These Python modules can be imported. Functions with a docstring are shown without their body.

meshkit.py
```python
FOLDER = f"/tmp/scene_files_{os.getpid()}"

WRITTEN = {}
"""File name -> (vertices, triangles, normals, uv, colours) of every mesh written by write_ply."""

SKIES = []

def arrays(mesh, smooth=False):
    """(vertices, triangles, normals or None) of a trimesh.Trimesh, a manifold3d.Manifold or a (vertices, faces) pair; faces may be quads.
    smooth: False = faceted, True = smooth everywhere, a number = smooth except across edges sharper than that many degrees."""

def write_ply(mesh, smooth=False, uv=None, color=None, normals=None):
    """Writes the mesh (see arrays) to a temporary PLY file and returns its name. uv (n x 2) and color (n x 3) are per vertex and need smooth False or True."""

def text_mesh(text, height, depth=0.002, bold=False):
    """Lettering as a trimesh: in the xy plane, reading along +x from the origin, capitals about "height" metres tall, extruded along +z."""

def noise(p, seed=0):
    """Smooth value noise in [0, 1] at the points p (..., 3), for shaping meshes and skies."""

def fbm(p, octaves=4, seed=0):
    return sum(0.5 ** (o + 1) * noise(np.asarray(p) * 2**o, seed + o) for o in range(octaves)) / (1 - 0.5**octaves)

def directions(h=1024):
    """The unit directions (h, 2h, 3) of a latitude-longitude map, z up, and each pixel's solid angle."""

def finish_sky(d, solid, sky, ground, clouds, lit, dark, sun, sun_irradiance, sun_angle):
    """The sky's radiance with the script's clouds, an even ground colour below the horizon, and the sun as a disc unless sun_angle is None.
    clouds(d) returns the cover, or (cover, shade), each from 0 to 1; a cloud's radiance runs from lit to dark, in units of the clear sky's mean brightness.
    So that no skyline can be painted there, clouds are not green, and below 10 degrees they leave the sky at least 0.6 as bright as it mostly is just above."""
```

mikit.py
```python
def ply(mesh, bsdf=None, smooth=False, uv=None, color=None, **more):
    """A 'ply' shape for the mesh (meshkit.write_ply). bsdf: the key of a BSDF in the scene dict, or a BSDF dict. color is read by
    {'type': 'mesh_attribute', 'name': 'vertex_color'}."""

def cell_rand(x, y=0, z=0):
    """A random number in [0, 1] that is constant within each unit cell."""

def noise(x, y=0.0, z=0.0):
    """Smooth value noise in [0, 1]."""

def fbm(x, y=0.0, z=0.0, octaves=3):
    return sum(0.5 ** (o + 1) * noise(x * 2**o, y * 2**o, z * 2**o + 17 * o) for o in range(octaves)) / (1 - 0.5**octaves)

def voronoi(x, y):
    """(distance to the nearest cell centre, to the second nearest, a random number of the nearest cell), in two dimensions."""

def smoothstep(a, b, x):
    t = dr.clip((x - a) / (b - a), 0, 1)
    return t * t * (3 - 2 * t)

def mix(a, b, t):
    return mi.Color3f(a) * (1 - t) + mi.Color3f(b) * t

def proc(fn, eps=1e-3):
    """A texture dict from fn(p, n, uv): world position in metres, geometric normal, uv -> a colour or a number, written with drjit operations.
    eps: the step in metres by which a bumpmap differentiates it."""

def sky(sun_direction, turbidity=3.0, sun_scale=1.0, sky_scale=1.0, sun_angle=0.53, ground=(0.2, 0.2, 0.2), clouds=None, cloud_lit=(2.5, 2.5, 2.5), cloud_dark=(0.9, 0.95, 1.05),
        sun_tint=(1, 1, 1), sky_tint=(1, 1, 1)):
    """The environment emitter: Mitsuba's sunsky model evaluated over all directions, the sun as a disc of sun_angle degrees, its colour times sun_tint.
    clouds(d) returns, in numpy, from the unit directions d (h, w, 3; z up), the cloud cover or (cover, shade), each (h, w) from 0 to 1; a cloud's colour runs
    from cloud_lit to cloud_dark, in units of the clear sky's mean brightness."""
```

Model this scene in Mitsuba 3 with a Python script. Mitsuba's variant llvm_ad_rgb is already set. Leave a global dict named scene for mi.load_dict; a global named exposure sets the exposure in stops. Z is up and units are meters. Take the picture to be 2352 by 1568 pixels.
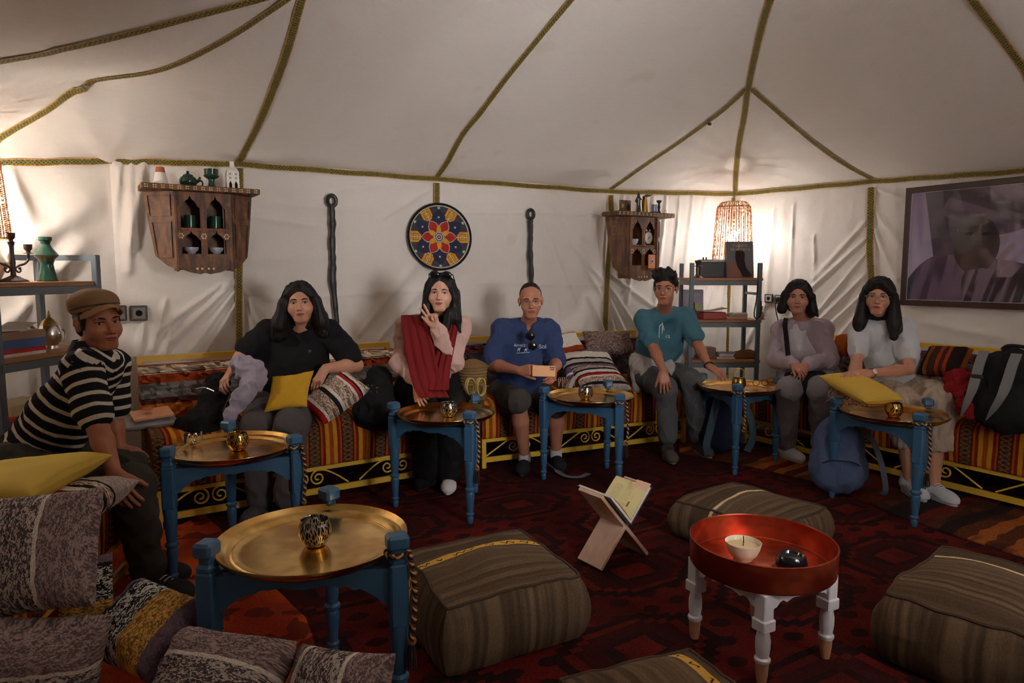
import math, numpy as np, trimesh, drjit as dr, mitsuba as mi, manifold3d as mf
import mikit, meshkit
from mikit import noise, fbm, cell_rand, smoothstep, mix
from meshkit import noise as nnoise, fbm as nfbm
from scipy.interpolate import RBFInterpolator
from scipy.ndimage import gaussian_filter
from shapely.geometry import Polygon, LineString
from shapely import affinity

PI = math.pi
scene, labels = {}, {}
A = lambda *v: np.array(v, float)

# ---------------------------------------------------------------- camera, light, exposure
FOC, PITCH, EYE = 1568.0, 0.101, 1.33
T4 = mi.ScalarTransform4f
scene['camera'] = {'type': 'perspective', 'fov': math.degrees(2 * math.atan(1176 / FOC)), 'fov_axis': 'x',
                   'near_clip': 0.05, 'far_clip': 60.0,
                   'to_world': T4().look_at(origin=[0, 0, EYE], target=[0, math.cos(PITCH), EYE - math.sin(PITCH)], up=[0, 0, 1])}
exposure = 0.5
BULB_RIGHT = (140.0, 139.0, 136.0)      # radiance of the bulb in the pendant lamp by the right shelf
BULB_LEFT = (225.0, 212.0, 194.0)       # the same lamp by the left shelf, just out of the frame
UNSEEN_DOORWAY = (30.0, 30.5, 31.5)            # radiance of an unseen doorway, placed to light the back wall and people

_c, _s = math.cos(PITCH), math.sin(PITCH)
def ray(px, py):
    dx, u = (px - 1176) / FOC, (784 - py) / FOC
    return A(dx, _c + u * _s, -_s + u * _c)
def at(px, py, Y):
    """The point of the room seen at (px, py) that lies Y metres ahead."""
    r = ray(px, py)
    return r * (Y / r[1]) + A(0, 0, EYE)
def on(px, py, z):
    """The point seen at (px, py) at height z."""
    r = ray(px, py)
    return r * ((z - EYE) / r[2]) + A(0, 0, EYE)

# ---------------------------------------------------------------- helpers: meshes
def unit(v):
    v = np.asarray(v, float)
    return v / (np.linalg.norm(v) + 1e-12)
def frame(o, x, z):
    """4x4: local x along x, local z near z."""
    x = unit(x); y = unit(np.cross(z, x)); z = np.cross(x, y)
    m = np.eye(4); m[:3, 0], m[:3, 1], m[:3, 2], m[:3, 3] = x, y, z, o
    return m
def rotz(a, o=(0, 0, 0)):
    return frame(A(*o), (math.cos(a), math.sin(a), 0), (0, 0, 1))
def mv(mesh, m):
    mesh = mesh.copy(); mesh.apply_transform(m); return mesh
def tm(v, f):
    return trimesh.Trimesh(np.asarray(v, float), np.asarray(f, int), process=False)
def cat(ms):
    return trimesh.util.concatenate(list(ms))
def bbox(cx, cy, cz, sx, sy, sz, b=0.0):
    """A box centred there, edges chamfered by b."""
    if b <= 0:
        m = trimesh.creation.box((sx, sy, sz)); m.apply_translation((cx, cy, cz)); return m
    h = A(sx, sy, sz) / 2; pts = []
    for s in np.ndindex(2, 2, 2):
        s = A(*s) * 2 - 1
        for k in range(3):
            o = h - b; o[k] = h[k]
            pts.append(s * o)
    m = trimesh.convex.convex_hull(np.array(pts) + A(cx, cy, cz))
    return m
def bar(p, q, w, h=None, up=(0, 0, 1), b=0.0):
    """A square bar from p to q."""
    p, q = A(*p), A(*q); d = q - p; L = np.linalg.norm(d)
    up = A(*up)
    if abs(np.dot(unit(d), up)) > 0.95: up = A(0, 1, 0)
    return mv(bbox(L / 2, 0, 0, L, w, h or w, b), frame(p, d, up))
def lathe(prof, n=32):
    """Turned about z: prof is a list of (radius, height), closed on the axis if its ends lie there."""
    prof = np.asarray(prof, float); a = np.arange(n) * 2 * PI / n
    v = np.stack([prof[:, None, 0] * np.cos(a), prof[:, None, 0] * np.sin(a), np.repeat(prof[:, None, 1], n, 1)], -1).reshape(-1, 3)
    f = []
    for i in range(len(prof) - 1):
        for j in range(n):
            k = (j + 1) % n
            f += [(i * n + j, i * n + k, (i + 1) * n + k), (i * n + j, (i + 1) * n + k, (i + 1) * n + j)]
    m = tm(v, f); m.merge_vertices(); m.update_faces(m.nondegenerate_faces()); return m
def tube(path, r, n=8, caps=True):
    """A round rod along the path, radius r (a number or one per point)."""
    P = np.asarray(path, float); N = len(P); r = np.broadcast_to(r, N)
    t = np.gradient(P, axis=0); t /= np.linalg.norm(t, axis=1)[:, None] + 1e-12
    u = np.cross(t[0], (0, 0, 1.0) if abs(t[0][2]) < .9 else (1.0, 0, 0)); u = unit(u)
    a = np.arange(n) * 2 * PI / n; V = []
    for i in range(N):
        u = unit(u - t[i] * np.dot(u, t[i])); w = np.cross(t[i], u)
        V.append(P[i] + r[i] * (np.cos(a)[:, None] * u + np.sin(a)[:, None] * w))
    f = []
    for i in range(N - 1):
        for j in range(n):
            k = (j + 1) % n
            f += [(i * n + j, i * n + k, (i + 1) * n + k), (i * n + j, (i + 1) * n + k, (i + 1) * n + j)]
    V = np.vstack(V)
    if caps:
        V = np.vstack([V, P[0], P[-1]]); e = N * n
        f += [(e, (j + 1) % n, j) for j in range(n)] + [(e + 1, (N - 1) * n + j, (N - 1) * n + (j + 1) % n) for j in range(n)]
    return tm(V, f)
def curve(pts, n=8):
    """Catmull-Rom through the points."""
    P = np.asarray(pts, float); P = np.vstack([2 * P[0] - P[1], P, 2 * P[-1] - P[-2]]); out = []
    for i in range(1, len(P) - 2):
        for t in np.linspace(0, 1, n, endpoint=False):
            a, b, c, d = P[i - 1], P[i], P[i + 1], P[i + 2]
            out.append(.5 * (2 * b + (c - a) * t + (2 * a - 5 * b + 4 * c - d) * t * t + (3 * b - a - 3 * c + d) * t ** 3))
    return np.array(out + [P[-2]])
def prism(poly, h):
    """The polygon in xy, raised from z = 0 to h."""
    if not isinstance(poly, Polygon) and not hasattr(poly, 'geoms'): poly = Polygon(poly)
    return cat(trimesh.creation.extrude_polygon(g, h, engine='earcut') for g in getattr(poly, 'geoms', [poly]))
def ball(c, r, sub=2):
    m = trimesh.creation.icosphere(subdivisions=sub, radius=1.0); m.vertices = m.vertices * r + A(*c); return m
def grid(P):
    """A sheet through the array of points P (n, m, 3)."""
    n, m = P.shape[:2]; i = np.arange(n * m).reshape(n, m)
    q = np.stack([i[:-1, :-1], i[1:, :-1], i[1:, 1:], i[:-1, 1:]], -1).reshape(-1, 4)
    return tm(P.reshape(-1, 3), np.vstack([q[:, [0, 1, 2]], q[:, [0, 2, 3]]]))
def thick(P, t, N=None):
    """A sheet with thickness: the grid P and its copy moved by t along the normals, closed at the rim."""
    m = grid(P); n = m.vertex_normals if N is None else N
    a, b = P.shape[:2]; k = a * b; i = np.arange(k).reshape(a, b)
    rim = np.concatenate([i[0, :-1], i[:-1, -1], i[-1, :0:-1], i[:0:-1, 0]]); r2 = np.roll(rim, -1)
    f = np.vstack([m.faces[:, ::-1], m.faces + k, np.stack([rim, r2, r2 + k], 1), np.stack([rim, r2 + k, rim + k], 1)])
    return tm(np.vstack([m.vertices, m.vertices + np.asarray(n) * t]), f)
def ribbon(P, side, w, n, t=0.0015):
    """A flat tape of width w along the path P: side is its crosswise direction per point, n its outward normal; uv: metres along, 0..1 across."""
    P = np.asarray(P, float); side = np.broadcast_to(side, P.shape); n = np.broadcast_to(n, P.shape)
    s = np.concatenate([[0], np.cumsum(np.linalg.norm(np.diff(P, axis=0), axis=1))])
    k = np.array([-.5, -.17, .17, .5])
    V = P[:, None] + side[:, None] * (k[:, None] * w) + n[:, None] * t * np.array([.2, 1, 1, .2])[:, None]
    uv = np.stack([np.repeat(s[:, None], 4, 1), np.repeat(k[None] + .5, len(P), 0)], -1)
    return grid(V), uv.reshape(-1, 2)
def pillow(w, h, t, pull=0.06, n=26, seed=0, rough=0.004, p=2.6):
    """A stuffed cushion in its own frame: w along x, h along y, thick t along z; the corners pulled out. uv in metres."""
    u = np.linspace(-1, 1, n); u = np.sign(u) * (1 - (1 - abs(u)) ** 1.35)
    U, V = np.meshgrid(u, u, indexing='ij')
    x = U * w / 2 * (1 - pull * (1 - V ** 2)); y = V * h / 2 * (1 - pull * (1 - U ** 2))
    prof = (np.clip(1 - abs(U) ** p, 0, 1) * np.clip(1 - abs(V) ** p, 0, 1)) ** 0.46
    q = np.stack([x, y, 0 * x], -1) * 9 + seed * 7.3
    top = prof * t / 2 * (0.86 + 0.3 * nfbm(q, 3, seed)); bot = -prof * t / 2 * (0.86 + 0.3 * nfbm(q + 31, 3, seed))
    r = (nfbm(q * 5, 2, seed + 5) - .5) * 2 * rough * np.minimum(1, prof * 3)
    a = grid(np.stack([x, y, top + r], -1)); b = grid(np.stack([x, y, bot + r], -1)); b.faces = b.faces[:, ::-1]
    m = cat([a, b]); uv = m.vertices[:, :2].copy()
    return m, uv

# ---------------------------------------------------------------- helpers: signed distance bodies
def cap(a, b, ra, rb=None, k=None): return ('cap', A(*a), A(*b), ra, ra if rb is None else rb, k)
def ell(c, r, R=None, k=None): return ('ell', A(*c), A(*r), np.eye(3) if R is None else R, 0, k)
def _dist(pr, x, y, z):
    if pr[0] == 'cap':
        _, a, b, ra, rb, _k = pr; d = (b - a).astype(np.float32); L = np.float32(d @ d + 1e-12); a = a.astype(np.float32); x, y, z = x - a[0], y - a[1], z - a[2]
        t = np.clip((x * d[0] + y * d[1] + z * d[2]) / L, 0, 1)
        return np.sqrt((x - t * d[0]) ** 2 + (y - t * d[1]) ** 2 + (z - t * d[2]) ** 2) - (np.float32(ra) + np.float32(rb - ra) * t)
    _, c, r, R, _0, _k = pr; c = c.astype(np.float32); R = R.astype(np.float32); r = r.astype(np.float32); x, y, z = x - c[0], y - c[1], z - c[2]
    q = [(x * R[0, i] + y * R[1, i] + z * R[2, i]) / r[i] for i in range(3)]
    k0 = np.sqrt(q[0] ** 2 + q[1] ** 2 + q[2] ** 2); k1 = np.sqrt((q[0] / r[0]) ** 2 + (q[1] / r[1]) ** 2 + (q[2] / r[2]) ** 2)
    return k0 * (k0 - 1) / np.maximum(k1, np.float32(1e-6))
def _box(pr):
    if pr[0] == 'cap':
        r = max(pr[3], pr[4]); return np.minimum(pr[1], pr[2]) - r, np.maximum(pr[1], pr[2]) + r
    r = pr[2].max(); return pr[1] - r, pr[1] + r
def sdf_mesh(adds, subs=(), cell=0.004, k=0.02, cut=None, tol=0.0007, ksub=0.006, post=None):
    """One closed mesh from capsules and ellipsoids melted together (blend k), less subs, less where cut(P) > 0."""
    lo = np.min([_box(p)[0] for p in adds], 0) - k - 3 * cell; hi = np.max([_box(p)[1] for p in adds], 0) + k + 3 * cell
    n = np.ceil((hi - lo) / cell).astype(int) + 1; F = np.full(n, 0.08, np.float32)
    ax = [(lo[i] + cell * np.arange(n[i])).astype(np.float32) for i in range(3)]
    def region(p, m):
        a, b = _box(p); i0 = np.maximum(0, ((a - m - lo) / cell).astype(int)); i1 = np.minimum(n, ((b + m - lo) / cell).astype(int) + 2)
        sl = tuple(slice(i0[j], i1[j]) for j in range(3))
        return sl, (ax[0][sl[0]][:, None, None], ax[1][sl[1]][None, :, None], ax[2][sl[2]][None, None, :])
    for p in adds:
        kk = p[5] or k; sl, P = region(p, kk + 3 * cell); d = _dist(p, *P); f = F[sl]
        h = np.maximum(kk - abs(f - d), 0) / kk
        F[sl] = np.minimum(f, d) - h * h * kk * .25
    for p in subs:
        kk = p[5] or ksub; sl, P = region(p, kk + 3 * cell)
        if 0 in F[sl].shape: continue
        d = -_dist(p, *P); f = F[sl]; h = np.maximum(kk - abs(f - d), 0) / kk
        F[sl] = np.maximum(f, d) + h * h * kk * .25
    if cut is not None:
        P = np.stack(np.meshgrid(*ax, indexing='ij'), -1); F = np.maximum(F, cut(P))
    F[[0, -1]] = F[:, [0, -1]] = 0.05; F[:, :, [0, -1]] = 0.05
    m = surface_net(F, lo, cell)
    if post is not None: m = post(m)
    try:
        M = mf.Manifold(mf.Mesh(m.vertices.astype(np.float32), m.faces.astype(np.uint32)))
        if M.status() == mf.Error.NoError and M.num_tri() > 0:
            M = M.simplify(tol); q = M.to_mesh(); m = tm(q.vert_properties[:, :3], q.tri_verts)
    except Exception:
        pass
    return m
def surface_net(F, lo, cell):
    S = F < 0; n = np.array(F.shape)
    corner = [(a, b, c) for a in (0, 1) for b in (0, 1) for c in (0, 1)]
    cnt = sum(S[a:n[0] - 1 + a, b:n[1] - 1 + b, c:n[2] - 1 + c].astype(np.int8) for a, b, c in corner)
    idx = np.argwhere((cnt > 0) & (cnt < 8)); num = -np.ones(n - 1, np.int64); num[tuple(idx.T)] = np.arange(len(idx))
    acc, w = np.zeros((len(idx), 3)), np.zeros(len(idx))
    val = {c: F[idx[:, 0] + c[0], idx[:, 1] + c[1], idx[:, 2] + c[2]] for c in corner}
    for c in corner:
        for ax_ in range(3):
            if c[ax_]: continue
            d = list(c); d[ax_] = 1; d = tuple(d); f0, f1 = val[c], val[d]; x = (f0 < 0) != (f1 < 0)
            t = np.where(x, f0 / np.where(x, f0 - f1, 1), 0)
            p = np.tile(A(*c), (len(idx), 1)); p[:, ax_] = t
            acc += p * x[:, None]; w += x
    V = lo + (idx + acc / w[:, None]) * cell; Q = []
    for ax_ in range(3):
        a, b = [(1, 2), (2, 0), (0, 1)][ax_]
        sl0 = [slice(0, None)] * 3; sl1 = [slice(0, None)] * 3; sl0[ax_] = slice(0, -1); sl1[ax_] = slice(1, None)
        s0, s1 = S[tuple(sl0)], S[tuple(sl1)]; e = np.argwhere(s0 != s1)
        e = e[(e[:, a] > 0) & (e[:, b] > 0) & (e[:, a] < n[a] - 1) & (e[:, b] < n[b] - 1)]
        if not len(e): continue
        fl = s0[tuple(e.T)]
        def at_(da, db):
            q = e.copy(); q[:, a] -= da; q[:, b] -= db; return num[tuple(q.T)]
        q = np.stack([at_(1, 1), at_(0, 1), at_(0, 0), at_(1, 0)], 1); q[~fl] = q[~fl][:, ::-1]; Q.append(q)
    Q = np.vstack(Q)
    return tm(V, np.vstack([Q[:, [0, 1, 2]], Q[:, [0, 2, 3]]]))
def crumple(m, amp, scale, seed=0, stretch=(1, 1, 1)):
    """Moves the skin of a mesh in and out: soft bulges with creases between them."""
    n = m.vertex_normals; p = m.vertices / scale * A(*stretch) + seed * 3.1
    d = (nfbm(p, 3, seed) - .5) * 1.4 + .5 - abs(nfbm(p * A(1.1, 1.1, .6) + 9, 2, seed + 3) - .5) * 4
    m.vertices = m.vertices + n * (np.clip(d, -.5, 1.2) * amp * .75)[:, None]
    return m

# ---------------------------------------------------------------- helpers: entries of the scene
def srgb(r, g, b):
    c = A(r, g, b) / 255
    return np.where(c < .04045, c / 12.92, ((c + .055) / 1.055) ** 2.4)
def fresh(key):
    if key not in scene and key not in labels and not any(k.startswith(key + '__') for k in scene): return key
    i = 1
    while f'{key}_{i:03d}' in scene or f'{key}_{i:03d}' in labels: i += 1
    return f'{key}_{i:03d}'
PLAIN = ('matte', 'satin', 'gloss', 'metal', 'metal_dull', 'skin', 'hair')
def shape(mesh, mat, col=None, uv=None, smooth=35, **more):
    if uv is not None or smooth is True:
        v, f, n = meshkit.arrays(mesh, True)
    else:
        v, f, n = meshkit.arrays(mesh, smooth)
    c = None
    if mat in PLAIN: c = np.tile(np.asarray(col if col is not None else (.5, .5, .5), float), (len(v), 1))
    path = meshkit.write_ply((v, f), False, uv, c, normals=n)
    return {'type': 'ply', 'filename': path, 'face_normals': n is None, 'bsdf': {'type': 'ref', 'id': mat}, **more}
def thing(name, label, cat_, group=None):
    key = fresh(name); labels[key] = {'label': label, 'category': cat_}
    if group: labels[key]['group'] = group
    return key
def part(parent, name, mesh, mat, col=None, uv=None, smooth=35, label=None, **more):
    key = fresh(parent + '__' + name); scene[key] = shape(mesh, mat, col, uv, smooth, **more)
    if label: labels[key] = {'label': label}
    return key
def solo(name, mesh, mat, col=None, label=None, cat_=None, group=None, uv=None, smooth=35, **more):
    key = thing(name, label, cat_, group); scene[key] = shape(mesh, mat, col, uv, smooth, **more); return key
def struct(name, mesh, mat, col=None, uv=None, smooth=35, label=None, **more):
    key = fresh(name); scene[key] = shape(mesh, mat, col, uv, smooth, **more); labels[key] = {'kind': 'structure'}
    if label: labels[key]['label'] = label
    return key

# ---------------------------------------------------------------- materials
VC = {'type': 'mesh_attribute', 'name': 'vertex_color'}
def pb(key, base, rough, metal=0.0, two=True, **kw):
    b = {'type': 'principled', 'base_color': base, 'roughness': rough, 'metallic': metal, **kw}
    scene[key] = {'type': 'twosided', 'b': b} if two else b
pb('matte', VC, 0.9, specular=0.25)
pb('satin', VC, 0.42)
pb('gloss', VC, 0.12)
pb('metal', VC, 0.2, 1.0)
pb('metal_dull', VC, 0.42, 1.0)
pb('skin', VC, 0.5, specular=0.4)
pb('hair', VC, 0.6, specular=0.3)
scene['lens'] = {'type': 'thindielectric', 'int_ior': 1.5}
scene['pane'] = {'type': 'thindielectric', 'int_ior': 1.5}

def col3(*rgb): return mi.Color3f(*[float(x) for x in srgb(*rgb)])
def canvas_fn(p, n, uv):
    w = noise(p.x * 420, p.y * 420, p.z * 30) * .5 + noise(p.x * 30, p.y * 30, p.z * 420) * .5
    st = fbm(p.x * 1.7 + 4, p.y * 1.7, p.z * 1.7, 3); spot = smoothstep(.68, .8, fbm(p.x * 5, p.y * 5, p.z * 5 + 9, 3))
    c = mix(col3(235, 227, 218), col3(227, 217, 206), st)
    return mix(c, col3(206, 186, 160), spot * .2) * (0.93 + .1 * w)
pb('canvas', mikit.proc(canvas_fn), 0.9, specular=0.1)

def tape_fn(p, n, uv):
    a = dr.abs(uv.y - .5) * 2; d = uv.x / .021
    z = dr.abs(d - dr.floor(d) - .5) * 2
    chev = dr.abs(z - dr.abs(uv.y - .5) * 4)
    core = dr.select(chev < .38, col3(124, 112, 50), col3(34, 54, 28))
    core = dr.select(cell_rand(dr.floor(d), 3, 1) < .3, core * mi.Color3f(.8, .8, .9), core)
    edge = dr.select(noise(uv.x * 300, 1, 2) > .5, col3(170, 124, 48), col3(118, 70, 24))
    return dr.select(a > .86, col3(186, 152, 92), dr.select(a > .58, edge, core))
pb('tape', mikit.proc(tape_fn), 0.85)

def bench_fn(p, n, uv):
    u = uv.x / .2; i = dr.floor(u); t = (u - i) * .2
    th = noise(uv.x * 500, uv.y * 60, 0) * .3 + .85
    zz = dr.abs((uv.y / .028 - dr.floor(uv.y / .028)) - .5) * 2
    k = dr.abs(t - .029) / .026
    pat = dr.select(dr.abs(zz - k) < .22, col3(124, 88, 60), dr.select(dr.abs(zz - k + .45) < .2, col3(104, 50, 24), col3(58, 32, 24)))
    pat = dr.select(cell_rand(dr.floor(uv.y / .014), dr.floor(t / .008), i) < .22, col3(58, 66, 46), pat)
    red, ora, yel, dred = col3(116, 32, 18), col3(160, 76, 26), col3(196, 134, 42), col3(76, 22, 18)
    c = dr.select(t < .058, pat, dr.select(t < .066, dred, dr.select(t < .078, ora, dr.select(t < .094, red, dr.select(t < .118, yel,
        dr.select(t < .142, dr.select(cell_rand(i, 2, 2) < .5, red, col3(150, 66, 24)), dr.select(t < .166, yel, dr.select(t < .182, red, dr.select(t < .192, ora, dred)))))))))
    return c * th
pb('bench_kilim', mikit.proc(bench_fn), 0.95, specular=0.1)

def back_fn(p, n, uv):
    v = uv.y + .006 * noise(uv.x * 7, 3, 1)            # metres down from the top edge
    th = noise(uv.x * 60, uv.y * 500, 0) * .3 + .85
    rust, cream, dark, grey = col3(150, 62, 34), col3(226, 206, 178), col3(74, 40, 36), col3(150, 146, 140)
    c = dr.select(v < .06, rust, dr.select(v < .068, cream, dr.select(v < .073, dark, dr.select(v < .125, cream, dr.select(v < .13, dark, dr.select(v < .136, cream,
        dr.select(v < .195, rust, dr.select(v < .285, mix(grey, col3(96, 92, 90), noise(uv.x * 3, v * 90, 2)), dr.select(v < .32, dark, col3(190, 104, 40))))))))))
    k = dr.select(v < .05, rust, mix(col3(58, 38, 44), col3(86, 76, 84), noise(uv.x * 14, v * 30, 5)))
    k = dr.select((v > .1) & (v < .14), col3(92, 40, 40), k)
    return dr.select(uv.x > 20, k, c) * th
pb('back_kilim', mikit.proc(back_fn), 0.95, specular=0.1)
# ---------------------------------------------------------------- the tent: plan, walls, roof, tapes
CORNERS = [(-2.8, 3.55, 1.90), (-2.35, 4.07, 1.995), (-1.75, 4.457, 2.036), (-.566, 5.22, 2.045), (.845, 6.02, 2.045), (2.0, 6.22, 2.045), (2.78, 5.36, 2.045),
           (3.3, 4.5, 2.0), (3.75, 3.6, 2.0), (3.95, 2.5, 2.0), (3.6, 1.4, 2.0), (2.75, .44, 2.0), (1.2, -.39, 2.0), (-.1, -1.08, 2.0), (-1.3, -1.72, 2.0), (-2.25, -1.3, 1.95), (-2.85, 0, 1.9), (-3.12, 1.3, 1.9), (-3.1, 2.6, 1.9)]
NC = len(CORNERS)
def wall_point(i, px, py):
    """(s, z) on wall i where it is seen at (px, py)."""
    a, b = A(*CORNERS[i]), A(*CORNERS[(i + 1) % NC]); d = (b - a)[:2]; r = ray(px, py)
    # r.xy * t = a + d * u
    M = np.array([[r[0], -d[0]], [r[1], -d[1]]]); t, u = np.linalg.solve(M, a[:2])
    return u * np.linalg.norm(d), EYE + r[2] * t
FOLDS = {1: [((250, 366), (110, 640), .030, .035), ((255, 368), (190, 720), .026, .028), ((240, 370), (60, 520), .03, .02), ((275, 372), (250, 600), .022, .016), ((262, 368), (225, 560), .018, .016), ((330, 372), (300, 560), .03, .018), ((300, 375), (296, 620), .02, .014),
             ((545, 660), (440, 800), .012, .014), ((545, 690), (470, 810), .012, .013), ((545, 640), (395, 780), .018, .014), ((500, 660), (360, 760), .015, .011), ((380, 690), (350, 800), .016, .012), ((330, 740), (320, 810), .018, .012), ((400, 720), (380, 810), .014, .012)],
         2: [((552, 660), (640, 800), .02, .014), ((552, 690), (600, 800), .018, .014), ((560, 495), (730, 520), .02, .009), ((750, 440), (950, 420), .015, .006), ((820, 770), (990, 560), .03, .012), ((870, 780), (985, 640), .03, .012), ((880, 500), (990, 430), .02, .008),
             ((560, 690), (995, 665), .012, .005), ((585, 660), (600, 640), .03, .01), ((610, 470), (850, 480), .03, .007), ((552, 600), (700, 590), .03, .006)],
         3: [((1012, 486), (1380, 492), .01, .005), ((1100, 650), (1390, 655), .010, .005), ((1240, 500), (1320, 690), .014, .012), ((1300, 560), (1395, 655), .013, .012), ((1260, 560), (1300, 660), .014, .01), ((1220, 420), (1330, 560), .02, .007), ((1330, 600), (1390, 690), .014, .012),
             ((1150, 680), (1160, 780), .03, .008), ((1030, 600), (1020, 760), .04, .009), ((1350, 680), (1395, 780), .018, .014), ((1280, 690), (1285, 770), .02, .008)],
         4: [((1430, 450), (1425, 640), .012, .010), ((1470, 450), (1440, 700), .014, .012), ((1500, 452), (1490, 640), .014, .012), ((1530, 452), (1500, 740), .016, .013), ((1560, 452), (1545, 620), .012, .010), ((1590, 452), (1570, 640), .016, .010), ((1620, 455), (1600, 560), .014, .009),
             ((1402, 690), (1450, 800), .013, .016), ((1402, 660), (1480, 780), .012, .014), ((1402, 720), (1420, 800), .012, .014), ((1402, 630), (1520, 720), .014, .010), ((1640, 640), (1600, 780), .02, .012), ((1660, 660), (1640, 800), .02, .012)],
         5: [((1998, 690), (1880, 830), .012, .014), ((1998, 660), (1850, 800), .012, .013), ((1998, 620), (1830, 790), .014, .011), ((1998, 540), (1800, 720), .016, .011), ((1998, 500), (1870, 640), .02, .01), ((1998, 720), (1930, 800), .012, .014), ((1825, 470), (1815, 640), .012, .009), ((1870, 540), (1872, 640), .012, .008),
             ((1780, 480), (1760, 700), .016, .010), ((1730, 460), (1720, 700), .014, .009), ((1990, 580), (1860, 740), .012, .009), ((1760, 700), (1700, 820), .02, .012)],
         6: [((2008, 430), (2075, 455), .012, .008), ((2008, 520), (2060, 640), .02, .012), ((2008, 480), (2070, 560), .02, .008), ((2120, 740), (2330, 780), .03, .008)],
         0: [((20, 400), (70, 560), .05, .035), ((60, 560), (200, 470), .07, .03), ((60, 700), (0, 760), .04, .02), ((110, 640), (180, 560), .05, .03)]}
SIDES = {0: 'left', 1: 'left_001', 2: 'back', 3: 'back_001', 4: 'back_002', 5: 'right', 6: 'right_001'}
WALLS = {}
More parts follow.
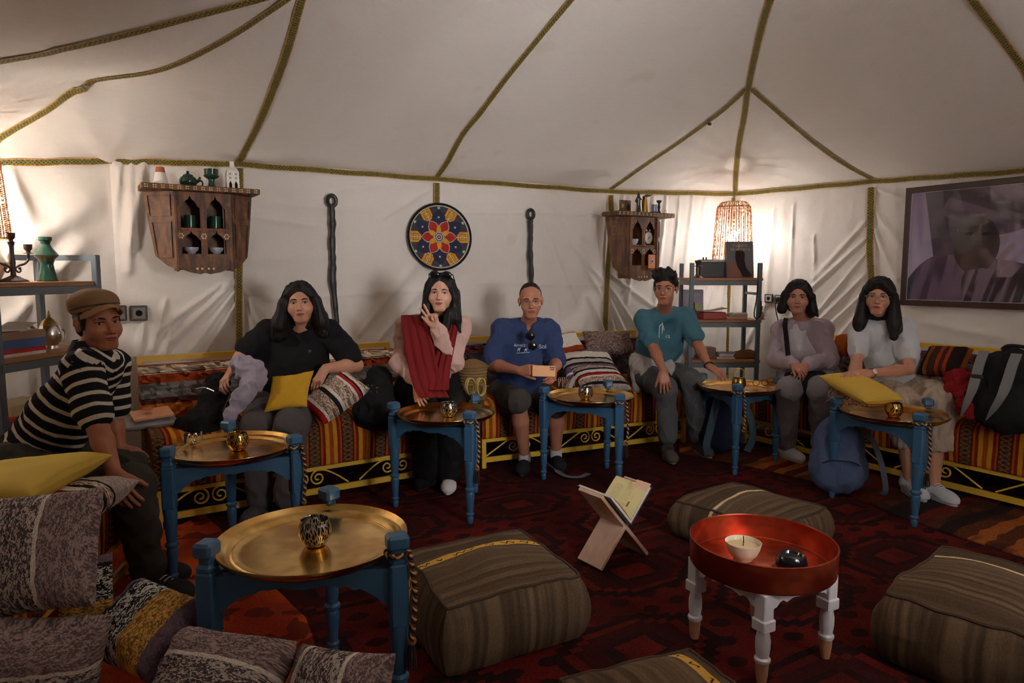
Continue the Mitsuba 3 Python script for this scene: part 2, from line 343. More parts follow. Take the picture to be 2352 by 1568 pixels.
def build_wall(i):
    a, b = A(*CORNERS[i]), A(*CORNERS[(i + 1) % NC]); d = b - a; L = np.linalg.norm(d[:2]); e = A(d[0], d[1], 0) / L; n = A(e[1], -e[0], 0)
    seen = i in FOLDS; step = .012 if seen else .06
    s = np.linspace(0, L, int(L / step) + 2); q = np.linspace(0, 1, int(2.0 / step) + 2)
    S, Q = np.meshgrid(s, q, indexing='ij'); ztop = a[2] + (b[2] - a[2]) * S / L; Z = Q * (ztop + .08); D = 0 * S
    for (p0, p1, w, amp) in FOLDS.get(i, ()):
        u0, u1 = A(*wall_point(i, *p0)), A(*wall_point(i, *p1)); v = u1 - u0
        t = np.clip(((S - u0[0]) * v[0] + (Z - u0[1]) * v[1]) / (v @ v), 0, 1)
        dist = np.hypot(S - u0[0] - t * v[0], Z - u0[1] - t * v[1]) * (1 + .35 * (nnoise(np.stack([S * 9, Z * 9, 0 * S + i], -1)) - .5))
        w2 = w * (.8 + .6 * t); D += amp * (2.4 if i < 2 else 1.7) * np.exp(-(dist / w2) ** 2) * np.clip(1.15 - abs(t - .5) * 1.0, 0, 1)
    P = np.stack([S * 2.2, Z * 2.2, 0 * S + i * 5], -1)
    D += .03 * (nfbm(P, 3, i) - .5) + .008 * (nfbm(P * A(5, 1.2, 1), 2, i + 9) - .5) + .005 * (nfbm(P * 6, 2, i + 4) - .5)
    D *= np.clip(np.minimum(S, L - S) / .05, 0, 1) * np.clip((ztop - Z) / .05, .15, 1)
    V = a * A(1, 1, 0) + S[..., None] * e + n * D[..., None]; V[..., 2] = Z
    struct('wall_' + SIDES.get(i, 'near'), grid(V), 'canvas', smooth=True)
    WALLS[i] = (a, e, n, L, S, Z, D)
DOOR_WALL = 11
for i in range(NC):
    if i != DOOR_WALL: build_wall(i)
def wall_at(i, px, py, off=0.0):
    """The point of wall i seen at (px, py), off metres in front of the plane of the wall, and the wall's (along, inward) directions."""
    a, e, n = WALLS[i][:3]; r = ray(px, py); o = a + n * off
    t = np.dot((o - A(0, 0, EYE)) * A(1, 1, 0), n) / np.dot(r, n)
    return r * t + A(0, 0, EYE), e, n

def poly3(rows): return np.array([at(*r) for r in rows])
V = lambda i: A(*CORNERS[i])
SEAMS = {
    'a': [V(2)] + list(poly3([(570, 330, 4.25), (600, 270, 3.95), (640, 170, 3.5), (665, 95, 3.2), (690, 0, 2.9), (704, -40, 2.78)])),
    'b': [V(3)] + list(poly3([(1028, 370, 5.0), (1060, 310, 4.75), (1100, 262, 4.5), (1160, 180, 4.2), (1230, 95, 3.9), (1310, 0, 3.6), (1400, -110, 3.3)])),
    'c': [V(4)] + list(poly3([(1480, 378, 5.75), (1560, 325, 5.5), (1640, 268, 5.2), (1680, 235, 5.05), (1714, 202, 4.9)])),
    'd': [V(5)] + list(poly3([(1690, 400, 6.0), (1697, 330, 5.6), (1710, 260, 5.2), (1717, 200, 4.9)])),
    'd2': list(poly3([(1719, 196, 4.9), (1735, 120, 4.5), (1752, 50, 4.15), (1768, 0, 3.9), (1790, -80, 3.6)])),
    'e': [V(6)] + list(poly3([(1950, 382, 5.3), (1890, 342, 5.2), (1820, 285, 5.1), (1760, 232, 5.0), (1725, 202, 4.9)])),
    'f': [V(8) + A(0, 0, .0)] + list(poly3([(2440, 275, 3.85), (2352, 155, 3.6), (2300, 85, 3.45), (2235, 0, 3.25), (2190, -60, 3.15)])),
    'g': [A(-2.95, 3.3, 1.93)] + list(poly3([(-60, 345, 3.62), (0, 310, 3.58), (100, 256, 3.5), (160, 212, 3.42), (195, 185, 3.38)])),
    'g2': list(poly3([(198, 184, 3.37), (330, 168, 3.25), (400, 147, 3.15), (480, 108, 3.03), (560, 62, 2.92), (655, 0, 2.78), (704, -40, 2.74)])),
    'h': [V(18)] + list(poly3([(0, 140, 2.75), (150, 110, 2.72), (300, 75, 2.7), (450, 35, 2.7), (580, 0, 2.72), (704, -40, 2.74)])),
}
def build_roof():
    pts = [np.array(SEAMS[k]) for k in SEAMS]
    dense = [curve(p, 5) for p in pts]
    rim = []
    for i in range(NC):
        a, b = V(i), V((i + 1) % NC); k = max(2, int(np.linalg.norm(a - b) / .14))
        rim += [a + (b - a) * t for t in np.linspace(0, 1, k, endpoint=False)]
    inner = A((.3, 2.6, 2.72), (1.5, 3.0, 3.02), (1.1, 3.4, 2.93), (0, 1, 2.62), (-1, .4, 2.35), (2, 1.6, 2.75), (-1.9, 1.4, 2.3), (3.0, 2.6, 2.5), (0, -.3, 2.3), (1.6, .5, 2.35), (-2.3, 2.2, 2.2)).reshape(-1, 3)
    C = np.vstack(dense + [np.array(rim), inner]); key = np.round(C[:, :2] / .03).astype(int)
    _, keep = np.unique(key, axis=0, return_index=True); C = C[keep]
    f = RBFInterpolator(C[:, :2], C[:, 2], kernel='linear', smoothing=.002)
    lo, hi = C[:, :2].min(0), C[:, :2].max(0); step = .03
    gx, gy = np.arange(lo[0] - .06, hi[0] + .09, step), np.arange(lo[1] - .06, hi[1] + .09, step)
    X, Y = np.meshgrid(gx, gy, indexing='ij'); Z = f(np.stack([X.ravel(), Y.ravel()], 1)).reshape(X.shape)
    Zs = gaussian_filter(Z, 1.6)
    Zs += .012 * (nfbm(np.stack([X * 1.6, Y * 1.6, 0 * X], -1), 3, 3) - .5)
    # folds that run from pulled corners into the roof
    for (p0, p1, w, amp) in [((250, 362, 4.1), (235, 290, 3.8), .03, .022), ((246, 362, 4.1), (180, 260, 3.6), .035, .02), ((255, 362, 4.1), (300, 240, 3.7), .03, .018), ((262, 362, 4.1), (420, 320, 4.2), .035, .014), ((300, 364, 4.1), (540, 300, 4.1), .05, .014),
                             ((195, 188, 3.38), (200, 300, 3.8), .03, .015), ((190, 190, 3.38), (150, 280, 3.7), .03, .014), ((1040, 395, 5.2), (1200, 350, 5.2), .05, .012), ((560, 350, 4.4), (760, 320, 4.6), .06, .014), ((1230, 20, 3.7), (1080, 130, 4.3), .08, .012), ((650, 60, 3.0), (560, 150, 3.4), .05, .008), ((800, 30, 3.2), (830, 160, 3.9), .1, .012), ((1800, 380, 5.6), (1900, 395, 5.4), .05, .008), ((1560, 420, 5.9), (1650, 380, 5.8), .04, .009)]:
        a, b = at(*p0)[:2], at(*p1)[:2]; v = b - a; t = np.clip(((X - a[0]) * v[0] + (Y - a[1]) * v[1]) / (v @ v), 0, 1)
        Zs -= amp * np.exp(-(np.hypot(X - a[0] - t * v[0], Y - a[1] - t * v[1]) / (w * (.6 + t))) ** 2) * np.clip(1.1 - t, 0, 1)
    poly = Polygon([(c[0], c[1]) for c in CORNERS]).buffer(.03)
    from shapely import contains_xy
    m = grid(np.stack([X, Y, Zs], -1)); ok = contains_xy(poly, m.vertices[:, 0], m.vertices[:, 1])
    m.update_faces(ok[m.faces].any(1)); m.remove_unreferenced_vertices(); m.merge_vertices()
    from scipy.interpolate import RegularGridInterpolator
    return m, RegularGridInterpolator((gx, gy), Zs, bounds_error=False, fill_value=None)
roof, roof_z = build_roof()
struct('ceiling', roof, 'canvas', smooth=True)

def roof_tape(k, w=.046):
    P = curve(SEAMS[k], 10); h = roof_z(P[:, :2]); P[:, 2] = np.minimum(P[:, 2], h) - .004
    t = np.gradient(P, axis=0); t /= np.linalg.norm(t, axis=1)[:, None]
    e = .03; gx = (roof_z(P[:, :2] + A(e, 0)) - roof_z(P[:, :2] - A(e, 0))) / (2 * e); gy = (roof_z(P[:, :2] + A(0, e)) - roof_z(P[:, :2] - A(0, e))) / (2 * e)
    n = np.stack([gx, gy, -np.ones_like(gx)], 1); n /= np.linalg.norm(n, axis=1)[:, None]
    s = np.cross(n, t); s /= np.linalg.norm(s, axis=1)[:, None]; n = np.cross(t, s)
    n *= np.sign((n * A(0, 0, -1)).sum(1))[:, None]
    m, uv = ribbon(P, s, w, n, .003); struct('trim_1', m, 'tape', uv=uv)
for k in SEAMS: roof_tape(k)
_q = at(1630, 281, 5.24); _q[2] = min(_q[2], float(roof_z(_q[:2])[0])) - .012
solo('clip', ball(_q, A(.014, .014, .012), 2), 'satin', srgb(26, 22, 20), 'small black clip on the roof tape left of the peak above the lamp', 'clip', smooth=True)
def valance(i0, i1, w=.038):
    P = []
    for i in range(i0, i1):
        a, b = V(i), V(i + 1); k = max(3, int(np.linalg.norm(a - b) / .04))
        for t in np.linspace(0, 1, k, endpoint=(i == i1 - 1)):
            p = a + (b - a) * t; n = A((b - a)[1], -(b - a)[0], 0); n = unit(n); P.append((p + n * .012 - A(0, 0, w * .5 + .004 * math.sin(3 * PI * t) ** 2), n))
    n = np.array([q[1] for q in P]); P = np.array([q[0] for q in P]); n = gaussian_filter(n, (1.5, 0)); n = n / np.linalg.norm(n, axis=1)[:, None]
    m, uv = ribbon(P, A(0, 0, 1), w, n); struct('trim_1', m, 'tape', uv=uv)
valance(0, 2); valance(2, 4); valance(4, 6); valance(6, 9); valance(1, 2) if 0 else None
def wall_tape(i, rows, w=.045):
    """A tape sewn down a seam: rows of (px, py) on wall i."""
    P = [];
    for (px, py) in rows:
        p, e, n = wall_at(i, px, py, .03); P.append(p)
    P = curve(P, 8); m, uv = ribbon(P, e, w, n); struct('trim_1', m, 'tape', uv=uv)
wall_tape(2, [(551, 386), (551, 500), (549, 640), (549, 720), (551, 860)])
wall_tape(3, [(1004, 420), (1003, 520), (1000, 640), (998, 860)])
wall_tape(4, [(1403, 448), (1404, 520), (1396, 620), (1392, 700), (1389, 800), (1387, 880)], .05)
wall_tape(5, [(1683, 455), (1676, 560), (1672, 660), (1669, 750), (1667, 860)], .06)
wall_tape(5, [(2001, 430), (1999, 520), (1998, 580), (2001, 640), (2000, 720)], .055)

# floor and rugs
FLOOR = Polygon([(c[0], c[1]) for c in CORNERS]).buffer(.1)
fm = prism(FLOOR, .05); fm.apply_translation((0, 0, -.062)); struct('floor', fm, 'matte', srgb(70, 44, 34))
def gul(u, v, a, b):
    """Distance-like field of a lattice of stepped octagons, cell a by b: 0 at the middle, 1 at the edge."""
    i = dr.floor(v / b); x = u / a + .5 * (i - 2 * dr.floor(i / 2)); x = dr.abs(x - dr.floor(x) - .5) * 2; y = dr.abs(v / b - i - .5) * 2
    x = dr.floor(x * 9) / 9; y = dr.floor(y * 9) / 9
    return dr.maximum(dr.maximum(x, y), (x + y) * .68)
def carpet_fn(p, n, uv):
    u = p.x * .85 + p.y * .5; v = -p.x * .5 + p.y * .85
    u = u + .03 * noise(v * 8, u * 8, 1); v = v + .02 * noise(u * 6, v * 6, 7); g = gul(u, v, .78, .5); k = fbm(u * 5, v * 5, 1, 3)
    red, dark, blk = mix(col3(76, 19, 15), col3(56, 15, 13), smoothstep(.3, .7, k)), col3(44, 15, 15), col3(30, 15, 16)
    c = dr.select(g < .16, red, dr.select(g < .3, blk, dr.select(g < .5, dark, dr.select(g < .6, red, dr.select(g < .7, blk, red)))))
    h = gul(u + .31, v, .155, .105); c = dr.select((g > .74) & (h < .45), mix(blk, dark, k), c); c = mix(c, mix(dark, blk, k), smoothstep(.5, .75, fbm(u * 1.7, v * 1.7, 5, 3)) * .8)
    return c * (.7 + .6 * noise(u * 260, v * 260, 3))
pb('carpet', mikit.proc(carpet_fn), 1.0, specular=0.1)
def kilim_fn(p, n, uv):
    u = p.x * .82 + p.y * .57; v = -p.x * .57 + p.y * .82      # v runs across the weft bands
    w = v + .05 * noise(u * 3, v * 2, 1) + .02 * noise(u * 14, v * 8, 4); b = cell_rand(dr.floor(w / .075), 5, 2)
    br, org, red, dk, cr = col3(74, 38, 24), col3(138, 76, 36), col3(82, 26, 20), col3(34, 26, 26), col3(130, 100, 70)
    c = dr.select(b < .38, br, dr.select(b < .62, org, dr.select(b < .82, red, dr.select(b < .93, dk, cr))))
    c = mix(c, dk, smoothstep(.5, .7, fbm(u * 4, v * 9, 3, 3)) * .7)
    return c * (.65 + .6 * noise(u * 70, v * 320, 3))
pb('kilim', mikit.proc(kilim_fn), 1.0, specular=0.1)
def orange_fn(p, n, uv):
    k = fbm(p.x * 3.2, p.y * 3.2, 2, 3); j = fbm(p.x * 9, p.y * 9, 6, 3)
    c = mix(col3(180, 74, 30), col3(124, 40, 22), smoothstep(.35, .65, k))
    c = dr.select(smoothstep(.62, .66, j) > .5, mix(c, col3(70, 26, 22), .8), c)
    return c * (.75 + .5 * noise(p.x * 230, p.y * 230, 3))
pb('orange_rug', mikit.proc(orange_fn), 1.0, specular=0.1)
def rug(name, poly, z, mat, label, seed):
    """A rug lying at height z: fringed edge, a little uneven."""
    poly = Polygon(poly) if not isinstance(poly, Polygon) else poly
    poly = poly.segmentize(.04); c = np.array(poly.exterior.coords)[:-1]
    c = c + .012 * (np.stack([nnoise(np.c_[c * 9, 0 * c[:, :1] + seed]), nnoise(np.c_[c * 9, 0 * c[:, :1] + seed + 5])], 1) - .5)
    m = prism(Polygon(c).buffer(0), .008); m.apply_translation((0, 0, z))
    return solo(name, m, mat, None, label, 'rug', smooth=False)
EDGE_R = [on(1560, 1040, 0), on(1745, 1075, 0), on(1900, 1112, 0), on(2060, 1185, 0), on(2352, 1280, 0), on(2600, 1390, 0)]
rug('rug', Polygon([(c[0], c[1]) for c in CORNERS]).buffer(-.25), -.012, 'carpet', 'dark red patterned carpet with black medallions over the whole floor', 1)
rug('rug', [(p[0], p[1]) for p in EDGE_R] + [(3.2, 2.2), (3.3, 3.4), (2.9, 4.5), (1.9, 5.2), (1.3, 5.2)], -.0035, 'kilim', 'brown and orange striped flat-woven rug before the right-hand bench', 2)
rug('rug', [tuple(on(470, 1180, 0)[:2]), tuple(on(700, 1420, 0)[:2]), tuple(on(730, 1490, 0)[:2]), tuple(on(800, 1600, 0)[:2]), (-.6, 1.0), (-1.6, 1.0), (-2.3, 2.0), (-2.1, 3.0), (-1.75, 3.5)], -.0035, 'orange_rug', 'rust-orange rug on the floor at the left under the nearest table', 3)

# daylight from an unseen doorway; unseen curtains and a screen shape where it falls
def build_unseen_door():
    a, b = V(DOOR_WALL), V(DOOR_WALL + 1); d = b - a; L = np.linalg.norm(d[:2]); e = A(d[0], d[1], 0) / L; n = A(e[1], -e[0], 0)
    s0, s1, h = .35, 1.45, 1.98
    def sheet(u0, u1, z0, z1): 
        return np.stack([np.stack([a * A(1, 1, 0) + e * u + A(0, 0, z) for z in np.linspace(z0, z1, 12)]) for u in np.linspace(u0, u1, 10)])
    struct('wall_near', grid(sheet(0, s0, 0, 2)), 'canvas', smooth=True); struct('wall_near', grid(sheet(s1, L, 0, 2)), 'canvas', smooth=True)
    lit = grid(np.stack([np.stack([a * A(1, 1, 0) + e * u + A(0, 0, z) - n * .02 for z in (.85, h)]) for u in (s0, s1)]))
    if lit.face_normals[0] @ n < 0: lit.faces = lit.faces[:, ::-1]
    k = struct('unseen_door_1', lit, 'matte', srgb(220, 220, 220), smooth=False, emitter={'type': 'area', 'radiance': {'type': 'rgb', 'value': list(UNSEEN_DOORWAY)}}, label='unseen bright doorway, placed to light the back wall and people')  # out-of-view glowing pane, lights the back wall and the seated people
    for u in (s0, s1): part(k, 'post', bar(a * A(1, 1, 0) + e * u, a * A(1, 1, 0) + e * u + A(0, 0, 2.0), .05), 'satin', srgb(120, 90, 60))
build_unseen_door()
def unseen_curtain(a, b, label):  # out of view; hung where it keeps daylight off one side
    a, b = A(*a, 0), A(*b, 0); e = unit(b - a); n = A(e[1], -e[0], 0); W = np.linalg.norm(b - a)
    G = np.array([[a + e * (W * t) + n * (.035 * math.sin(t * 38) + .01 * math.sin(t * 90)) + A(0, 0, z) for z in np.linspace(.02, 2.05, 20)] for t in np.linspace(0, 1, 90)]); m = grid(G)
    solo('unseen_curtain', m, 'canvas', None, label, 'curtain', 'unseen canvas curtains that narrow the daylight', smooth=True)
unseen_curtain((2.30, .24), (1.62, 1.12), 'unseen canvas curtain right of the doorway, placed to shade the people at right')
unseen_curtain((1.44, -.20), (1.15, .88), 'unseen canvas curtain left of the doorway, placed to shade the left foreground')

def unseen_screen():  # out of view; stands there to keep daylight off the near floor
    a, b = A(1.15, .88, 0), A(1.62, 1.12, 0); k = thing('unseen_screen', 'unseen waist-high plank screen between the curtains, placed to shade the near floor', 'half-door'); d = b - a
    for j in range(5): p, q = a + d * (j / 5 + .004), a + d * ((j + 1) / 5 - .004); part(k, 'plank', bar(p + A(0, 0, .55), q + A(0, 0, .55), .02, 1.08, b=.003), 'board_wood')
unseen_screen()

# pendant lamps
def pendant(o, ztop, label, bulb, zhang, s=1.0):
    k = thing('pendant_lamp', label, 'lamp', 'beaded pendant lamps in the corners'); x, y = o
    H, R0, R1 = .52 * s, .135 * s, .165 * s
    prof = [(R0 * .25, 0), (R0 * .75, -.012), (R0 * .98, -.05)] + [(R0 + (R1 - R0) * t, -.05 - (H - .05) * t) for t in np.linspace(.1, 1, 10)]
    for j in range(22):
        a = j * 2 * PI / 22
        part(k, 'rib', tube([(x + r * math.cos(a), y + r * math.sin(a), ztop + z) for r, z in prof], .0022 * s, 5), 'matte', srgb(120, 72, 36))
    rng = np.random.default_rng(5); bd = []
    one = trimesh.creation.icosphere(subdivisions=1, radius=1)
    pr = np.array(prof); L = np.concatenate([[0], np.cumsum(np.linalg.norm(np.diff(pr, axis=0), axis=1))])
    for j in range(22):
        a = (j + .5) * 2 * PI / 22
        for t in np.arange(.03, L[-1], .0115 * s):
            if rng.random() < .08: continue
            r, z = np.interp(t, L, pr[:, 0]), np.interp(t, L, pr[:, 1]); b = one.copy(); b.vertices = b.vertices * A(.0085, .0085, .0052) * s + A(x + r * math.cos(a), y + r * math.sin(a), ztop + z); bd.append(b)
    kb = part(k, 'bead_strands', cat(bd), 'beads', label='orange and straw coloured glass beads'); labels.setdefault(kb, {})['kind'] = 'stuff'
    for (r, z) in ((R0 * .98, -.05), (R1, -H)):
        part(k, 'hoop', tube([(x + r * math.cos(t), y + r * math.sin(t), ztop + z) for t in np.linspace(0, 2 * PI, 49)], .004 * s, 6), 'matte', srgb(150, 100, 56))
    part(k, 'cord', tube([(x, y, ztop), (x, y, zhang)], .004, 6), 'matte', srgb(150, 130, 100))
    part(k, 'socket', lathe([(0, 0), (.02, 0), (.022, -.21), (0, -.21)], 16).apply_translation((x, y, ztop - .02)), 'satin', srgb(230, 225, 215))
    part(k, 'bulb', ball((x, y, ztop - .30 * s), A(.045, .045, .055), 3), 'matte', srgb(255, 250, 240), emitter={'type': 'area', 'radiance': {'type': 'rgb', 'value': list(bulb)}})
pb('beads', mikit.proc(lambda p, n, uv: dr.select(cell_rand(dr.floor(p.x / .016), dr.floor(p.y / .016), dr.floor(p.z / .014)) < .38, col3(196, 100, 44), col3(240, 220, 180))), .35)
lp = at(1686, 462, 5.86); pendant((lp[0], lp[1]), lp[2], 'beaded pendant lamp hanging above the shelf with the large book', BULB_RIGHT, lp[2] + .09 + .04)
lq = at(-76, 340, 3.2); pendant((lq[0], lq[1]), 1.93, 'beaded pendant lamp at the left edge above the shelf with the candelabrum', BULB_LEFT, 2.02, .85)
# ---------------------------------------------------------------- benches with yellow iron frames
YEL = srgb(222, 178, 60)
def spiral(cx, cz, r0, r1, a0, turns, n=36):
    t = np.linspace(0, 1, n); a = a0 + t * turns * 2 * PI; r = r0 + (r1 - r0) * t
    return np.stack([cx + r * np.cos(a), 0 * t, cz + r * np.sin(a)], 1)
def bench(o, d, L, label, seed, D=.75, back=True, off=0.0, seat=.47, u0=0.0, scroll=True):
    """A bench along d from its front left corner o; its back is on the left of d."""
    k = thing('bench', label, 'bench', 'iron benches along the tent wall'); M = frame(A(o[0], o[1], 0), (d[0], d[1], 0), (0, 0, 1))
    P = lambda m: mv(m, M)
    w, hh = .018, .034
    part(k, 'frame', P(cat([bar((0, .02, .055), (L, .02, .055), w, hh), bar((0, .02, .195), (L, .02, .195), w, hh), bar((0, D - .03, .195), (L, D - .03, .195), w, hh), bar((.02, .02, .195), (.02, D, .195), w, hh), bar((L - .02, .02, .195), (L - .02, D, .195), w, hh)])), 'satin', YEL, label='yellow painted iron frame')
    for x in (.015, L - .015):
        part(k, 'leg', P(bar((x, .02, 0), (x, .02, .2), .03)), 'satin', YEL); part(k, 'leg', P(bar((x, D - .03, 0), (x, D - .03, .83 if back else .2), .03)), 'satin', YEL)
    if back: part(k, 'back_rail', P(bar((0, D - .03, .815), (L, D - .03, .815), .03, .034)), 'satin', YEL)
    if scroll:
        n = max(1, round(L / .56)); q = L / n
        for i in range(n):
            for s in (1, -1):
                x0 = q * (i + .5); c = spiral(.05, .132, .007, .046, PI * .5 + 1.6 * 2 * PI, -1.6); end = c[-1]
                c = np.vstack([c, curve([end, end + A(.045, 0, -.006), (.16, 0, .135), (q * .5 - .035, 0, .080)], 6)[1:]])
                c[:, 0] = x0 + s * c[:, 0]; c[:, 2] = np.clip(c[:, 2], .075, .185); c[:, 1] = .02
                part(k, 'scroll', P(tube(c, .0055, 6)), 'satin', YEL)
    # seat cushion: cross-section from the back edge over the front and down
    prof = [(D - .05, .30), (D - .05, seat - .02), (D * .6, seat + .012), (.10, seat + .008), (.035, seat - .004), (.006, seat - .03), (-.006, seat - .08), (-.008, .34), (-.004, .25), (.002, .205), (.03, .20), (D - .05, .215)]
    pr = np.array(prof); pr = np.vstack([pr, pr[:1]]); s = np.concatenate([[0], np.cumsum(np.linalg.norm(np.diff(pr, axis=0), axis=1))])
    ss = np.unique(np.concatenate([s, np.arange(0, s[-1], .035)])); py, pz = np.interp(ss, s, pr[:, 0]), np.interp(ss, s, pr[:, 1])
    xs = np.linspace(0, L, int(L / .03)); X, S = np.meshgrid(xs, ss, indexing='ij'); Y, Z = np.interp(S, s, pr[:, 0]), np.interp(S, s, pr[:, 1])
    q = np.stack([X * 6, Y * 6, Z * 6 + seed], -1); b = (nfbm(q, 3, seed) - .5) * .022; sway = np.sin(X * 2 * PI / .47 + seed) * .006 * np.clip((Z - .2) / .2, 0, 1)
    top = np.clip((Z - (seat - .05)) / .05, 0, 1)
    Vv = np.stack([X, Y + (b + sway) * (1 - top), Z + (b + .012 * np.sin(X * 2 * PI / .55 + seed * 2)) * top], -1)
    m = grid(Vv); uv = np.stack([(X + u0).ravel(), S.ravel()], 1)
    for e in (0, -1):     # ends
        c = len(m.vertices); ring = Vv[e]; m = tm(np.vstack([m.vertices, ring, ring.mean(0)]), np.vstack([m.faces, [[c + j, c + (j + 1) % len(ring), c + len(ring)] for j in range(len(ring))]]))
        uv = np.vstack([uv, np.stack([u0 + 0 * ss + X[e, 0], ss], 1), [[u0, 0]]])
    m.apply_transform(M); part(k, 'seat_cushion', m, 'bench_kilim', uv=uv, label='red, yellow and orange striped woven seat cover')
    if back:
        top_ = .80; prof = [(D - .06, top_ - .01), (D - .10, top_), (D - .15, top_ - .02), (D - .20, top_ - .10), (D - .235, seat + .08), (D - .24, seat)]
        pr = np.array(prof); s = np.concatenate([[0], np.cumsum(np.linalg.norm(np.diff(pr, axis=0), axis=1))]); ss = np.linspace(0, s[-1], 22)
        X, S = np.meshgrid(xs, ss, indexing='ij'); Y, Z = np.interp(S, s, pr[:, 0]), np.interp(S, s, pr[:, 1])
        b = (nfbm(np.stack([X * 5, Z * 9, 0 * X + seed], -1), 3, seed + 2) - .5); Z = Z - (.03 * nnoise(np.stack([X * 3.5, 0 * X, 0 * X + seed], -1))) * (1 - S / s[-1]); Y = Y + b * .012
        V1 = np.stack([X, Y, Z], -1); V0 = np.stack([X, 0 * Y + D - .05, Z], -1)
        a = grid(V1); c = grid(V0); c.faces = c.faces[:, ::-1]; n = len(a.vertices)
        i = np.arange(n).reshape(X.shape); ends = []
        for r, fl in ((i[0], 1), (i[-1], -1)):
            ends += [(r[j], r[j + 1], r[j + 1] + n)[::fl] for j in range(len(r) - 1)] + [(r[j], r[j + 1] + n, r[j] + n)[::fl] for j in range(len(r) - 1)]
        m = tm(np.vstack([a.vertices, c.vertices]), np.vstack([a.faces, c.faces, ends])); uv = np.tile(np.stack([(X + off).ravel(), S.ravel()], 1), (2, 1))
        m.apply_transform(M); part(k, 'back_cushion', m, 'back_kilim', uv=uv, label='kilim-covered back cushion')
    return k, M
B1 = bench((-1.84, 3.42), (.84, .543), 1.60, 'yellow iron bench with kilim seat at left, under the larger wall cabinet', 1)[1]
B2 = bench((-.2, 4.53), (.91, .415), 1.72, 'yellow iron bench with kilim seat in the middle, under the smaller wall cabinet', 2, off=30, u0=.07)[1]
B3 = bench((1.80, 5.27), (.54, -.84), 2.3, 'yellow iron bench with kilim seat at right, under the framed portrait', 3, off=30, u0=.03)[1]
B4 = bench((-1.38, 1.2), (-.17, .985), 1.75, 'kilim-covered bench at the left edge behind the heap of cushions', 4, back=False, u0=.11, scroll=False, seat=.45)[1]

# ---------------------------------------------------------------- tray tables
BLUE = srgb(46, 84, 114)
def patina_fn(p, n, uv):
    k = fbm(p.x * 9, p.y * 9, 1, 3); r = fbm(p.x * 40, p.y * 40, 4, 2)
    return mix(col3(238, 196, 118), col3(202, 152, 82), smoothstep(.35, .7, k)) * (.86 + .25 * r)
pb('brass', mikit.proc(patina_fn), .21, 1.0)
def pierced_fn(gold):
    def fn(p, n, uv):
        v = uv.y; c = mix(gold, gold * .7, noise(uv.x * 30, v * 12, 1)); f = mikit.voronoi(uv.x * 44, v * 9)
        painted_hole = (f[1] - f[0] > .28) & (v > .18) & (v < .78) & (noise(uv.x * 4, 2, 2) > .42)
        return dr.select(painted_hole, mi.Color3f(.02, .015, .01), c)  # dark inside of the openings is put into the colour, nothing is cut
    return fn
pb('pierced_gold', mikit.proc(pierced_fn(col3(226, 186, 104))), .25, 1.0)
pb('pierced_silver', mikit.proc(pierced_fn(col3(224, 216, 204))), .2, 1.0)
def lathe_uv(prof, n=40):
    prof = np.asarray(prof, float); s = np.concatenate([[0], np.cumsum(np.linalg.norm(np.diff(prof, axis=0), axis=1))]); s /= s[-1]
    a = np.linspace(0, 2 * PI, n + 1); P = np.stack([prof[:, None, 0] * np.cos(a), prof[:, None, 0] * np.sin(a), np.repeat(prof[:, None, 1], n + 1, 1)], -1)
    g = grid(P); g.faces = g.faces[:, ::-1]
    return g, np.stack([np.tile(a / (2 * PI), len(prof)), np.repeat(s, n + 1)], 1)
LEG = [(0, 0), (.013, 0), (.016, .012), (.018, .03), (.014, .04), (.021, .047), (.021, .054), (.016, .06), (.021, .12), (.024, .16), (.019, .172), (.027, .18), (.027, .19), (.019, .198), (.022, .22), (.026, .29), (.028, .335), (.024, .345), (.024, .36), (0, .36)]
def cap_block():
    """The square head of a leg: block, neck and rounded cap, from z = .34 up."""
    return [bbox(0, 0, .432, .052, .052, .184, .006), bbox(0, 0, .532, .050, .050, .026, .009), bbox(0, 0, .552, .034, .034, .03, .004), bbox(0, 0, .584, .062, .054, .042, .008)]
def apron_poly(L, h=.105):
    n = 60; x = np.linspace(0, 1, n); y = np.interp(x, [0, .10, .16], [0, 0, .0])
    c = 1 - abs(2 * x - 1); low = np.interp(c, [0, .16, .22, .40, .46, .56, .62, .78, .82, 1], [0, 0, .022, .05, .046, .060, .056, .064, .060, .054])
    return Polygon([(L * a, b) for a, b in zip(x, low)] + [(L, h), (0, h)])
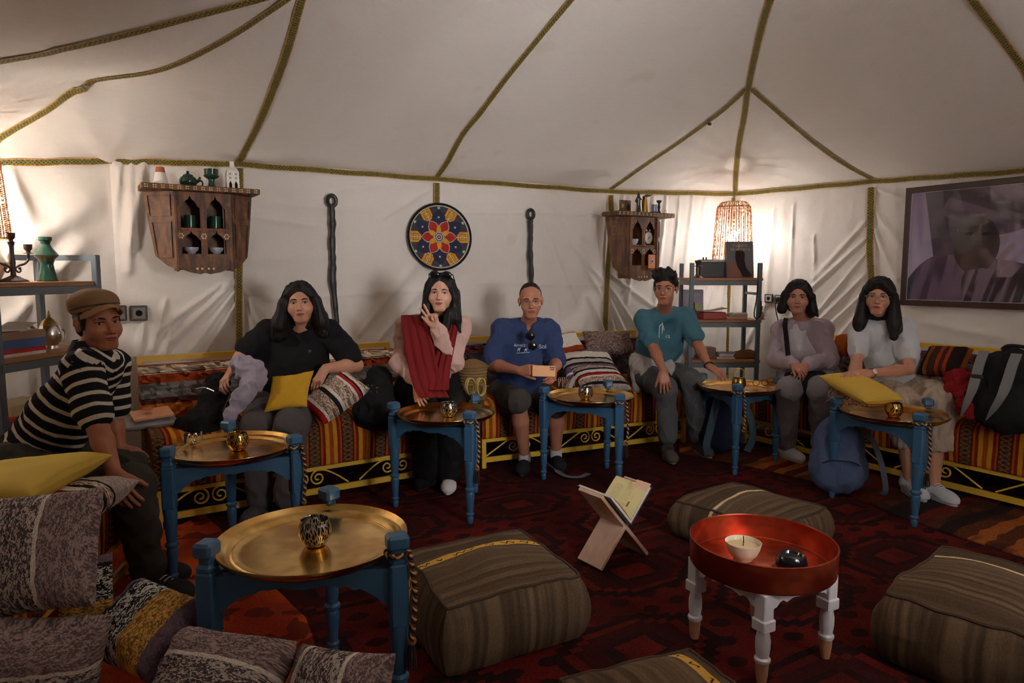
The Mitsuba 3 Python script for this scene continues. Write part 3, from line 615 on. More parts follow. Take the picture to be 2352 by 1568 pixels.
def cord_tassel(p, h, label):
    """A two-coloured twisted cord tied round a leg's neck at p and hanging h down, ending in a knot and a tassel."""
    k = thing('tassel_cord', label, 'cord', 'twisted cords on the tray tables'); p = A(*p)
    z = np.linspace(0, 1, 64); drop = np.stack([.038 + .012 * np.sin(z * 3), -.02 + .006 * np.sin(z * 5), -z * h], 1)
    ring = np.stack([.031 * np.cos(np.linspace(.3, 6.6, 36)), .031 * np.sin(np.linspace(.3, 6.6, 36)), 0 * np.linspace(0, 1, 36)], 1)
    c = np.vstack([ring, drop]); s = np.concatenate([[0], np.cumsum(np.linalg.norm(np.diff(c, axis=0), axis=1))])
    c = np.stack([np.interp(np.linspace(0, s[-1], 150), s, c[:, i]) for i in range(3)], 1); s = np.linspace(0, s[-1], 150)
    for j, col in enumerate((srgb(30, 24, 26), srgb(196, 160, 104), srgb(90, 40, 30))):
        a = s / .012 * 2 * PI / 2.2 + j * 2 * PI / 3
        part(k, 'strand', tube(p + c + .0042 * np.stack([np.cos(a), np.sin(a) * .8, np.sin(a) * .6], 1), .0042, 5), 'matte', col)
    e = p + A(.04, -.02, -h)
    part(k, 'knot', ball(e, A(.013, .013, .014), 2), 'matte', srgb(120, 80, 40))
    rng = np.random.default_rng(3); st = []
    for j in range(22):
        a = rng.random() * 2 * PI; r = .004 + .006 * rng.random()
        st.append(tube([e + A(r * math.cos(a), r * math.sin(a), -.008), e + A(1.7 * r * math.cos(a), 1.7 * r * math.sin(a), -.04), e + A(2 * r * math.cos(a), 2 * r * math.sin(a), -.075 - .01 * rng.random())], .0018, 4))
    part(k, 'tassel', cat(st), 'matte', srgb(50, 36, 30))
TRAYS = []
def tray_table(x, y, rot, label, where, cordleg, holder, hlabel, hoff=(0, 0), blue=BLUE):
    k = thing('tray_table', 'blue painted three-legged table ' + label, 'table', 'blue tray tables'); R = .295
    pos = [A(x + R * math.cos(math.radians(rot + a)), y + R * math.sin(math.radians(rot + a)), 0) for a in (0, 120, 240)]
    for i, p in enumerate(pos):
        a = math.radians(rot + 120 * i + 45)
        leg = part(k, 'leg', mv(lathe(LEG, 20), rotz(a, p)), 'satin', blue); h = part(leg, 'head', mv(cat(cap_block()), rotz(a, p)), 'satin', blue)
        q = pos[(i + 1) % 3]; d = q - p; L = np.linalg.norm(d); m = prism(apron_poly(L), .022)
        m.apply_translation((0, 0, -.011)); F = np.eye(4); u = d / L; F[:3, 0] = u; F[:3, 1] = (0, 0, 1); F[:3, 2] = np.cross(u, (0, 0, 1)); F[:3, 3] = p + A(0, 0, .405)
        part(k, 'apron', mv(m, F), 'satin', blue)
    prof = [(0, .5225), (.20, .5225), (.222, .5235), (.226, .527), (.232, .525), (.240, .530), (.250, .537), (.256, .5365), (.262, .541), (.270, .549), (.2755, .554), (.2765, .551), (.270, .540), (.262, .532), (.25, .528), (.236, .517), (.2, .5165), (0, .5165)]
    t = solo('brass_tray', lathe(prof, 96).apply_translation((x, y, 0)), 'brass', None, 'round brass tray ' + where, 'tray', 'brass trays on the blue tables', smooth=50)
    cordpos = pos[cordleg] + A(0, 0, .552); cord_tassel(cordpos, .25, 'twisted cord on the blue table ' + where)
    hp = [(.0, .008), (.024, .0), (.030, .004), (.040, .018), (.0475, .034), (.0485, .046), (.046, .060), (.042, .072), (.0405, .079), (.0415, .081), (.0395, .080), (.0385, .076), (.040, .07), (.043, .058), (.0445, .046), (.042, .03), (.03, .012), (0, .010)]
    g, uv = lathe_uv(hp); g.apply_translation((x + hoff[0], y + hoff[1], .5228)); solo('candle_holder', g, 'pierced_silver' if holder == 's' else 'pierced_gold', None, hlabel, 'candle holder', 'pierced cups on the brass trays', uv=uv)
TT = [(-1.27, 3.03, -5, 'between the striped man and the woman in black', 'between the striped man and the woman in black', 0, 'g', 'pierced gold candle cup on the tray beside the napkin ring', (.02, .02)),
      (-.59, 1.96, 96, 'nearest to the camera, with the biggest tray', 'nearest to the camera', 2, 's', 'pierced silver candle cup on the nearest and biggest tray', (.005, .0)),
      (-.37, 3.78, 60, 'in front of the woman with the red scarf', 'in front of the woman with the red scarf', 2, 's', 'pierced silver candle cup before the woman with the red scarf', (.015, .0)),
      (.50, 4.30, 60, 'between the man in the blue shirt and the man in teal', 'between the man in blue and the man in teal', 2, 's', 'pierced silver candle cup before the man in the blue shirt', (-.03, .0)),
      (2.14, 3.77, 25, 'in front of the woman in the white shirt', 'in front of the woman in white', 2, 'g', 'pierced gold candle cup before the woman in the white shirt', (.0, .0)),
      (1.57, 4.67, 10, 'in front of the right-hand shelf, beside the man in teal', 'in front of the right-hand shelf', 2, 'g', 'dull gold candle cup on the tray with a pair of glasses', (.0, .0))]
for a in TT: tray_table(*a)

# ---------------------------------------------------------------- poufs
def pouf_fn(p, n, uv):
    g = uv.x > 50; u = dr.select(g, uv.x - 100, uv.x); v = uv.y
    st = fbm(u * 60, v * 1.5, 1, 3); s2 = noise(u * 34, v * .8, 9)
    c = mix(col3(66, 53, 42), col3(98, 81, 64), smoothstep(.3, .72, st * .65 + s2 * .35)) * (.78 + .4 * noise(u * 520, v * 260, 3))
    band = dr.abs(u - .045); z = dr.abs(v / .030 - dr.floor(v / .030) - .5) * 2
    zig = dr.abs((u - .045) / .010 - (z - .5) * 2) < .45
    yel = dr.select(zig & (dr.abs(u - .045) < .012) & (noise(v * 60, 1, 1) > .3), col3(60, 40, 28), col3(196, 150, 66))
    cr = dr.select((dr.abs(u - .045) < .009), col3(200, 176, 136), c)
    return dr.select(g, cr, dr.select(band < .02, yel, c))
pb('pouf_wool', mikit.proc(pouf_fn), .95, specular=.1)
def pouf(F, R, B, h, label, seed, across='FR', uoff=0.0):
    """A square pouf with top corners F (front), R (right) and B (back); stripes run along the other edge of 'across'."""
    F, R, B = A(*F), A(*R), A(*B); L = F + B - R
    ex, ey = R - F, L - F; w, d = np.linalg.norm(ex), np.linalg.norm(ey)
    n = 30; t = np.linspace(-1, 1, n); t = np.sign(t) * (1 - (1 - abs(t)) ** 1.4); ms, uvs = [], []
    for ax in range(3):
        for s in (-1, 1):
            if ax == 2 and s < 0: continue
            U, V = np.meshgrid(t, t, indexing='ij'); c = [None] * 3; c[ax] = np.full_like(U, s); c[(ax + 1) % 3] = U; c[(ax + 2) % 3] = V * s
            C = np.stack(c, -1); pn = (abs(C) ** 9).sum(-1) ** (1 / 9); Q = C / pn[..., None]
            Q = .4 * Q + .6 * C; x, y, z = Q[..., 0], Q[..., 1], Q[..., 2]
            bul = .035 * np.clip(1 - z ** 2, 0, 1); X = x * (w / 2 + bul * .9); Y = y * (d / 2 + bul * .9)
            Z = h / 2 + z * h / 2 + np.clip(z, 0, 1) * .045 * (1 - x ** 2) * (1 - y ** 2)
            P = np.stack([X, Y, Z], -1); P = P + (nfbm(np.stack([X * 7, Y * 7, Z * 7 + seed], -1), 3, seed)[..., None] - .5) * np.stack([.03 * (abs(z) < .98), .03 * (abs(z) < .98), .028 * (z > 0)], -1) * A(1, 1, 1)
            P[..., 2] = np.maximum(P[..., 2], .001)
            ms.append(grid(P))
            if ax == 2: uv = np.stack([Y if across != 'FR' else X, X if across != 'FR' else Y], -1)
            else:
                hor = Y if ax == 0 else X; uv = np.stack([hor + (.0 if (ax == 0) == (across != 'FR') else .31 * s), Z], -1)
            uvs.append(uv.reshape(-1, 2) + A(uoff, 0))
    m = cat(ms); Mx = frame((F + B) / 2 * A(1, 1, 0), ex * A(1, 1, 0), (0, 0, 1)); m.apply_transform(Mx)
    k = thing('pouf', label, 'pouf', 'square woollen poufs on the carpet'); part(k, 'cover', m, 'pouf_wool', uv=np.vstack(uvs))
    V = m.vertices[4 * n * n:5 * n * n].reshape(n, n, 3); ring = np.vstack([V[0], V[1:, -1], V[-1, -2::-1], V[-2::-1, 0]]); part(k, 'piping', tube(ring + A(0, 0, .001), .006, 6), 'matte', srgb(62, 48, 38)); return k
pouf(on(1030, 1392, .25), on(1342, 1318, .25), on(1190, 1216, .25), .25, 'square brown wool pouf with a yellow woven band, beside the nearest tray table', 1, across='RB', uoff=-.02)
pouf(on(1770, 1222, .19), on(1900, 1168, .19), on(1684, 1104, .19), .19, 'flat brown wool pouf with a cream stripe, behind the copper tray', 2, across='RB', uoff=100)
pouf(on(2390, 1490, .25), on(2490, 1350, .25), on(2175, 1248, .25), .25, 'large dark wool pouf with a cream band cut by the right edge', 3, across='FR', uoff=100 -.12)
pouf(on(1420, 1720, .26), on(1760, 1620, .26), on(1575, 1490, .26), .26, 'grey-brown wool pouf with a yellow band cut by the bottom edge', 4, across='FR', uoff=-.1)

# ---------------------------------------------------------------- low white stool with the copper tray
def copper_fn(p, n, uv):
    k = fbm(p.x * 9, p.y * 9, p.z * 9, 3); j = fbm(p.x * 30, p.y * 30, p.z * 30, 2)
    return mix(mix(col3(196, 92, 58), col3(138, 46, 32), smoothstep(.3, .7, k)), col3(90, 36, 30), smoothstep(.55, .8, j) * .25)
pb('copper', mikit.proc(copper_fn), .34, .85)
WHITE = srgb(226, 222, 224)
def stool():
    k = thing('low_stool', 'low white wooden stool with turned legs under the copper tray', 'stool'); c = on(1748, 1300, .30); c = A(c[0], c[1], 0); global STOOL; STOOL = c
    w = .155; ang = math.radians(-62); prof = [(0, 0), (.015, 0), (.018, .02), (.022, .07), (.026, .076), (.026, .084), (.02, .09), (.024, .12), (.024, .15), (.019, .175), (.019, .19), (0, .19)]
    cs, sn = math.cos(ang), math.sin(ang); pos = [c + A(cs * a - sn * b, sn * a + cs * b, 0) for a, b in ((w, w), (-w, w), (-w, -w), (w, -w))]
    for i, p in enumerate(pos):
        lg = part(k, 'leg', mv(cat([lathe(prof[3:-1] + [(0, .19)], 20), bbox(0, 0, .20, .055, .055, .04, .004), bbox(0, 0, .225, .044, .044, .05, .003), bbox(0, 0, .27, .044, .044, .07, .003)]), rotz(ang, p)), 'satin', WHITE)
        part(lg, 'foot', mv(lathe(prof[:3] + [(.022, .070), (0, .070)], 20), rotz(ang, p)), 'satin', srgb(178, 128, 92), label='bare wooden foot without paint')
        q = pos[(i + 1) % 4]; d = q - p; L = np.linalg.norm(d); x = np.linspace(0, 1, 21); e = 1 - abs(2 * x - 1)
        low = np.interp(e, [0, .18, .19, .34, .35, .58, .60, .85, 1], [0, 0, .014, .018, .03, .036, .024, .034, .030])
        m = prism(Polygon([(a * L, b) for a, b in zip(x, low)] + [(L, .075), (0, .075)]), .02); m.apply_translation((0, 0, -.01))
        F = np.eye(4); F[:3, 0] = d / L; F[:3, 1] = (0, 0, 1); F[:3, 2] = np.cross(d / L, (0, 0, 1)); F[:3, 3] = p + A(0, 0, .232); part(k, 'apron', mv(m, F), 'satin', WHITE)
    part(k, 'seat', mv(bbox(0, 0, .30, w * 2.2, w * 2.2, .012, .003), rotz(ang, c)), 'satin', WHITE)
    R = .243; pr = [(0, .3125), (R - .012, .3125), (R - .005, .318), (R - .004, .398), (R - .001, .403), (R + .004, .401), (R + .003, .394), (R + .001, .315), (R - .004, .3075), (0, .3075)]
    solo('copper_tray', lathe(pr, 96).apply_translation(c), 'copper', None, 'deep round copper tray on the low white stool', 'tray', smooth=40)
stool()
def candle_bowl():
    b = STOOL + A(-.055, .03, .3135); k = thing('candle_bowl', 'cream bowl candle with a wick in the copper tray', 'bowl')
    part(k, 'bowl', lathe([(0, 0), (.032, 0), (.034, .006), (.048, .02), (.058, .042), (.063, .064), (.0615, .065), (.057, .047), (.047, .03), (0, .03)], 40).apply_translation(b), 'gloss', srgb(214, 204, 174))
    part(k, 'wax', lathe([(0, .038), (.052, .038), (.053, .050), (0, .050)], 36).apply_translation(b), 'satin', srgb(206, 174, 126)); part(k, 'wick', tube([b + A(0, 0, .045), b + A(.001, 0, .07), b + A(0, .001, .085)], .0016, 6), 'matte', srgb(30, 24, 20))
    p = STOOL + A(.07, -.085, .3135)
    solo('dark_bowl', lathe([(0, 0), (.03, 0), (.036, .006), (.049, .024), (.052, .04), (.047, .058), (.04, .068), (.034, .066), (.030, .058), (.02, .054), (0, .053)], 40).apply_translation(p), 'gloss', srgb(16, 18, 24), 'glossy black round dish in the copper tray, nearest to the camera', 'bowl')
    solo('saucer', lathe([(0, 0), (.045, 0), (.062, .012), (.0625, .014), (.045, .004), (0, .004)], 40).apply_translation(p + A(0, 0, -.001)), 'gloss', srgb(150, 60, 50), 'reddish saucer under the glossy black dish in the copper tray', 'saucer')
candle_bowl()

# ---------------------------------------------------------------- folding book stand with an open book
def woodpale_fn(p, n, uv):
    g = fbm(uv.x * 5, uv.y * 60, 2, 3); return mix(col3(206, 172, 150), col3(176, 138, 112), g) * mi.Color3f(1, 1, 1)
def pale_fn(p, n, uv):
    g = fbm(p.z * 6 + p.x * 3, p.y * 30, p.x * 30, 3); st = smoothstep(.66, .74, fbm(p.x * 7, p.y * 7, p.z * 7, 3))
    return mix(mix(col3(214, 178, 156), col3(188, 148, 124), g), col3(170, 120, 60), st * .6)
pb('pale_wood', mikit.proc(pale_fn), .55)
def page_fn(p, n, uv):
    x, y = uv.x, uv.y; row = y / .0052 - dr.floor(y / .0052)
    ink = (row > .35) & (row < .75) & (cell_rand(dr.floor(x / .0019), dr.floor(y / .0052)) < .72)
    blockr = ((x > .012) & (x < .055) | (x > .062) & (x < .105)) & (y > .03) & (y < .14) & ~((y > .085) & (y < .093))
    head = (y > .150) & (y < .162) & (x > .02) & (x < .07) & (cell_rand(dr.floor(x / .004), 1) < .7) & (row > .2)
    c = mix(col3(222, 208, 152), col3(196, 164, 96), smoothstep(.5, .75, fbm(x * 14, y * 14, 1, 3)))
    return dr.select(head, col3(90, 60, 40), dr.select(ink & blockr, c * .62, c))
pb('page', mikit.proc(page_fn), .8)
def book_stand():
    a0, a1, b1 = on(1330, 1288, 0), on(1381, 1314, 0), on(1536, 1264, 0)
    w = unit((a1 - a0) * A(1, 1, 0)); W = .155; u = A(-w[1], w[0], 0)
    u = u if u @ (b1 - a1) > 0 else -u; span = float((b1 - a1) @ u); span = .30; H = .345; T = .018
    o = a1 - w * W; M = np.eye(4); M[:3, 0], M[:3, 1], M[:3, 2], M[:3, 3] = u, -w if False else np.cross((0, 0, 1), u), (0, 0, 1), a1
    s = 1 if np.cross((0, 0, 1), u) @ w > 0 else -1
    def brd(p, q, y0, y1): return bar((p[0], s * (y0 + y1) / 2, p[1]), (q[0], s * (y0 + y1) / 2, q[1]), abs(y1 - y0), T, up=(0, 0, 1), b=.002)
    k = thing('book_stand', 'crossed wooden book stand holding the open book on the red carpet', 'book stand')
    P0, P1, Q0, Q1 = A(0, .008), A(span, H), A(span, .008), A(0, H); mid = (P0 + P1) / 2
    part(k, 'board', mv(cat([brd(P0, mid + (P1 - P0) * .04, -W, 0), brd(mid, P1, -W, 0)]), M), 'pale_wood'); part(k, 'board', mv(cat([brd(Q0, mid + (Q1 - Q0) * .04, -W, 0), brd(mid, Q1, -W, 0)]), M), 'pale_wood')
    b = thing('open_book', 'open book with yellowed pages on the crossed wooden stand', 'book'); d1, d2 = unit(P1 - P0), unit(Q1 - Q0); n1, n2 = A(-d1[1], d1[0]), A(d2[1], -d2[0])
    y0, y1 = -W - .03, .03
    def slab(base, d, n, t0, t1, L0, L1, ya, yb):
        c = [base + d * L0 + n * t0, base + d * L1 + n * t0, base + d * L1 + n * t1, base + d * L0 + n * t1]
        v = [(p[0], s * y, p[1]) for y in (ya, yb) for p in c]; return trimesh.convex.convex_hull(np.array(v))
    for d, n in ((d1, n1), (d2, n2)):
        part(b, 'cover', mv(slab(mid, d, n, .011, .014, .012, .215, y0 - .004, y1 + .004), M), 'satin', srgb(44, 50, 84), label='dark blue cover board')
        part(b, 'page_block', mv(slab(mid, d, n, .0145, .026, .014, .208, y0, y1), M), 'matte', srgb(206, 196, 176))
    for d, n, fl in ((d1, n1, 0), (d2, n2, 1)):
        L = np.linspace(.016, .207, 14); yy = np.linspace(y0, y1, 10); G = np.zeros((14, 10, 3)); UV = np.zeros((14, 10, 2))
        for i, l in enumerate(L):
            p = mid + d * l + n * (.0268 + .004 * math.sin((l - .016) / .19 * PI) + .0)
            for j, y in enumerate(yy): G[i, j] = (p[0], s * y, p[1]); UV[i, j] = (l * .6 , y - y0)
        g = grid(G); g.apply_transform(M); part(b, 'page', g, 'page', uv=UV.reshape(-1, 2))
    # a loose folded leaf standing out of the right-hand page
    part(b, 'flap', mv(slab(mid, d1, n1, .0275, .0285, .10, .222, y1 - .085, y1 + .002), M), 'matte', srgb(226, 190, 160), label='loose pinkish leaf')
book_stand()

# ---------------------------------------------------------------- steel and wood shelf units
STEEL = srgb(84, 94, 102)
def wood_fn(p, n, uv):
    g = fbm(p.x * 4, p.y * 4, p.z * 60, 3); return mix(col3(176, 124, 80), col3(120, 78, 48), g)
pb('board_wood', mikit.proc(wood_fn), .5)
def shelf_unit(F1, F2, depth, zs, ztop, label):
    """Two front posts F1 and F2 on the floor, the rear ones depth behind; boards at heights zs."""
    F1, F2 = A(F1[0], F1[1], 0), A(F2[0], F2[1], 0); e = unit(F2 - F1); n = A(-e[1], e[0], 0); L = np.linalg.norm(F2 - F1)
    k = thing('shelf_unit', label, 'shelf'); M = frame(F1, e, (0, 0, 1)); t = .032
    for x, y in ((0, 0), (L, 0), (0, depth), (L, depth)):
        part(k, 'post', mv(bbox(x, y, ztop / 2, t, t, ztop, .003), M), 'satin', STEEL)
    for z in zs:
        part(k, 'board', mv(bbox(L / 2, depth / 2, z - .012, L + .06, depth - .0, .022, .002), M), 'board_wood')
        part(k, 'rail', mv(cat([bbox(L / 2, -.004, z - .042, L, .03, .036), bbox(L / 2, depth + .004, z - .042, L, .03, .036), bbox(0, depth / 2, z - .042, .03, depth, .036), bbox(L, depth / 2, z - .042, .03, depth, .036)]), M), 'satin', STEEL)
    part(k, 'top_bar', mv(cat([bar((0, depth, ztop - .015), (L, depth, ztop - .015), .028), bar((L, 0, ztop - .015), (L, depth, ztop - .015), .028)]) if label.startswith('grey steel shelf unit at left') else bar((L, 0, ztop - .25), (L, depth, ztop - .25), .02), M), 'satin', STEEL)
    return k, M, L
ZS = (.27, .615, .945, 1.285)
SR = shelf_unit((1.455, 5.55), (2.005, 5.55), .34, ZS, 1.405, 'dark steel shelf unit with wooden boards in the corner under the pendant lamp')
SL = shelf_unit((-2.26, 2.98), (-2.17, 3.58), .34, ZS, 1.42, 'grey steel shelf unit at left behind the man in the striped shirt')
# ---------------------------------------------------------------- people
class Head:
    """A head's own frame: l to the person's left, f forward, u up; origin between the ears at eye level."""
    def __init__(s, c, turn=0.0, pitch=0.0, roll=0.0, size=.23, yaw=None):
        s.c = A(*c); y0 = math.atan2(-s.c[0], s.c[1]); y = y0 + math.radians(turn) if yaw is None else math.radians(yaw); p, r = math.radians(pitch), math.radians(roll)
        f = A(math.sin(y) * math.cos(p), -math.cos(y) * math.cos(p), math.sin(p)); l = unit(np.cross((0, 0, 1), f)); u = np.cross(f, l)
        s.l, s.u, s.f = l * math.cos(r) + u * math.sin(r), u * math.cos(r) - l * math.sin(r), f
        s.k = size / .23; s.R = np.stack([s.l, s.f, s.u], 1)
    def p(s, l, f, u): return s.c + s.k * (s.l * l + s.f * f + s.u * u)
    def loc(s, P): return ((P - s.c) @ s.R) / s.k
    def ell(s, c, r, k=None): return ell(s.p(*c), A(*r) * s.k, s.R, k)
    def cap(s, a, b, ra, rb=None, k=None): return cap(s.p(*a), s.p(*b), ra * s.k, None if rb is None else rb * s.k, k)
    def dir(s, l, f, u): return unit(s.l * l + s.f * f + s.u * u)
def head_prims(H, jaw=.058, cheek=.03, chin=.02, ears=True, nose=1.0):
    q = [H.ell((0, -.012, .035), (.072, .092, .080), .02), H.ell((0, .018, -.035), (jaw, .068, .078), .03), H.cap((-.016, .062, -.094), (.016, .062, -.094), chin, None, .025)]
    for s in (-1, 1):
        q += [H.ell((s * .036, .046, -.034), (cheek, .03, .032), .02), H.cap((s * .016, .076, .021), (s * .044, .066, .020), .009, .008, .014), H.ell((s * .013, .083, -.037), (.0085, .010, .008), .006)]
        if ears: q.append(H.ell((s * .075, -.008, -.006), (.009, .020, .032), .006))
        if ears: q.append(H.cap((s * .081, -.018, .014), (s * .082, -.022, -.01), .006, .006, .006))
    q += [H.cap((0, .076, .012), (0, .092 + .004 * nose, -.026), .0075, .0095, .010), H.ell((0, .094 + .004 * nose, -.033), (.0115 * nose, .011, .0105), .007)]
    q += [H.ell((0, .076, -.064), (.026, .014, .020), .014), H.ell((0, .086, -.0585), (.019, .008, .0055), .004), H.ell((0, .084, -.069), (.017, .008, .0065), .004)]
    return q
def head_subs(H):
    return [H.ell((s * .031, .092, .001), (.017, .016, .009), .012) for s in (-1, 1)] + [H.cap((-.016, .098, -.0635), (.016, .098, -.0635), .0055, None, .004)]
def hand_prims(w, d, n, side, s=1.0, curl=.35, spread=.05, thumb=.5, tcurl=.2):
    """A hand from the wrist w: d along the fingers, n out of its back, side +1 / -1 puts the thumb on that side of d x n. curl: one angle or four (index to little)."""
    d = unit(d); n = unit(A(*n) - d * np.dot(n, d)); t = np.cross(d, n) * side; w = A(*w); curl = np.broadcast_to(curl, 4); q = []
    offs, lens, rad = (.029, .010, -.010, -.028), (.071, .079, .074, .058), (.0088, .0090, .0086, .0076)
    for i in range(4):
        b = w + s * (d * .012 + t * offs[i] * .55); kn = w + s * (d * (.088 - .004 * abs(i - 1)) + t * offs[i])
        q.append(cap(b, kn, .0155 * s, .0125 * s, .010))
        fd = unit(d + t * (1.5 - i) * spread); p = kn; a = 0
        for j, (fr, ca) in enumerate(((.45, 1.0), (.31, 1.15), (.24, .8))):
            a += curl[i] * ca; dd = fd * math.cos(a) - n * math.sin(a); e = p + dd * lens[i] * fr * s
            r0 = rad[i] * (1 - .08 * j) * s; q.append(cap(p, e, r0, r0 * .92, .004)); p = e
    b = w + s * (d * .022 + t * .020); td = unit(d * (1 - .6 * thumb) + t * thumb - n * .25); e = b + td * .042 * s
    q.append(cap(b, e, .0165 * s, .0115 * s, .008))
    td2 = unit(td + d * tcurl - n * tcurl * .8); e2 = e + td2 * .032 * s; td3 = unit(td2 + d * tcurl - n * tcurl); e3 = e2 + td3 * .026 * s
    q += [cap(e, e2, .0112 * s, .0098 * s, .004), cap(e2, e3, .0098 * s, .0082 * s, .004)]
    return q
SKIN_A, SKIN_B, SKIN_C = srgb(196, 140, 112), srgb(206, 156, 130), srgb(150, 94, 66)
def seated_prims(J, fat=1.0, arm=.043):
    """Trunk, limbs and neck from the joints J: hl hr kl kr al ar sl sr el er wl wr neck (l = the person's left)."""
    P = {k: A(*v) for k, v in J.items()}; hip, sh = (P['hl'] + P['hr']) / 2, (P['sl'] + P['sr']) / 2; up = sh - hip
    q = [cap(P['hl'], P['hr'], .086 * fat, None, .05), cap(hip + up * .1, hip + up * .55, .104 * fat, .092 * fat, .05)]
    for s in ('l', 'r'):
        q += [cap(hip + up * .55 + (P['s' + s] - sh) * .45, sh - up * .14 + (P['s' + s] - sh) * .5, .072 * fat, .056, .04), cap(sh + (P['s' + s] - sh) * .3 + up * .0, P['s' + s], .048, .046, .03)]
    q.append(cap(sh - up * .02, P['neck'], .052, .050, .03)); q += [cap(P['neck'] - unit(up) * .050, lerp(P['neck'], P['s' + s], .8) - unit(up) * .026, .042, .040, .02) for s in ('l', 'r')]
    for s in ('l', 'r'):
        q += [cap(P['s' + s], P['e' + s], arm * 1.12, arm * .90, .03), cap(P['e' + s], P['e' + s] + (P['w' + s] - P['e' + s]) * .3, arm * .90, arm * .92, .012), cap(P['e' + s] + (P['w' + s] - P['e' + s]) * .3, P['w' + s], arm * .92, arm * .60, .02)]
        q += [cap(P['h' + s], P['k' + s], .083 * fat, .056, .04), cap(P['k' + s], P['k' + s] + (P['a' + s] - P['k' + s]) * .35, .055, .054, .02), cap(P['k' + s] + (P['a' + s] - P['k' + s]) * .35, P['a' + s], .054, .034, .02)]
    return P, q
def add_body(k, J, H, hands, skin, cell=.004, fat=1.0, arm=.043, **hk):
    P, q = seated_prims(J, fat, arm); nb = H.p(0, -.022, -.075)
    q.append(cap(P['neck'], nb, .050, .049, .03)); q += head_prims(H, **hk)
    for h in hands: q += h
    m = sdf_mesh(q, head_subs(H), cell, .03); body = part(k, 'body', m, 'skin', skin, smooth=True)
    L = H.loc(m.vertices)
    def surf(l, u):
        i = (abs(L[:, 0] - l) < .007) & (abs(L[:, 2] - u) < .007) & (L[:, 1] > 0); return L[i, 1].max() if i.any() else .07
    return P, body, surf
def add_face(k, H, surf, brow=srgb(30, 22, 20), lips=srgb(150, 74, 66), look=0.0, smile=.0, eye=1.0):
    for s in (-1, 1):
        f = surf(s * .031, 0.0); e = part(k, 'eye', H_ell(H, (s * .031, f - .0035, .000), (.0135, .0065, .0050 * eye)), 'gloss', srgb(168, 156, 148), smooth=True, label='eye')
        part(e, 'iris', H_ell(H, (s * .031 + look, f + .0012, .0004), (.0058, .0030, .0052 * eye)), 'gloss', srgb(20, 14, 12), smooth=True)
        pts = [H.p(s * (.031 + x), surf(s * (.031 + x), .0) - .0006 - .0012 * abs(x) / .015, .0052 * eye - .0022 * (x / .015) ** 2) for x in np.linspace(-.0155, .0165, 9)]
        part(k, 'eyelid', tube(pts, .0014 * H.k, 5), 'matte', srgb(34, 22, 20))
        pts = [H.p(s * x, surf(s * x, .019) + .0006, .0185 + .004 * math.sin((x - .014) / .034 * PI) - .001) for x in np.linspace(.014, .049, 8)]
        part(k, 'eyebrow', tube(pts, np.array([.0018, .0030, .0034, .0034, .0032, .0028, .0022, .0014]) * H.k, 5), 'matte', brow)
    up = [H.p(x, surf(x, -.0585) - .0006, -.0602 + .0016 * math.cos(x / .024 * PI) + smile * (x / .02) ** 2) for x in np.linspace(-.0235, .0235, 11)]
    lo = [H.p(x, surf(x, -.068) - .0002, -.0675 + .0015 * (x / .02) ** 2 + smile * (x / .02) ** 2) for x in np.linspace(-.0195, .0195, 11)]
    w = np.sin(np.linspace(.12, PI - .12, 11)); part(k, 'lips', cat([tube(up, .0036 * H.k * w + .0006, 6), tube(lo, .0046 * H.k * w + .0006, 6)]), 'skin', lips)
    for s in (-1, 1): part(k, 'nostril', H_ell(H, (s * .0065, surf(s * .0065, -.041) - .002, -.0425), (.0032, .003, .0016)), 'matte', srgb(60, 30, 26), smooth=True)
def H_ell(H, c, r):
    m = trimesh.creation.icosphere(subdivisions=2, radius=1.0); m.vertices = H.p(*c) + (m.vertices * A(*r) * H.k) @ H.R.T; return m
def strands(m, H, amp=.003, seed=0):
    L = H.loc(m.vertices); n = m.vertex_normals
    d = nfbm(np.stack([L[:, 0] * 120, L[:, 1] * 120, L[:, 2] * 7 + seed], 1), 2, seed) - .5 + .8 * (nnoise(np.stack([L[:, 0] * 34, L[:, 1] * 34, L[:, 2] * 4 + seed], 1)) - .5); m.vertices = m.vertices + n * (d * 2 * amp)[:, None]; return m
def add_hair(k, H, adds, subs, col=srgb(16, 13, 13), cell=.0035, amp=.0045, seed=1, kk=.022, label='black hair', loose=None):
    m = sdf_mesh(adds, subs, cell, kk, tol=.0005, post=lambda q: strands(q, H, amp, seed))
    if loose: m = cat([m, loose_strands(H, *loose, seed=seed)])
    return part(k, 'hair', m, 'hair', col, smooth=True, label=label)
def loose_strands(H, wl, wr, end, n=34, seed=0, col=None):
    """Thin locks that fall from the parting over both sides of the head."""
    rng = np.random.default_rng(seed); out = []
    for i in range(n):
        s = 1 if i % 2 else -1; w = wr if s < 0 else wl; f = rng.uniform(-.045, .040); e = end * rng.uniform(.78, 1.06); o = rng.uniform(-.006, .006)
        pts = [(s * (.018 + .03 * rng.random()), f * .8 + .01, .118 - .012 * abs(f) / .05), (s * (.078 + o), f + .012, .062), (s * (.094 + o), f, -.02), (s * (w * .86 + .012 + o), f * .8, e * .6), (s * (w + .012 + 2 * o), f * .7 + .006 * rng.normal(), e)]
        P = curve([H.p(*q) for q in pts], 5); out.append(tube(P, np.interp(np.linspace(0, 1, len(P)), [0, .2, .8, 1], [.0015, .0042, .0036, .0006]) * H.k, 5))
    return cat(out)
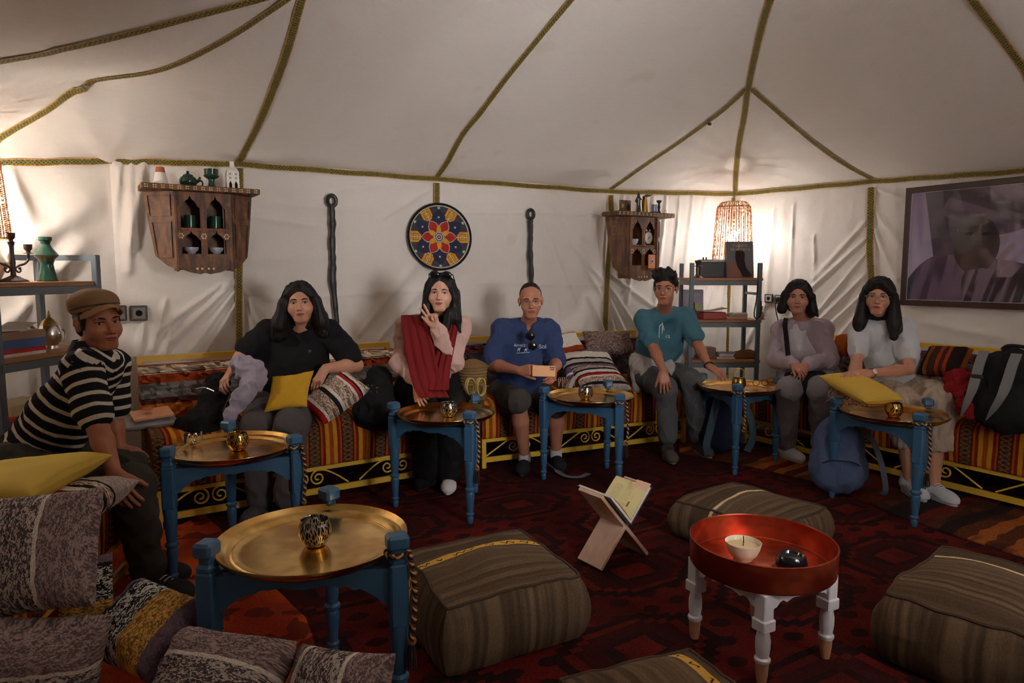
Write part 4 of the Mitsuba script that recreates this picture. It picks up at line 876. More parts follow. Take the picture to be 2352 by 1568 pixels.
def glasses(k, H, surf, col=srgb(60, 50, 46), r=.0225, up=.0, round_=True, lens=True, w=.0012):
    g = []; f = max(surf(.0, -.004) + .004, surf(.031, .0) + .012)
    for s in (-1, 1):
        a = np.linspace(0, 2 * PI, 33); ring = [H.p(s * .0335 + r * 1.12 * math.cos(t), f - .006 * abs(math.cos(t)) * (1 if math.cos(t) * s > 0 else 0), up - .004 + r * (.86 if not round_ else .95) * math.sin(t)) for t in a]; g.append(tube(ring, w, 5, caps=False))
        g.append(tube([H.p(s * (.0335 + r * 1.12), f - .006, up + .002), H.p(s * .073, f - .016, up + .003), H.p(s * .080, .0, up + .004), H.p(s * .080, -.02, up - .008)], w, 5))
        if lens:
            g2 = lathe([(0, 0), (r * .9, 0)], 24); 
            q = [H.p(s * .0335 + x * 1.12, f, up - .004 + y) for x, y in g2.vertices[:, :2]]
            LENS.append(tm(q, g2.faces))
    g.append(tube([H.p(-.012, f, up), H.p(0, f + .002, up + .003), H.p(.012, f, up)], w, 5))
    e = part(k, 'glasses', cat(g), 'metal_dull', col, label='thin framed glasses')
    while LENS: part(e, 'lens', LENS.pop(), 'lens', smooth=False)
LENS = []
def lerp(a, b, t): return A(*a) + (A(*b) - A(*a)) * t
def top_prims(P, fat=1.0, ease=.012, sleeve=.55, sr=.066, sr2=None, hem=.0, k=.05):
    """A shirt over the trunk and down the arms to the fraction 'sleeve' (0..1 upper arm, 1..2 forearm)."""
    hip, sh = (P['hl'] + P['hr']) / 2, (P['sl'] + P['sr']) / 2; up = sh - hip
    q = [cap(lerp(P['hl'], P['hr'], .1) + up * (.06 - hem), lerp(P['hr'], P['hl'], .1) + up * (.06 - hem), (.095 + ease) * fat, None, k), cap(hip + up * .1, hip + up * .58, (.120 + ease * 1.2) * fat, (.110 + ease) * fat, .06)]
    for s in ('l', 'r'):
        S, E, W = P['s' + s], P['e' + s], P['w' + s]
        q += [cap(hip + up * .50 + (S - sh) * .5, sh - up * .12 + (S - sh) * .52, (.088 + ease) * fat, .072 + ease, k), cap(sh + (S - sh) * .25 + up * .03, S, .056 + ease * .6, .050 + ease, .035), cap(P['neck'] - unit(up) * .040, lerp(P['neck'], S, .8) - unit(up) * .016, .048 + ease * .6, .045 + ease * .8, .03)]
        if sleeve <= 1: q.append(cap(S, lerp(S, E, sleeve), .052 + ease, sr2 or sr, .03))
        else: q += [cap(S, E, .052 + ease, sr, .03), cap(E, lerp(E, W, sleeve - 1), sr, sr2 or sr, .02)]
    return q
def leg_prims(P, ease=.012, fat=1.0, kn=None, an=None, end=1.0, waist=.10):
    hip, sh = (P['hl'] + P['hr']) / 2, (P['sl'] + P['sr']) / 2; q = [cap(P['hl'] + (sh - hip) * waist * .3, P['hr'] + (sh - hip) * waist * .3, (.096 + ease) * fat, None, .05)]
    for s in ('l', 'r'):
        q.append(cap(P['h' + s], lerp(P['h' + s], P['k' + s], min(end, 1)), (.084 + ease) * fat, .060 + ease if kn is None else kn, .035))
        if end > 1: q.append(cap(P['k' + s], lerp(P['k' + s], P['a' + s], end - 1), .059 + ease if kn is None else kn, .05 + ease if an is None else an, .03))
    return q
def plane(p, n):
    p, n = A(*p), unit(n); return lambda X: (X - p) @ n
def garment(k, name, adds, mat, col, subs=(), cuts=(), cell=.006, amp=.007, scale=.07, seed=0, stretch=(1, 1, 1), uvf=None, label=None, kk=.04):
    cut = None if not cuts else (lambda X: np.max([c(X) for c in cuts], 0))
    m = sdf_mesh(adds, subs, cell, kk, cut, tol=.0009, post=lambda q: crumple(q, amp * 2.1, scale * 1.25, seed, stretch))
    if uvf is None: return part(k, name, m, mat, col, smooth=True, label=label)
    N = m.vertex_normals; msk = uvf(m.triangles_center)[1]; V, F, UV, NN, c = [], [], [], [], 0
    for g in np.unique(msk):
        f = m.faces[msk == g]; u, inv = np.unique(f, return_inverse=True); V.append(m.vertices[u]); NN.append(N[u]); F.append(inv.reshape(-1, 3) + c); UV.append(uvf(m.vertices[u], g)[0]); c += len(u)
    return part(k, name, tm(np.vstack(V), np.vstack(F)), mat, col, uv=np.vstack(UV), smooth=True, label=label)
def shoe(k, a, d, col, sole=srgb(220, 216, 210), L=.26, z0=.005, laces=None):
    """A low shoe under the ankle a, toe towards d, its sole at z0."""
    a = A(*a); d = unit(A(d[0], d[1], 0)); s = A(-d[1], d[0], 0); b = A(a[0], a[1], z0); R = np.stack([d, s, A(0, 0, 1)], 1)
    q = [ell(b - d * .035 + A(0, 0, .045), (.045, .036, .045), R), ell(b + d * .07 + A(0, 0, .034), (.095, .044, .042), R), ell(b + d * .125 + A(0, 0, .026), (.06, .043, .034), R), cap(b + A(0, 0, .06) - d * .02, b + A(0, 0, .085) - d * .025, .042, .038)]
    e = part(k, 'shoe', sdf_mesh(q, (), .005, .03, plane(b + A(0, 0, .012), (0, 0, -1)), tol=.001), 'matte', col, smooth=True)
    t = np.linspace(0, 2 * PI, 40, endpoint=False); o = [(.055 + .125 * math.cos(x), (.043 - .005 * math.cos(x)) * math.sin(x)) for x in t]
    m = prism(Polygon(o), .022); M = frame(b + A(0, 0, .0), d, (0, 0, 1)); part(e, 'sole', mv(m, M), 'satin', sole)
    if laces is not None:
        part(e, 'laces', cat([tube([b + d * x - s * .022 + A(0, 0, .084 - (x - .03) * .32), b + d * (x + .008) + A(0, 0, .093 - (x - .03) * .3), b + d * x + s * .022 + A(0, 0, .084 - (x - .03) * .32)], .0026, 5) for x in (.03, .048, .066, .084)]), 'matte', laces)
def neck_cut(H, P, r=.058, drop=.02):
    c = A(*P['neck']) + H.f * .016; return ell(c + A(0, 0, .022), (r, r, r * .9), None, .006)
def strip(k, name, path, nrm, w, mat, col, t=.003, label=None):
    """A flat band along the path with thickness t."""
    P = curve(path, 6); n = np.broadcast_to(A(*nrm), P.shape) if np.ndim(nrm) == 1 else np.asarray(nrm)
    d = np.gradient(P, axis=0); s = np.cross(d, n); s /= np.linalg.norm(s, axis=1)[:, None] + 1e-12
    G = np.stack([P + s * (x * w) for x in (-.5, -.2, .2, .5)], 1); return part(k, name, thick(G, t), mat, col, label=label)

# -------- the man in the striped shirt
def stripe_fn(p, n, uv):
    t = uv.x / .047 - dr.floor(uv.x / .047); return dr.select(t < .33, col3(196, 186, 172), col3(20, 20, 24)) * (.85 + .3 * noise(uv.x * 600, uv.y * 600, 1))
pb('striped_jersey', mikit.proc(stripe_fn), .95, specular=.1)
def man_striped():
    k = thing('person', 'man in a black and cream striped polo shirt and brown cap leaning on his knee', 'person', None)
    H = Head(at(226, 737, 2.72), turn=26, pitch=-3, roll=4, size=.225)
    J = dict(hl=(-1.98, 2.82, .56), hr=(-1.93, 2.58, .55), kr=at(303, 1116, 2.50), kl=(-1.57, 2.72, .52), ar=(-1.49, 2.70, .09), al=(-1.58, 2.84, .09), sr=at(187, 846, 2.58), sl=at(258, 838, 2.90), er=at(226, 985, 2.50), el=at(258, 960, 2.90), wr=at(262, 1084, 2.43), wl=at(276, 1030, 2.88), neck=at(206, 806, 2.74))
    hr = hand_prims(J['wr'], at(294, 1155, 2.395) - at(262, 1084, 2.43), (-.1, -.85, .40), -1, .95, (.25, .3, .3, .35), .12, .55)
    hl = hand_prims(J['wl'], at(330, 1050, 2.85) - at(276, 1030, 2.88), (.0, -.4, .9), 1, .9, (.15, .2, .25, .3), .08, .5)
    P, body, surf = add_body(k, J, H, [hr, hl], SKIN_C, arm=.041); add_face(k, H, surf, lips=srgb(120, 56, 50), look=-.003, smile=.0025)
    hip, sh = (P['hl'] + P['hr']) / 2, (P['sl'] + P['sr']) / 2; ax = unit(sh - hip)
    def uvf(V, g=None):
        t = (V - hip) @ ax; rho = np.linalg.norm(V - hip - t[:, None] * ax, axis=1); best, lab, us = np.full(len(V), .085), np.zeros(len(V), int), [t + .012 + .55 * np.clip(.16 - rho, 0, .1) * np.clip((t - .30) / .1, 0, 1)]
        for i, q in enumerate(('l', 'r')):
            S, E = P['s' + q], P['e' + q]; d = unit(E - S); x = (V - S) @ d; r = np.linalg.norm(V - S - x[:, None] * d, axis=1); us.append(x + .02); lab[(x > .012) & (r < best)] = i + 1
        if g is None: return None, lab
        return np.stack([us[g], V @ A(.3, .9, .1)], 1), lab
    garment(k, 'polo_shirt', top_prims(P, 1.0, .012, .74, .062, .068, hem=.06), 'striped_jersey', None, [neck_cut(H, P, .050)], uvf=uvf, amp=.006, seed=2, cell=.005, label='black polo shirt with cream stripes')
    c = A(*P['neck']); t = np.linspace(-.1, 2 * PI - .5, 30)
    part(k, 'collar', thick(np.stack([np.stack([c + A(.058 * math.cos(x) * (1 + .16 * j), .058 * math.sin(x) * (1 + .16 * j), .046 - .020 * j) for j in range(4)]) for x in t]), .003), 'matte', srgb(24, 24, 28))
    garment(k, 'trousers', leg_prims(P, .020, 1.0, .074, .060, 1.93), 'matte', srgb(44, 42, 36), amp=.010, seed=4, cell=.007, label='dark olive trousers')
    cp = [H.ell((0, -.026, .078), (.090, .106, .054), .02), H.ell((0, -.030, .050), (.084, .098, .042), .02)]
    cap_ = part(k, 'cap', crumple(sdf_mesh(cp, [H.ell((0, -.008, -.02), (.074, .09, .06))], .004, .02, lambda X: -(H.loc(X)[..., 2] - .040 - .34 * (H.loc(X)[..., 1])) * H.k), .003, .05, 3), 'matte', srgb(120, 92, 66), smooth=True, label='brown flat cap')
    G = []
    for x in np.linspace(-1, 1, 22):
        row = []
        for j, t_ in enumerate(np.linspace(0, 1, 6)): row.append(H.p(x * .080, .080 * math.sqrt(max(0, 1 - (x * .93) ** 2)) - .005 + t_ * .048 * math.sqrt(max(0, 1 - x * x)), .072 - .040 * x * x + .004 - t_ * (.006 + .012 * x * x)))
        G.append(row)
    part(cap_, 'brim', thick(np.array(G), .005), 'matte', srgb(150, 116, 82)); part(cap_, 'band', tube([H.p(.087 * math.sin(a), .098 * math.cos(a) - .020, .078 - .045 * math.sin(a * .5) ** 2) for a in np.linspace(-2.2, 2.2, 30)], .004, 6), 'matte', srgb(70, 52, 40))
    add_hair(k, H, [H.ell((0, -.022, .018), (.078, .090, .066)), H.cap((-.068, .012, .03), (-.070, .016, -.022), .006), H.cap((.068, .012, .03), (.070, .016, -.022), .006), H.ell((0, -.05, -.03), (.064, .05, .05))], [H.ell((0, .07, -.05), (.066, .08, .084))], seed=3, amp=.002)
    part(k, 'ring', tube([P['wr'] + unit(at(294, 1155, 2.395) - P['wr']) * .10 + A(.010 * math.cos(a), .0, .010 * math.sin(a)) for a in np.linspace(0, 2 * PI, 16)], .0015, 5), 'metal', srgb(200, 190, 170))
    shoe(k, (-1.48, 2.70, .09), (.95, -.15), srgb(34, 34, 36), srgb(60, 58, 56), laces=srgb(170, 166, 160)); shoe(k, (-1.58, 2.85, .09), (.95, .0), srgb(34, 34, 36), srgb(60, 58, 56), laces=srgb(170, 166, 160))
man_striped()

# -------- the woman in black
def woman_black():
    k = thing('person', 'woman in a black T-shirt with straight black hair and a yellow pouch on her lap', 'person')
    H = Head(at(690, 694, 3.92), turn=-4, pitch=0, roll=3, size=.232)
    J = dict(hr=at(622, 925, 4.02), hl=at(690, 925, 4.06), kr=at(588, 978, 3.60), kl=at(668, 978, 3.56), ar=at(596, 1148, 3.62), al=at(662, 1150, 3.56), sr=at(617, 762, 4.0), sl=at(756, 762, 4.02), er=at(561, 812, 3.90), el=at(818, 838, 4.00), wr=at(533, 852, 3.78), wl=at(748, 846, 3.84), neck=at(692, 752, 3.99))
    hr = hand_prims(J['wr'], (-.2, -.7, -.5), (-.5, -.3, .8), 1, .95, .5, .05); hl = hand_prims(J['wl'], at(715, 900, 3.78) - at(748, 846, 3.84), (-.5, -.8, .5), 1, 1.0, (.28, .30, .32, .36), .06, .35)
    P, body, surf = add_body(k, J, H, [hr, hl], SKIN_A, fat=1.16, arm=.045, ears=False, jaw=.061, cheek=.033); add_face(k, H, surf, smile=.001)
    garment(k, 'tshirt', top_prims(P, 1.2, .014, .80, .068, .074, hem=.05), 'matte', srgb(18, 18, 21), [neck_cut(H, P, .070, .02)], seed=5, amp=.010, label='black T-shirt')
    c = at(712, 806, 3.84)
    b = part(k, 'badge', mv(lathe([(0, 0), (.008, 0), (.008, .004), (0, .005)], 20), frame(c, (1, 0, 0), (0.1, -1, .1))), 'metal', srgb(200, 180, 160), label='small round metal badge')
    garment(k, 'trousers', leg_prims(P, .020, 1.12, .082, .070, 1.95), 'matte', srgb(72, 68, 68), seed=6, amp=.008, cell=.007, label='dark grey trousers')
    hair = [H.ell((0, -.018, .040), (.083, .100, .084)), H.ell((0, -.055, -.05), (.105, .062, .13))]
    for s, w in ((-1, 1.12), (1, .92)):
        hair += [H.cap((s * .054, .036, .082), (s * .088, .022, .0), .020, .024), H.cap((s * .088, .022, .0), (s * .112 * w, .012, -.12), .030, .040), H.cap((s * .112 * w, .0, -.10), (s * .130 * w, .0, -.19), .042, .024), H.cap((s * .060, -.03, .02), (s * .115 * w, -.03, -.17), .040, .050)]
    hair += [H.cap((.012, .064, .102), (.066, .050, .040), .014, .015), H.cap((-.012, .060, .104), (-.066, .044, .05), .012, .013)]
    add_hair(k, H, hair, [H.ell((-.002, .088, -.030), (.064, .070, .092))], seed=2, amp=.004, loose=(.130, .150, -.20))
    shoe(k, P['ar'], (-.1, -1), srgb(60, 58, 58), srgb(170, 165, 160)); shoe(k, P['al'], (.15, -1), srgb(60, 58, 58), srgb(170, 165, 160))
woman_black()

# -------- the woman with the red scarf
def woman_scarf():
    k = thing('person', 'woman with a dark red scarf over a pink shirt making a V sign', 'person')
    H = Head(at(1013, 672, 4.10), turn=-7, pitch=1, roll=-2, size=.226)
    J = dict(hr=(-.66, 4.46, .56), hl=(-.46, 4.54, .56), kr=(-.55, 4.11, .53), kl=(-.35, 4.13, .53), ar=at(985, 1105, 4.16), al=at(1032, 1095, 4.12), sr=at(938, 752, 4.20), sl=at(1054, 752, 4.22), er=at(920, 832, 4.12), el=at(1043, 830, 4.10), wr=at(958, 878, 3.98), wl=at(1001, 752, 3.96), neck=at(1005, 724, 4.2))
    hr = hand_prims(J['wr'], at(968, 915, 3.94) - at(958, 878, 3.98), (-.3, -.9, .3), 1, .9, (.25, .3, .35, .4), .04, .4)
    hl = hand_prims(J['wl'], at(987, 716, 3.93) - at(1001, 752, 3.96), (.15, .95, -.1), 1, .92, (.0, .0, 1.35, 1.4), .19, .35, 1.0)
    P, body, surf = add_body(k, J, H, [hr, hl], SKIN_B, fat=.95, arm=.037, jaw=.060, cheek=.033); add_face(k, H, surf, smile=.003)
    PINK = srgb(206, 168, 156)
    garment(k, 'shirt', top_prims(P, .98, .016, 1.93, .058, .042, hem=.12), 'matte', PINK, [neck_cut(H, P, .066)], seed=7, amp=.012, scale=.06, cell=.0055, label='pale pink long-sleeved shirt')
    c = A(*P['neck'])
    part(k, 'undershirt', sdf_mesh([ell(c + H.f * .052 + A(0, 0, -.05), (.055, .035, .06), H.R), ell(c + H.f * .05 + A(0, 0, -.12), (.04, .035, .06), H.R)], (), .006, .03), 'matte', srgb(22, 20, 22), smooth=True)
    garment(k, 'trousers', leg_prims(P, .026, 1.0, .082, .080, 1.93), 'matte', srgb(14, 13, 15), seed=8, amp=.010, cell=.007, label='wide black trousers')
    # scarf: two panels down the chest, one over each shoulder
    RED = srgb(112, 26, 28)
    def panel(rows, seed):
        G = []
        for (px, py, Y, w) in rows:
            p = at(px, py, Y); G.append([p + A(x * w, -.012 * math.cos(x * 3) + .010 * math.sin(x * 21 + seed), 0) for x in np.linspace(-.5, .5, 17)])
        G = np.array(G); u = np.linspace(0, 1, len(G)); uu = np.linspace(0, 1, 40); G = np.stack([np.stack([np.interp(uu, u, G[:, j, c]) for c in range(3)], -1) for j in range(17)], 1)
        G = gaussian_filter(G, (1.6, 0, 0), mode='nearest') + (nfbm(G * 14 + seed, 2, seed)[..., None] - .5) * A(0, .012, 0); return thick(G, .006)
    e = part(k, 'scarf', cat([panel([(955, 733, 4.27, .13), (948, 722, 4.16, .14), (953, 745, 4.05, .15), (962, 790, 4.0, .17), (972, 840, 3.97, .17), (985, 890, 3.90, .17), (1000, 915, 3.84, .17)], 1), panel([(1044, 733, 4.30, .09), (1040, 722, 4.19, .10), (1034, 750, 4.08, .10), (1022, 800, 4.03, .11), (1010, 850, 3.99, .12), (1005, 900, 3.86, .13)], 5)]), 'matte', RED, label='dark red scarf')
    hair = [H.ell((0, -.018, .040), (.079, .098, .083)), H.ell((0, -.055, -.04), (.088, .055, .12))]
    for s, w in ((-1, .95), (1, 1.05)):
        hair += [H.cap((s * .058, .036, .070), (s * .078, .016, -.02), .022, .024), H.cap((s * .078, .008, -.02), (s * .092 * w, .006, -.15), .026, .034), H.cap((s * .07, -.04, 0), (s * .085, -.04, -.16), .042, .04)]
    hair += [H.cap((.092, .004, -.14), (.125, .008, -.235), .030, .008), H.cap((-.090, .0, -.13), (-.125, -.01, -.175), .022, .005), H.cap((.06, .03, -.12), (.045, .05, -.21), .034, .022)]
    add_hair(k, H, hair, [H.ell((0, .090, -.034), (.066, .072, .104))], seed=4, amp=.004, loose=(.112, .100, -.20))
    sg = part(k, 'sunglasses', cat([H_ell(H, (s * .036, .050, .110), (.031, .010, .022)) for s in (-1, 1)] + [tube([H.p(-.08, -.03, .07), H.p(-.072, .03, .112), H.p(0, .060, .118), H.p(.072, .03, .112), H.p(.08, -.03, .07)], .003, 6)]), 'gloss', srgb(14, 14, 16), smooth=True, label='black sunglasses pushed up on the hair')
    shoe(k, P['al'] + A(0, .03, 0), (.02, -1), srgb(224, 214, 210), laces=srgb(236, 232, 230)); shoe(k, P['ar'] + A(0, .06, 0), (-.3, -1), srgb(30, 28, 30), srgb(40, 38, 40))
woman_scarf()

# -------- the man in the blue shirt
def man_blue():
    k = thing('person', 'older man in a blue printed T-shirt and shorts holding an orange phone', 'person')
    H = Head(at(1219, 690, 4.64), turn=2, pitch=-4, roll=2, size=.232)
    J = dict(hr=at(1158, 915, 4.86), hl=at(1232, 915, 4.90), kr=at(1190, 922, 4.38), kl=(.30, 4.52, .44), ar=at(1205, 1046, 4.52), al=at(1277, 1036, 4.62), sr=at(1152, 756, 4.76), sl=at(1262, 756, 4.78), er=at(1130, 836, 4.66), el=at(1277, 834, 4.68), wr=at(1193, 851, 4.40), wl=at(1273, 846, 4.44), neck=at(1214, 738, 4.76))
    q = at(1249, 852, 4.34)
    hr = hand_prims(J['wr'], at(1226, 848, 4.335) - at(1193, 851, 4.40), (-.35, -.9, .25), 1, .95, (.55, .6, .62, .65), .06, .45, .3)
    hl = hand_prims(J['wl'], at(1269, 872, 4.36) - at(1273, 846, 4.44), (.85, -.45, .2), 1, .95, (.5, .55, .6, .6), .04, .6, .3)
    P, body, surf = add_body(k, J, H, [hr, hl], srgb(178, 118, 92), fat=1.12, arm=.044, jaw=.059); add_face(k, H, surf, brow=srgb(40, 34, 32), lips=srgb(140, 76, 66), smile=-.001, eye=.75)
    garment(k, 'tshirt', top_prims(P, 1.14, .014, .86, .066, .072, hem=.03), 'matte', srgb(48, 62, 100), [neck_cut(H, P, .064), ell(A(*P['neck']) + H.f * .075 + A(0, 0, -.03), (.030, .045, .055), None, .006)], seed=9, amp=.010, label='blue T-shirt')
    # printed lettering and camels on the chest: thin print a little in front of the cloth
    c = at(1205, 795, 4.56); fx, fz = unit(A(1, .03, 0)), A(0, 0, 1)
    def stick(m, o): 
        V = m.vertices; m.vertices = at(*o) + V[:, :1] * fx + V[:, 1:2] * A(0, 0.12, 1) + A(0, -1, 0) * V[:, 2:]; return m
    pr = [stick(meshkit.text_mesh('Ameizone', .020, .0015), (1180, 796, 4.555)), stick(meshkit.text_mesh('Sol', .026, .0015), (1237, 800, 4.555))]
    for o in ((1188, 803, 4.55), (1204, 804, 4.55)):
        pr += [stick(prism(Polygon([(0, 0), (.003, 0), (.004, .012), (.012, .012), (.013, 0), (.016, 0), (.017, .014), (.023, .02), (.024, .027), (.020, .027), (.019, .02), (.014, .019), (.010, .026), (.006, .019), (.002, .016)]).buffer(0), .0015), (o[0], o[1] + 4, o[2]))]
    pr += [stick(prism(Polygon([(0, 0), (.09, .004), (.09, .007), (0, .003)]), .0015), (1186, 811, 4.55))]
    for m, nm in zip(pr, ('lettering', 'lettering', 'camel', 'camel', 'underline')): part(k, nm, m, 'matte', srgb(200, 210, 220), label='white print on the shirt')
    sg = [ell(at(1218, 771, 4.535), (.032, .012, .029)), ell(at(1223, 794, 4.52), (.032, .012, .029)), cap(at(1217, 758, 4.56), at(1224, 803, 4.53), .006)]
    part(k, 'hanging_sunglasses', sdf_mesh(sg, (), .003, .006), 'gloss', srgb(14, 15, 16), smooth=True, label='black sunglasses hung from the neckline')
    garment(k, 'shorts', leg_prims(P, .022, 1.10, .084, .07, 1.0), 'matte', srgb(58, 54, 50), seed=10, amp=.008, cell=.007, label='dark grey-brown shorts')
    add_hair(k, H, [H.ell((0, -.030, .034), (.075, .092, .081)), H.ell((0, -.02, .045), (.071, .088, .077))], [H.ell((0, .110, .010), (.074, .088, .100)), H.ell((0, .06, -.09), (.09, .09, .09))], seed=5, amp=.002, kk=.008, label='short dark hair')
    glasses(k, H, surf, srgb(150, 140, 130), .021)
    for s in ('r', 'l'):
        a = P['a' + s]; part(k, 'sock', sdf_mesh([cap(a + A(0, 0, .03), a + A(0, 0, -.03), .040, .042)], (), .006, .01, lambda X: np.maximum(X[..., 2] - (a[2] + .02), .02 - X[..., 2])), 'matte', srgb(196, 190, 196), smooth=True)
        shoe(k, a, (-.15 if s == 'r' else .15, -1), srgb(26, 25, 27), srgb(34, 33, 34))
man_blue()
def phone():
    k = thing('phone', 'orange phone held sideways by the man in the blue shirt', 'phone'); M = frame(at(1249, 852, 4.325), (1, .05, -.04), (.03, -1, .12))
    part(k, 'case', mv(bbox(0, 0, 0, .150, .072, .009, .003), M), 'satin', srgb(226, 158, 92)); part(k, 'camera_plate', mv(bbox(.052, .018, .0055, .034, .026, .003, .001), M), 'satin', srgb(206, 150, 96))
    for x, y in ((.042, .024), (.053, .024), (.064, .024), (.047, .012), (.059, .012)): part(k, 'camera_lens', mv(lathe([(0, 0), (.0042, 0), (.0042, .0015), (0, .0015)], 14), M @ trimesh.transformations.translation_matrix((x, y, .007))), 'gloss', srgb(14, 12, 12))
phone()

# -------- the man in teal
def man_teal():
    k = thing('person', 'young man in a teal T-shirt with glasses, one hand on his knee', 'person')
    H = Head(at(1529, 661, 4.78), turn=-10, pitch=-3, roll=-1, size=.232)
    J = dict(hr=(1.00, 5.16, .56), hl=(1.20, 5.24, .56), kr=at(1528, 893, 4.74), kl=(1.28, 4.86, .56), ar=at(1535, 1010, 4.80), al=at(1607, 1010, 4.95), sr=at(1480, 732, 4.98), sl=at(1574, 728, 5.02), er=at(1502, 800, 4.84), el=at(1602, 790, 4.92), wr=at(1523, 850, 4.665), wl=at(1628, 841, 4.76), neck=at(1526, 708, 4.94))
    hr = hand_prims(J['wr'], at(1532, 905, 4.62) - at(1523, 850, 4.665), (.0, -.95, .3), 1, .98, (.16, .16, .16, .2), .10, .45)
    hl = hand_prims(J['wl'], at(1652, 855, 4.70) - at(1628, 841, 4.76), (.2, -.6, .8), -1, .95, (.3, .35, .4, .4), .04, .4)
    P, body, surf = add_body(k, J, H, [hr, hl], srgb(176, 116, 90), arm=.041, jaw=.055, cheek=.027, nose=1.05); add_face(k, H, surf, lips=srgb(140, 74, 66), smile=-.001)
    garment(k, 'tshirt', top_prims(P, 1.0, .013, .70, .062, .070, hem=.0), 'matte', srgb(66, 108, 122), [neck_cut(H, P, .058)], seed=11, amp=.009, label='teal T-shirt')
    def stick(m, o): V = m.vertices; m.vertices = at(*o) + V[:, :1] * A(1, 0, 0) + V[:, 1:2] * A(0, 0.35, 1) + A(0, -1, 0) * V[:, 2:]; return m
    arch = Polygon([(0, 0), (.004, .05), (.010, .085), (.024, .098), (.038, .085), (.042, .05)] + [(.037, .05), (.034, .08), (.024, .091), (.014, .08), (.009, .05), (.005, 0)])
    for m, nm in ((stick(prism(arch, .0015), (1513, 776, 4.745)), 'printed_arch'), (stick(prism(Polygon([(0, 0), (.005, .0), (.012, .075), (.006, .08)]), .0015), (1520, 766, 4.745)), 'printed_figure'), (stick(meshkit.text_mesh('rs', .026, .0015), (1529, 776, 4.745)), 'lettering')): part(k, nm, m, 'matte', srgb(196, 204, 206), label='white print on the shirt')
    garment(k, 'trousers', leg_prims(P, .020, 1.0, .076, .066, 1.92), 'matte', srgb(78, 80, 82), seed=12, amp=.008, cell=.007, label='grey trousers')
    hip = (P['hl'] + P['hr']) / 2; up = unit((P['sl'] + P['sr']) / 2 - hip)
    wj = [cap(P['hr'] + up * .10, P['hl'] + up * .10, .112, None, .04), cap(P['hr'] + up * .08 + A(-.06, -.02, 0), P['hr'] + A(-.06, -.10, -.10), .055, .03, .04), cap(P['hr'] + A(-.02, -.14, .06), P['hr'] + A(.0, -.22, -.02), .06, .03, .04), cap(hip + A(.02, -.14, .12), hip + A(.06, -.18, .08), .048, .040, .03), cap(hip + A(.06, -.18, .08), hip + A(.12, -.26, -.0), .03, .022, .02)]
    part(k, 'tied_jacket', sdf_mesh(wj, (), .006, .03, post=lambda q: crumple(q, .018, .07, 3)), 'matte', srgb(186, 178, 172), smooth=True, label='pale jacket tied round the waist')
    hair = [H.ell((0, -.018, .048), (.079, .096, .078)), H.cap((-.062, .045, .085), (.05, .052, .092), .028, .026), H.cap((-.073, -.01, .03), (-.073, .0, -.012), .010), H.cap((.073, -.01, .03), (.073, .0, -.012), .010)]
    rng = np.random.default_rng(4)
    for _ in range(26):
        x, f = rng.uniform(-.07, .07), rng.uniform(-.04, .065); b = (x, f, .105 - 4 * x * x); hair.append(H.cap(b, (x - .018 + rng.normal() * .014, f + .016 + rng.normal() * .01, b[2] + .022 + .014 * rng.random()), .009, .002))
    add_hair(k, H, hair, [H.ell((0, .09, -.03), (.064, .066, .082)), H.ell((0, .0, -.08), (.1, .12, .07))], seed=6, amp=.003, label='short spiky black hair')
    glasses(k, H, surf, srgb(170, 150, 130), .023)
    w = P['wl']; d = unit(w - P['el']); u = unit(np.cross(d, (0, 0, 1))); v = np.cross(d, u); e = part(k, 'watch', tube([w - d * .012 + .029 * (u * math.cos(a) + v * math.sin(a)) for a in np.linspace(0, 2 * PI, 25)], .0055, 6), 'satin', srgb(20, 20, 22), label='dark wrist watch')
    shoe(k, P['ar'], (.0, -1), srgb(74, 68, 62), srgb(120, 112, 104), laces=srgb(50, 46, 44)); shoe(k, P['al'], (.2, -1), srgb(74, 68, 62), srgb(120, 112, 104), laces=srgb(50, 46, 44))
man_teal()

